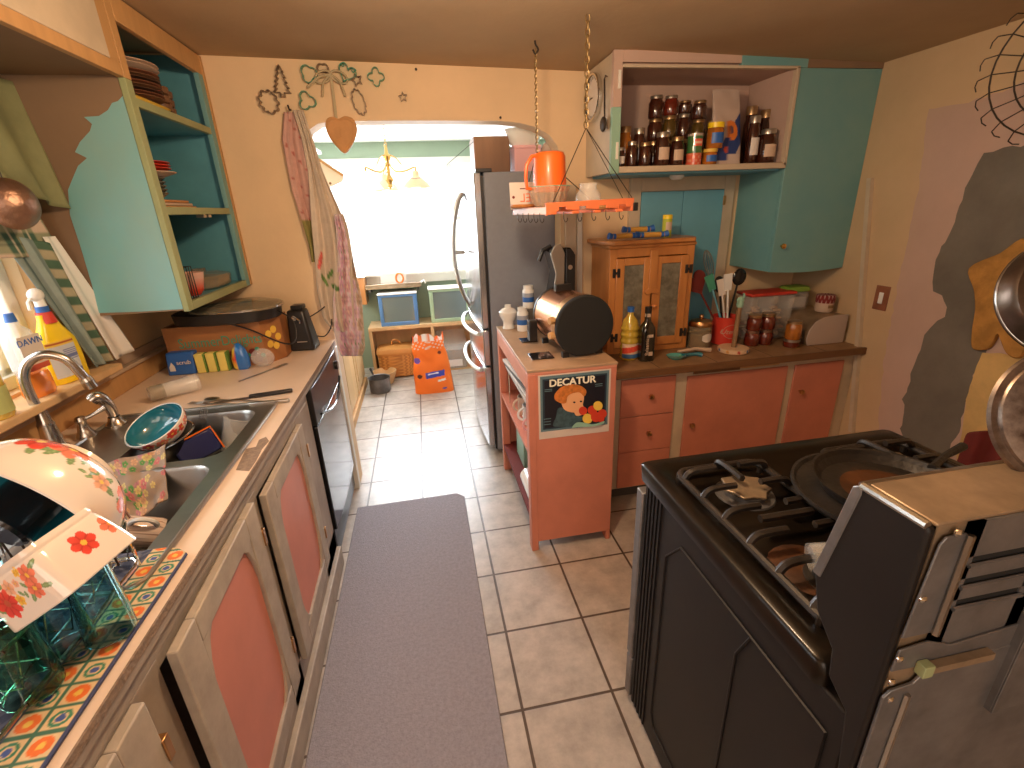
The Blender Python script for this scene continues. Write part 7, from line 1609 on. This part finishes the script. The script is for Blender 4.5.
# spoon rest
q = AY(678, 336, 2.12); t = thing('spoon_rest', 'teal patterned spoon rest on the back counter before hutch', 'spoon rest', (1.235, 2.13, HZ))
def srp(u, v, co): return flowers(co[:, 0] + .1, co[:, 1] + .1, (.10, .36, .34), [(.07 + .012 * i, .09 + .008 * (i % 3), .006, 5, [(.6, .1, .08), (.7, .6, .3), (.1, .3, .1)][i % 3], (.8, .6, .3)) for i in range(7)])
mb = MB(); mb.lathe([(.001, .004), (.025, .005), (.042, .014), (.046, .018), (.042, .012), (.03, .0), (.001, 0)], 60, T=Matrix.Diagonal((1.1, .9, 1, 1))); obj('dish', mb, 'attr_gloss', t, paint=srp)
mb = MB(); mb.tube(smoothcurve([(.04, 0, .012), (.08, .01, .010), (.12, .0, .014), (.14, -.02, .010)], 5), [.012, .012, .011, .011, .010, .010, .009, .009, .009, .010, .011, .012, .012, .012, .011, .010], 8); obj('handle', mb, 'teal_glaze', t)
t = thing('wooden_spoon', 'flowered wooden spoon lying across the teal spoon rest', 'spoon', (1.30, 2.19, HZ + .006), (0, 0, .05)); mb = MB(); mb.tube([(-.02, 0, .01), (.08, 0, .016), (.16, -.02, .006)], [.008, .009, .012], 8); obj('handle', mb, 'label_cream', t)
# plastic containers with red lid, jars of red preserves
def cookie(x0, label, lb2, h, fill):
    t = thing('food_container', label, 'container', (x0, 2.36, HZ)); mb = MB(); mb.hexa([(-.062, -.06, 0), (.062, -.06, 0), (.062, .06, 0), (-.062, .06, 0), (-.07, -.066, h), (.07, -.066, h), (.07, .066, h), (-.07, .066, h)]); obj('container_body', mb, 'plastic_clear', t, bevel=.01)
    mb = MB(); mb.box((-.074, -.07, h + .0005), (.074, .07, h + .018)); obj('lid', mb, 'red', t, bevel=.006)
    mb = MB(); rd = random.Random(x0)
    for k in range(12): mb.ball((rd.uniform(-.035, .035), rd.uniform(-.03, .03), .02 + .012 * k * (h / .22)), .022, 10, sc=(1.2, 1, .5))
    mb_ = mb; obj('contents', mb, fill, t)
xa = AY(768, 315, 2.36).x
cookie(xa - .10, 'clear container with red lid behind the jars of red preserves', '', .25, 'label_cream'); cookie(xa + .035, 'clear container with red lid full of wrapped sweets, right one', '', .25, 'bare_wood')
xj = AY(757, 325, 2.24).x + .02
for i, (dx, lv, lbl) in enumerate(((-.045, 0, 'bottom left'), (.038, 0, 'bottom right'), (-.042, 1, 'top left'), (.040, 1, 'top right'))):
    t = thing('preserve_jar', 'jar of dark red preserves, %s of four beside towel holder' % lbl, 'jar', (xj + dx, 2.235, HZ + lv * .086))
    mb = MB(); mb.lathe([(.001, 0), (.036, 0), (.039, .005), (.039, .058), (.032, .068), (.001, .068)], 26); obj('jar_body', mb, 'jam_red', t); mb = MB(); mb.lathe([(.034, .0685), (.035, .083), (.033, .085), (.001, .085)], 26, cap0=True); obj('lid', mb, 'lid_gold' if lv else 'copper_dark', t)
xo = AY(796, 325, 2.14).x; 
t = thing('stacked_lid_jar', 'low dark jar with silver lid under the jar of apricots', 'jar', (xo + .0, 2.15, HZ)); mb = MB(); mb.lathe([(.001, 0), (.040, 0), (.042, .005), (.042, .028), (.001, .028)], 26); obj('jar_body', mb, 'jam_red', t); mb = MB(); mb.lathe([(.040, .0285), (.040, .040), (.001, .040)], 26, cap0=True); obj('lid', mb, 'lid_silver', t)
t = thing('apricot_jar', 'jar of orange apricots with gold lid beside the bread bin', 'jar', (xo + .0, 2.15, HZ + .0405)); mb = MB(); mb.lathe([(.001, 0), (.036, 0), (.040, .006), (.040, .072), (.034, .085), (.001, .085)], 28); obj('jar_body', mb, 'jam_orange', t); mb = MB(); mb.lathe([(.036, .0855), (.036, .10), (.001, .10)], 26, cap0=True); obj('lid', mb, 'lid_gold', t)
# bread bin with jars on top
bx = AY(835, 325, 2.25).x; t = bb = thing('bread_bin', 'dull metal roll-front bread bin in the corner of the counter', 'bread bin', (2.12, 2.32, HZ), (0, 0, -PI / 2))
bL, bR = -.19, .19
prf = [(-.115, 0), (-.128, .03), (-.12, .08), (-.09, .125), (-.04, .148), (.02, .152), (.10, .152), (.10, 0)]
YZl = lambda x0: Matrix(((0, 0, 1, x0), (1, 0, 0, 0), (0, 1, 0, 0), (0, 0, 0, 1)))
mb = MB(); mb.prism(prf, 0, bR - bL, T=YZl(bL)); obj('bin_body', mb, 'dusty_steel', bb, bevel=.004)
mb = MB(); mb.prism([(a * 1.03, b * 1.02 + .001) for a, b in prf], 0, .006, T=YZl(bL - .006)); obj('end_panel', mb, 'bin_end', bb, bevel=.002); mb = MB(); mb.prism([(a * 1.03, b * 1.02 + .001) for a, b in prf], 0, .006, T=YZl(bR)); obj('end_panel', mb, 'bin_end', bb, bevel=.002)
mb = MB(); mb.tube([(bL + .03, -.131, .035), (bR - .03, -.131, .035)], .005, 8); obj('pull_bar', mb, 'lid_gold', bb)
BT = HZ + .155
t = thing('glass_jar', 'square glass jar with a green lid on the bread bin', 'jar', (2.085, 2.38, BT)); mb = MB(); mb.lathe([(.95, 0), (1, .01), (1, .085), (.8, .10)], 40, sq=(.5, .072, .055), cap0=True); obj('jar_body', mb, 'plastic_clear', t)
mb = MB(); mb.box((-.055, -.045, .006), (.055, .045, .07)); obj('contents', mb, 'paper_stack', t, bevel=.01); mb = MB(); mb.lathe([(1.02, .1005), (1.04, .112), (.9, .125), (.001, .128)], 40, sq=(.5, .072, .055), cap0=True); obj('lid', mb, 'green_lid', t)
t = thing('stoneware_crock', 'small cream crock with a burgundy cloth lid on the bread bin', 'crock', (2.17, 2.24, BT)); mb = MB(); mb.lathe([(.001, 0), (.040, 0), (.044, .01), (.044, .05), (.040, .055), (.001, .055)], 30); obj('crock_body', mb, 'label_cream', t)
def clp(u, v, co):
    k = np.sin(u * 90) * np.sin(co[:, 2] * 400) > .35; c = np.tile(np.array([.22, .02, .02]), (len(u), 1)); c[k] = (.6, .4, .35); return c
mb = MB(); mb.lathe([(.046, .050), (.047, .07), (.046, .088), (.044, .092), (.001, .093)], 100, cap0=True); obj('lid', mb, 'attr_cloth', t, paint=clp); mb = MB(); mb.box((-.016, -.0455, .024), (.016, -.0435, .040)); obj('painted_bow', mb, 'tile_wood', t)

# ------------------------------------------------------------------ things on the peninsula
PZ = H_ = .885 + .0225
tx, ty0, ty1, tr_ = .645, 1.885, 2.19, .133
t = to = thing('roll_toaster', 'round copper-bodied countertop oven with a black end on peninsula', 'toaster', (tx, 2.03, PZ), (0, 0, .10))
zc_ = .135; L0, L1 = -.145, .16
def dsec(r, k=40, flat=-.115): return [(r * math.cos(a), max(r * math.sin(a), flat)) for a in [2 * PI * i / k for i in range(k)]]
YT = lambda y: Matrix(((1, 0, 0, 0), (0, 0, -1, y), (0, 1, 0, zc_), (0, 0, 0, 1)))
mb = MB(); mb.prism(dsec(.125), 0, L1 - L0 - .03, T=YT(L1)); obj('drum', mb, 'copper', to)
mb = MB(); mb.prism(dsec(.131), 0, .05, T=YT(L0 + .075)); obj('steel_collar', mb, 'bronze', to, bevel=.003)
mb = MB(); mb.prism(dsec(.134, flat=-.128), 0, .028, T=YT(L0 + .025)); obj('front_end', mb, 'black_matte', to, bevel=.006)
mb = MB(); mb.prism(dsec(.128), 0, .02, T=YT(L1 + .02)); obj('back_end', mb, 'black_plastic', to, bevel=.004)
for z_ in (.165, .10):
    mb = MB(); a = (-.128 if z_ > .12 else -.128, L0 + .045, z_); mb.cyl(a, (a[0] - .022, a[1] - .004, z_), .017, .015, 18); obj('knob', mb, 'bare_wood', to, bevel=.003)
mb = MB(); mb.box((-.05, L1 - .09, .255), (.03, L1 - .06, .285)); obj('top_handle', mb, 'black_plastic', to, bevel=.003)
mb = MB(); mb.box((-.165, L1 - .04, .02), (-.125, L1 + .0, .12)); obj('side_handle', mb, 'black_plastic', to, bevel=.004)
mb = MB()
for x_ in (-.08, .08):
    for y_ in (L0 + .03, L1 - .02): mb.box((x_ - .015, y_ - .01, .0), (x_ + .015, y_ + .01, .024))
obj('foot', mb, 'black_plastic', to)
p = AZ(543, 356, PZ); mb = MB(); mb.box((-.05, -.05, 0), (.05, .05, .004)); o = tag(obj('coaster', mb, 'black_gloss', bevel=.001), 'flat black square tile in front of the copper oven', 'coaster'); o.location = (p.x - .01, p.y + .0, PZ + .0005)
p = AZ(532, 340, PZ); mb = MB(); mb.box((-.04, -.04, 0), (.04, .04, .004)); o = tag(obj('coaster', mb, 'black_gloss', bevel=.001), 'flat black square tile beside the far end of the copper oven', 'coaster'); o.location = (p.x - .02, p.y, PZ + .0005)
mb = MB(); mb.lathe([(.001, 0), (.032, 0), (.034, .004), (.028, .02), (.030, .04), (.048, .075), (.050, .092), (.036, .108), (.018, .114), (.018, .13), (.016, .13), (.014, .112), (.001, .11)], 36)
o = tag(obj('vase', mb, 'ceramic_white'), 'small white milk glass vase at the far corner of the peninsula', 'vase'); o.location = (.435, 2.515, PZ)
def pill(x, y, z, h, label):
    t = thing('pill_bottle', label, 'bottle', (x, y, z)); mb = MB(); mb.lathe([(.001, 0), (.030, 0), (.031, .004), (.031, h * .78), (.024, h * .86), (.001, h * .86)], 26); obj('bottle_body', mb, 'plastic_white', t)
    mb = MB(); mb.lathe([(.026, h * .86), (.026, h), (.001, h)], 24, cap0=True); obj('cap', mb, 'plastic_white', t); mb = MB(); mb.lathe([(.0316, h * .28), (.0316, h * .5)], 26); obj('blue_band', mb, 'blue_label', t); mb = MB(); mb.lathe([(.0314, h * .5), (.0314, h * .68)], 26); mat('label_grey', (.35, .38, .45), .5); obj('grey_label', mb, 'label_grey', t)
pill(.50, 2.44, PZ, .125, 'white vitamin bottle with purple band between vase and oven')
mb = MB(); mb.box((-.07, -.06, 0), (.06, .06, .11)); o = tag(obj('storage_tin', mb, 'grey_dark', bevel=.004), 'dark tin behind the copper oven supporting a vitamin bottle', 'tin'); o.location = (.56, 2.50, PZ)
pill(.545, 2.49, PZ + .111, .12, 'white vitamin bottle raised on the dark tin')
t = cm = thing('coffee_maker', 'black and silver single-serve coffee maker behind the copper oven', 'coffee maker', (.69, 2.44, PZ))
mb = MB(); mb.prism([(-.07, 0), (.07, 0), (.07, .40), (.05, .425), (-.03, .43), (-.055, .41), (-.02, .30), (-.045, .18), (-.07, .15)], 0, .15, T=XZ(.07)); obj('body', mb, 'black_gloss', cm, bevel=.006)
mb = MB(); mb.prism([(-.071, 0), (.01, 0), (.018, .40), (-.005, .445), (-.035, .44), (-.058, .40), (-.03, .30), (-.05, .18), (-.071, .15)], 0, .012, T=XZ(-.081)); obj('silver_side', mb, 'lid_silver', cm, bevel=.004)
mb = MB(); mb.prism([(.019, 0), (.072, 0), (.072, .39), (.050, .42), (.022, .42)], 0, .012, T=XZ(-.081)); obj('side_panel', mb, 'black_plastic', cm, bevel=.004)
mb = MB(); mb.tube([(-.03, 0, .43), (-.075, 0, .41), (-.095, 0, .36)], .012, 8); obj('lever', mb, 'black_plastic', cm); mb = MB(); mb.cyl((.045, -.094, .33), (.045, -.0935, .33), .012, n=16); obj('badge', mb, 'lid_silver', cm)
# shelf contents in the peninsula
z = .5205
for k in range(4):
    mb = MB(); mb.box((-.10, -.24, 0), (.10, .24, .014)); o = tag(obj('magazine', mb, ['paper_stack', 'label_white', 'grey_dark', 'label_white'][k], bevel=.001), ['grey magazine third down in the pile on the upper shelf', 'white magazine at the bottom of the small pile', 'dark tray on top of the shelf pile', 'white edged magazine under the dark tray'][k], 'magazine'); o.location = (.49, 2.13, .715 + .018 * k); o.rotation_euler = (0, 0, .03 * k)
t = wr_ = thing('wire_shelf', 'small wire riser holding magazines inside the peninsula', 'rack', (.50, 2.13, .5205)); mb = MB()
for x_ in (-.10, .10):
    for y_ in (-.24, .24): mb.tube([(x_, y_, 0), (x_, y_, .19)], .003, 6)
for x_ in (-.10, 0, .10): mb.tube([(x_, -.24, .19), (x_, .24, .19)], .003, 6)
for y_ in (-.24, .24): mb.tube([(-.10, y_, .19), (.10, y_, .19)], .003, 6)
obj('frame', mb, 'chrome', wr_)
for k, (y, m_, lb) in enumerate(((1.97, 'plastic_pink', 'pink mug nearest the end of the upper shelf'), (2.09, 'ceramic_white', 'white mug behind the pink one'), (2.21, 'label_cream', 'cream mug deepest on the upper shelf'))):
    t = thing('coffee_mug', lb, 'mug', (.455, y, .5205)); mb = MB(); mb.lathe([(.001, 0), (.036, 0), (.040, .01), (.041, .10), (.038, .10), (.036, .008), (.001, .006)], 28); obj('mug_body', mb, m_, t); mb = MB(); mb.tube([(-.038 - .026 * math.sin(a), 0, .052 + .03 * math.cos(a)) for a in [PI * i / 10 for i in range(11)]], .006, 8); obj('handle', mb, m_, t)
t = thing('paper_roll', 'white paper roll on the lowest peninsula shelf', 'roll', (.435, 1.98, .18)); mb = MB(); mb.cyl((0, -.11, .045), (0, .11, .045), .045, n=28); obj('paper', mb, 'ceramic_white', t, bevel=.003); mb = MB(); mb.cyl((0, -.1115, .045), (0, -.1105, .045), .018, n=16); obj('core_hole', mb, 'tile_wood', t)
mb = MB(); mb.box((-.05, -.12, 0), (.05, .12, .05)); o = tag(obj('cardboard_box', mb, 'po_yel', bevel=.002), 'small yellow box beside the white paper roll', 'box'); o.location = (.55, 2.0, .1805)
mb = MB(); mb.box((-.09, -.10, 0), (.09, .10, .17)); o = tag(obj('storage_box', mb, 'mint', bevel=.005), 'grey-green box at the far end of the lowest shelf', 'box'); o.location = (.53, 2.33, .1805)
# leaning boards between fridge wall and hutch
for nm, lb, x0, x1, zt_, m_, y in (('wooden_board', 'wide cream board leaning on the wall left of the pine hutch', .772, .835, 1.625, 'cream_trim', 2.57), ('wooden_board', 'narrow pale board leaning beside the wide cream board', .842, .872, 1.55, 'white_trim', 2.575)):
    mb = MB(); mb.box((0, 0, 0), (x1 - x0, .014, zt_ - .90 if x0 < .8 else zt_ - HZ)); o = tag(obj(nm, mb, m_, bevel=.003), lb, 'board'); o.location = (x0, y - .03, .0 + (.9075 if x0 < .8 else HZ)); o.rotation_euler = (-.035, .0, 0)
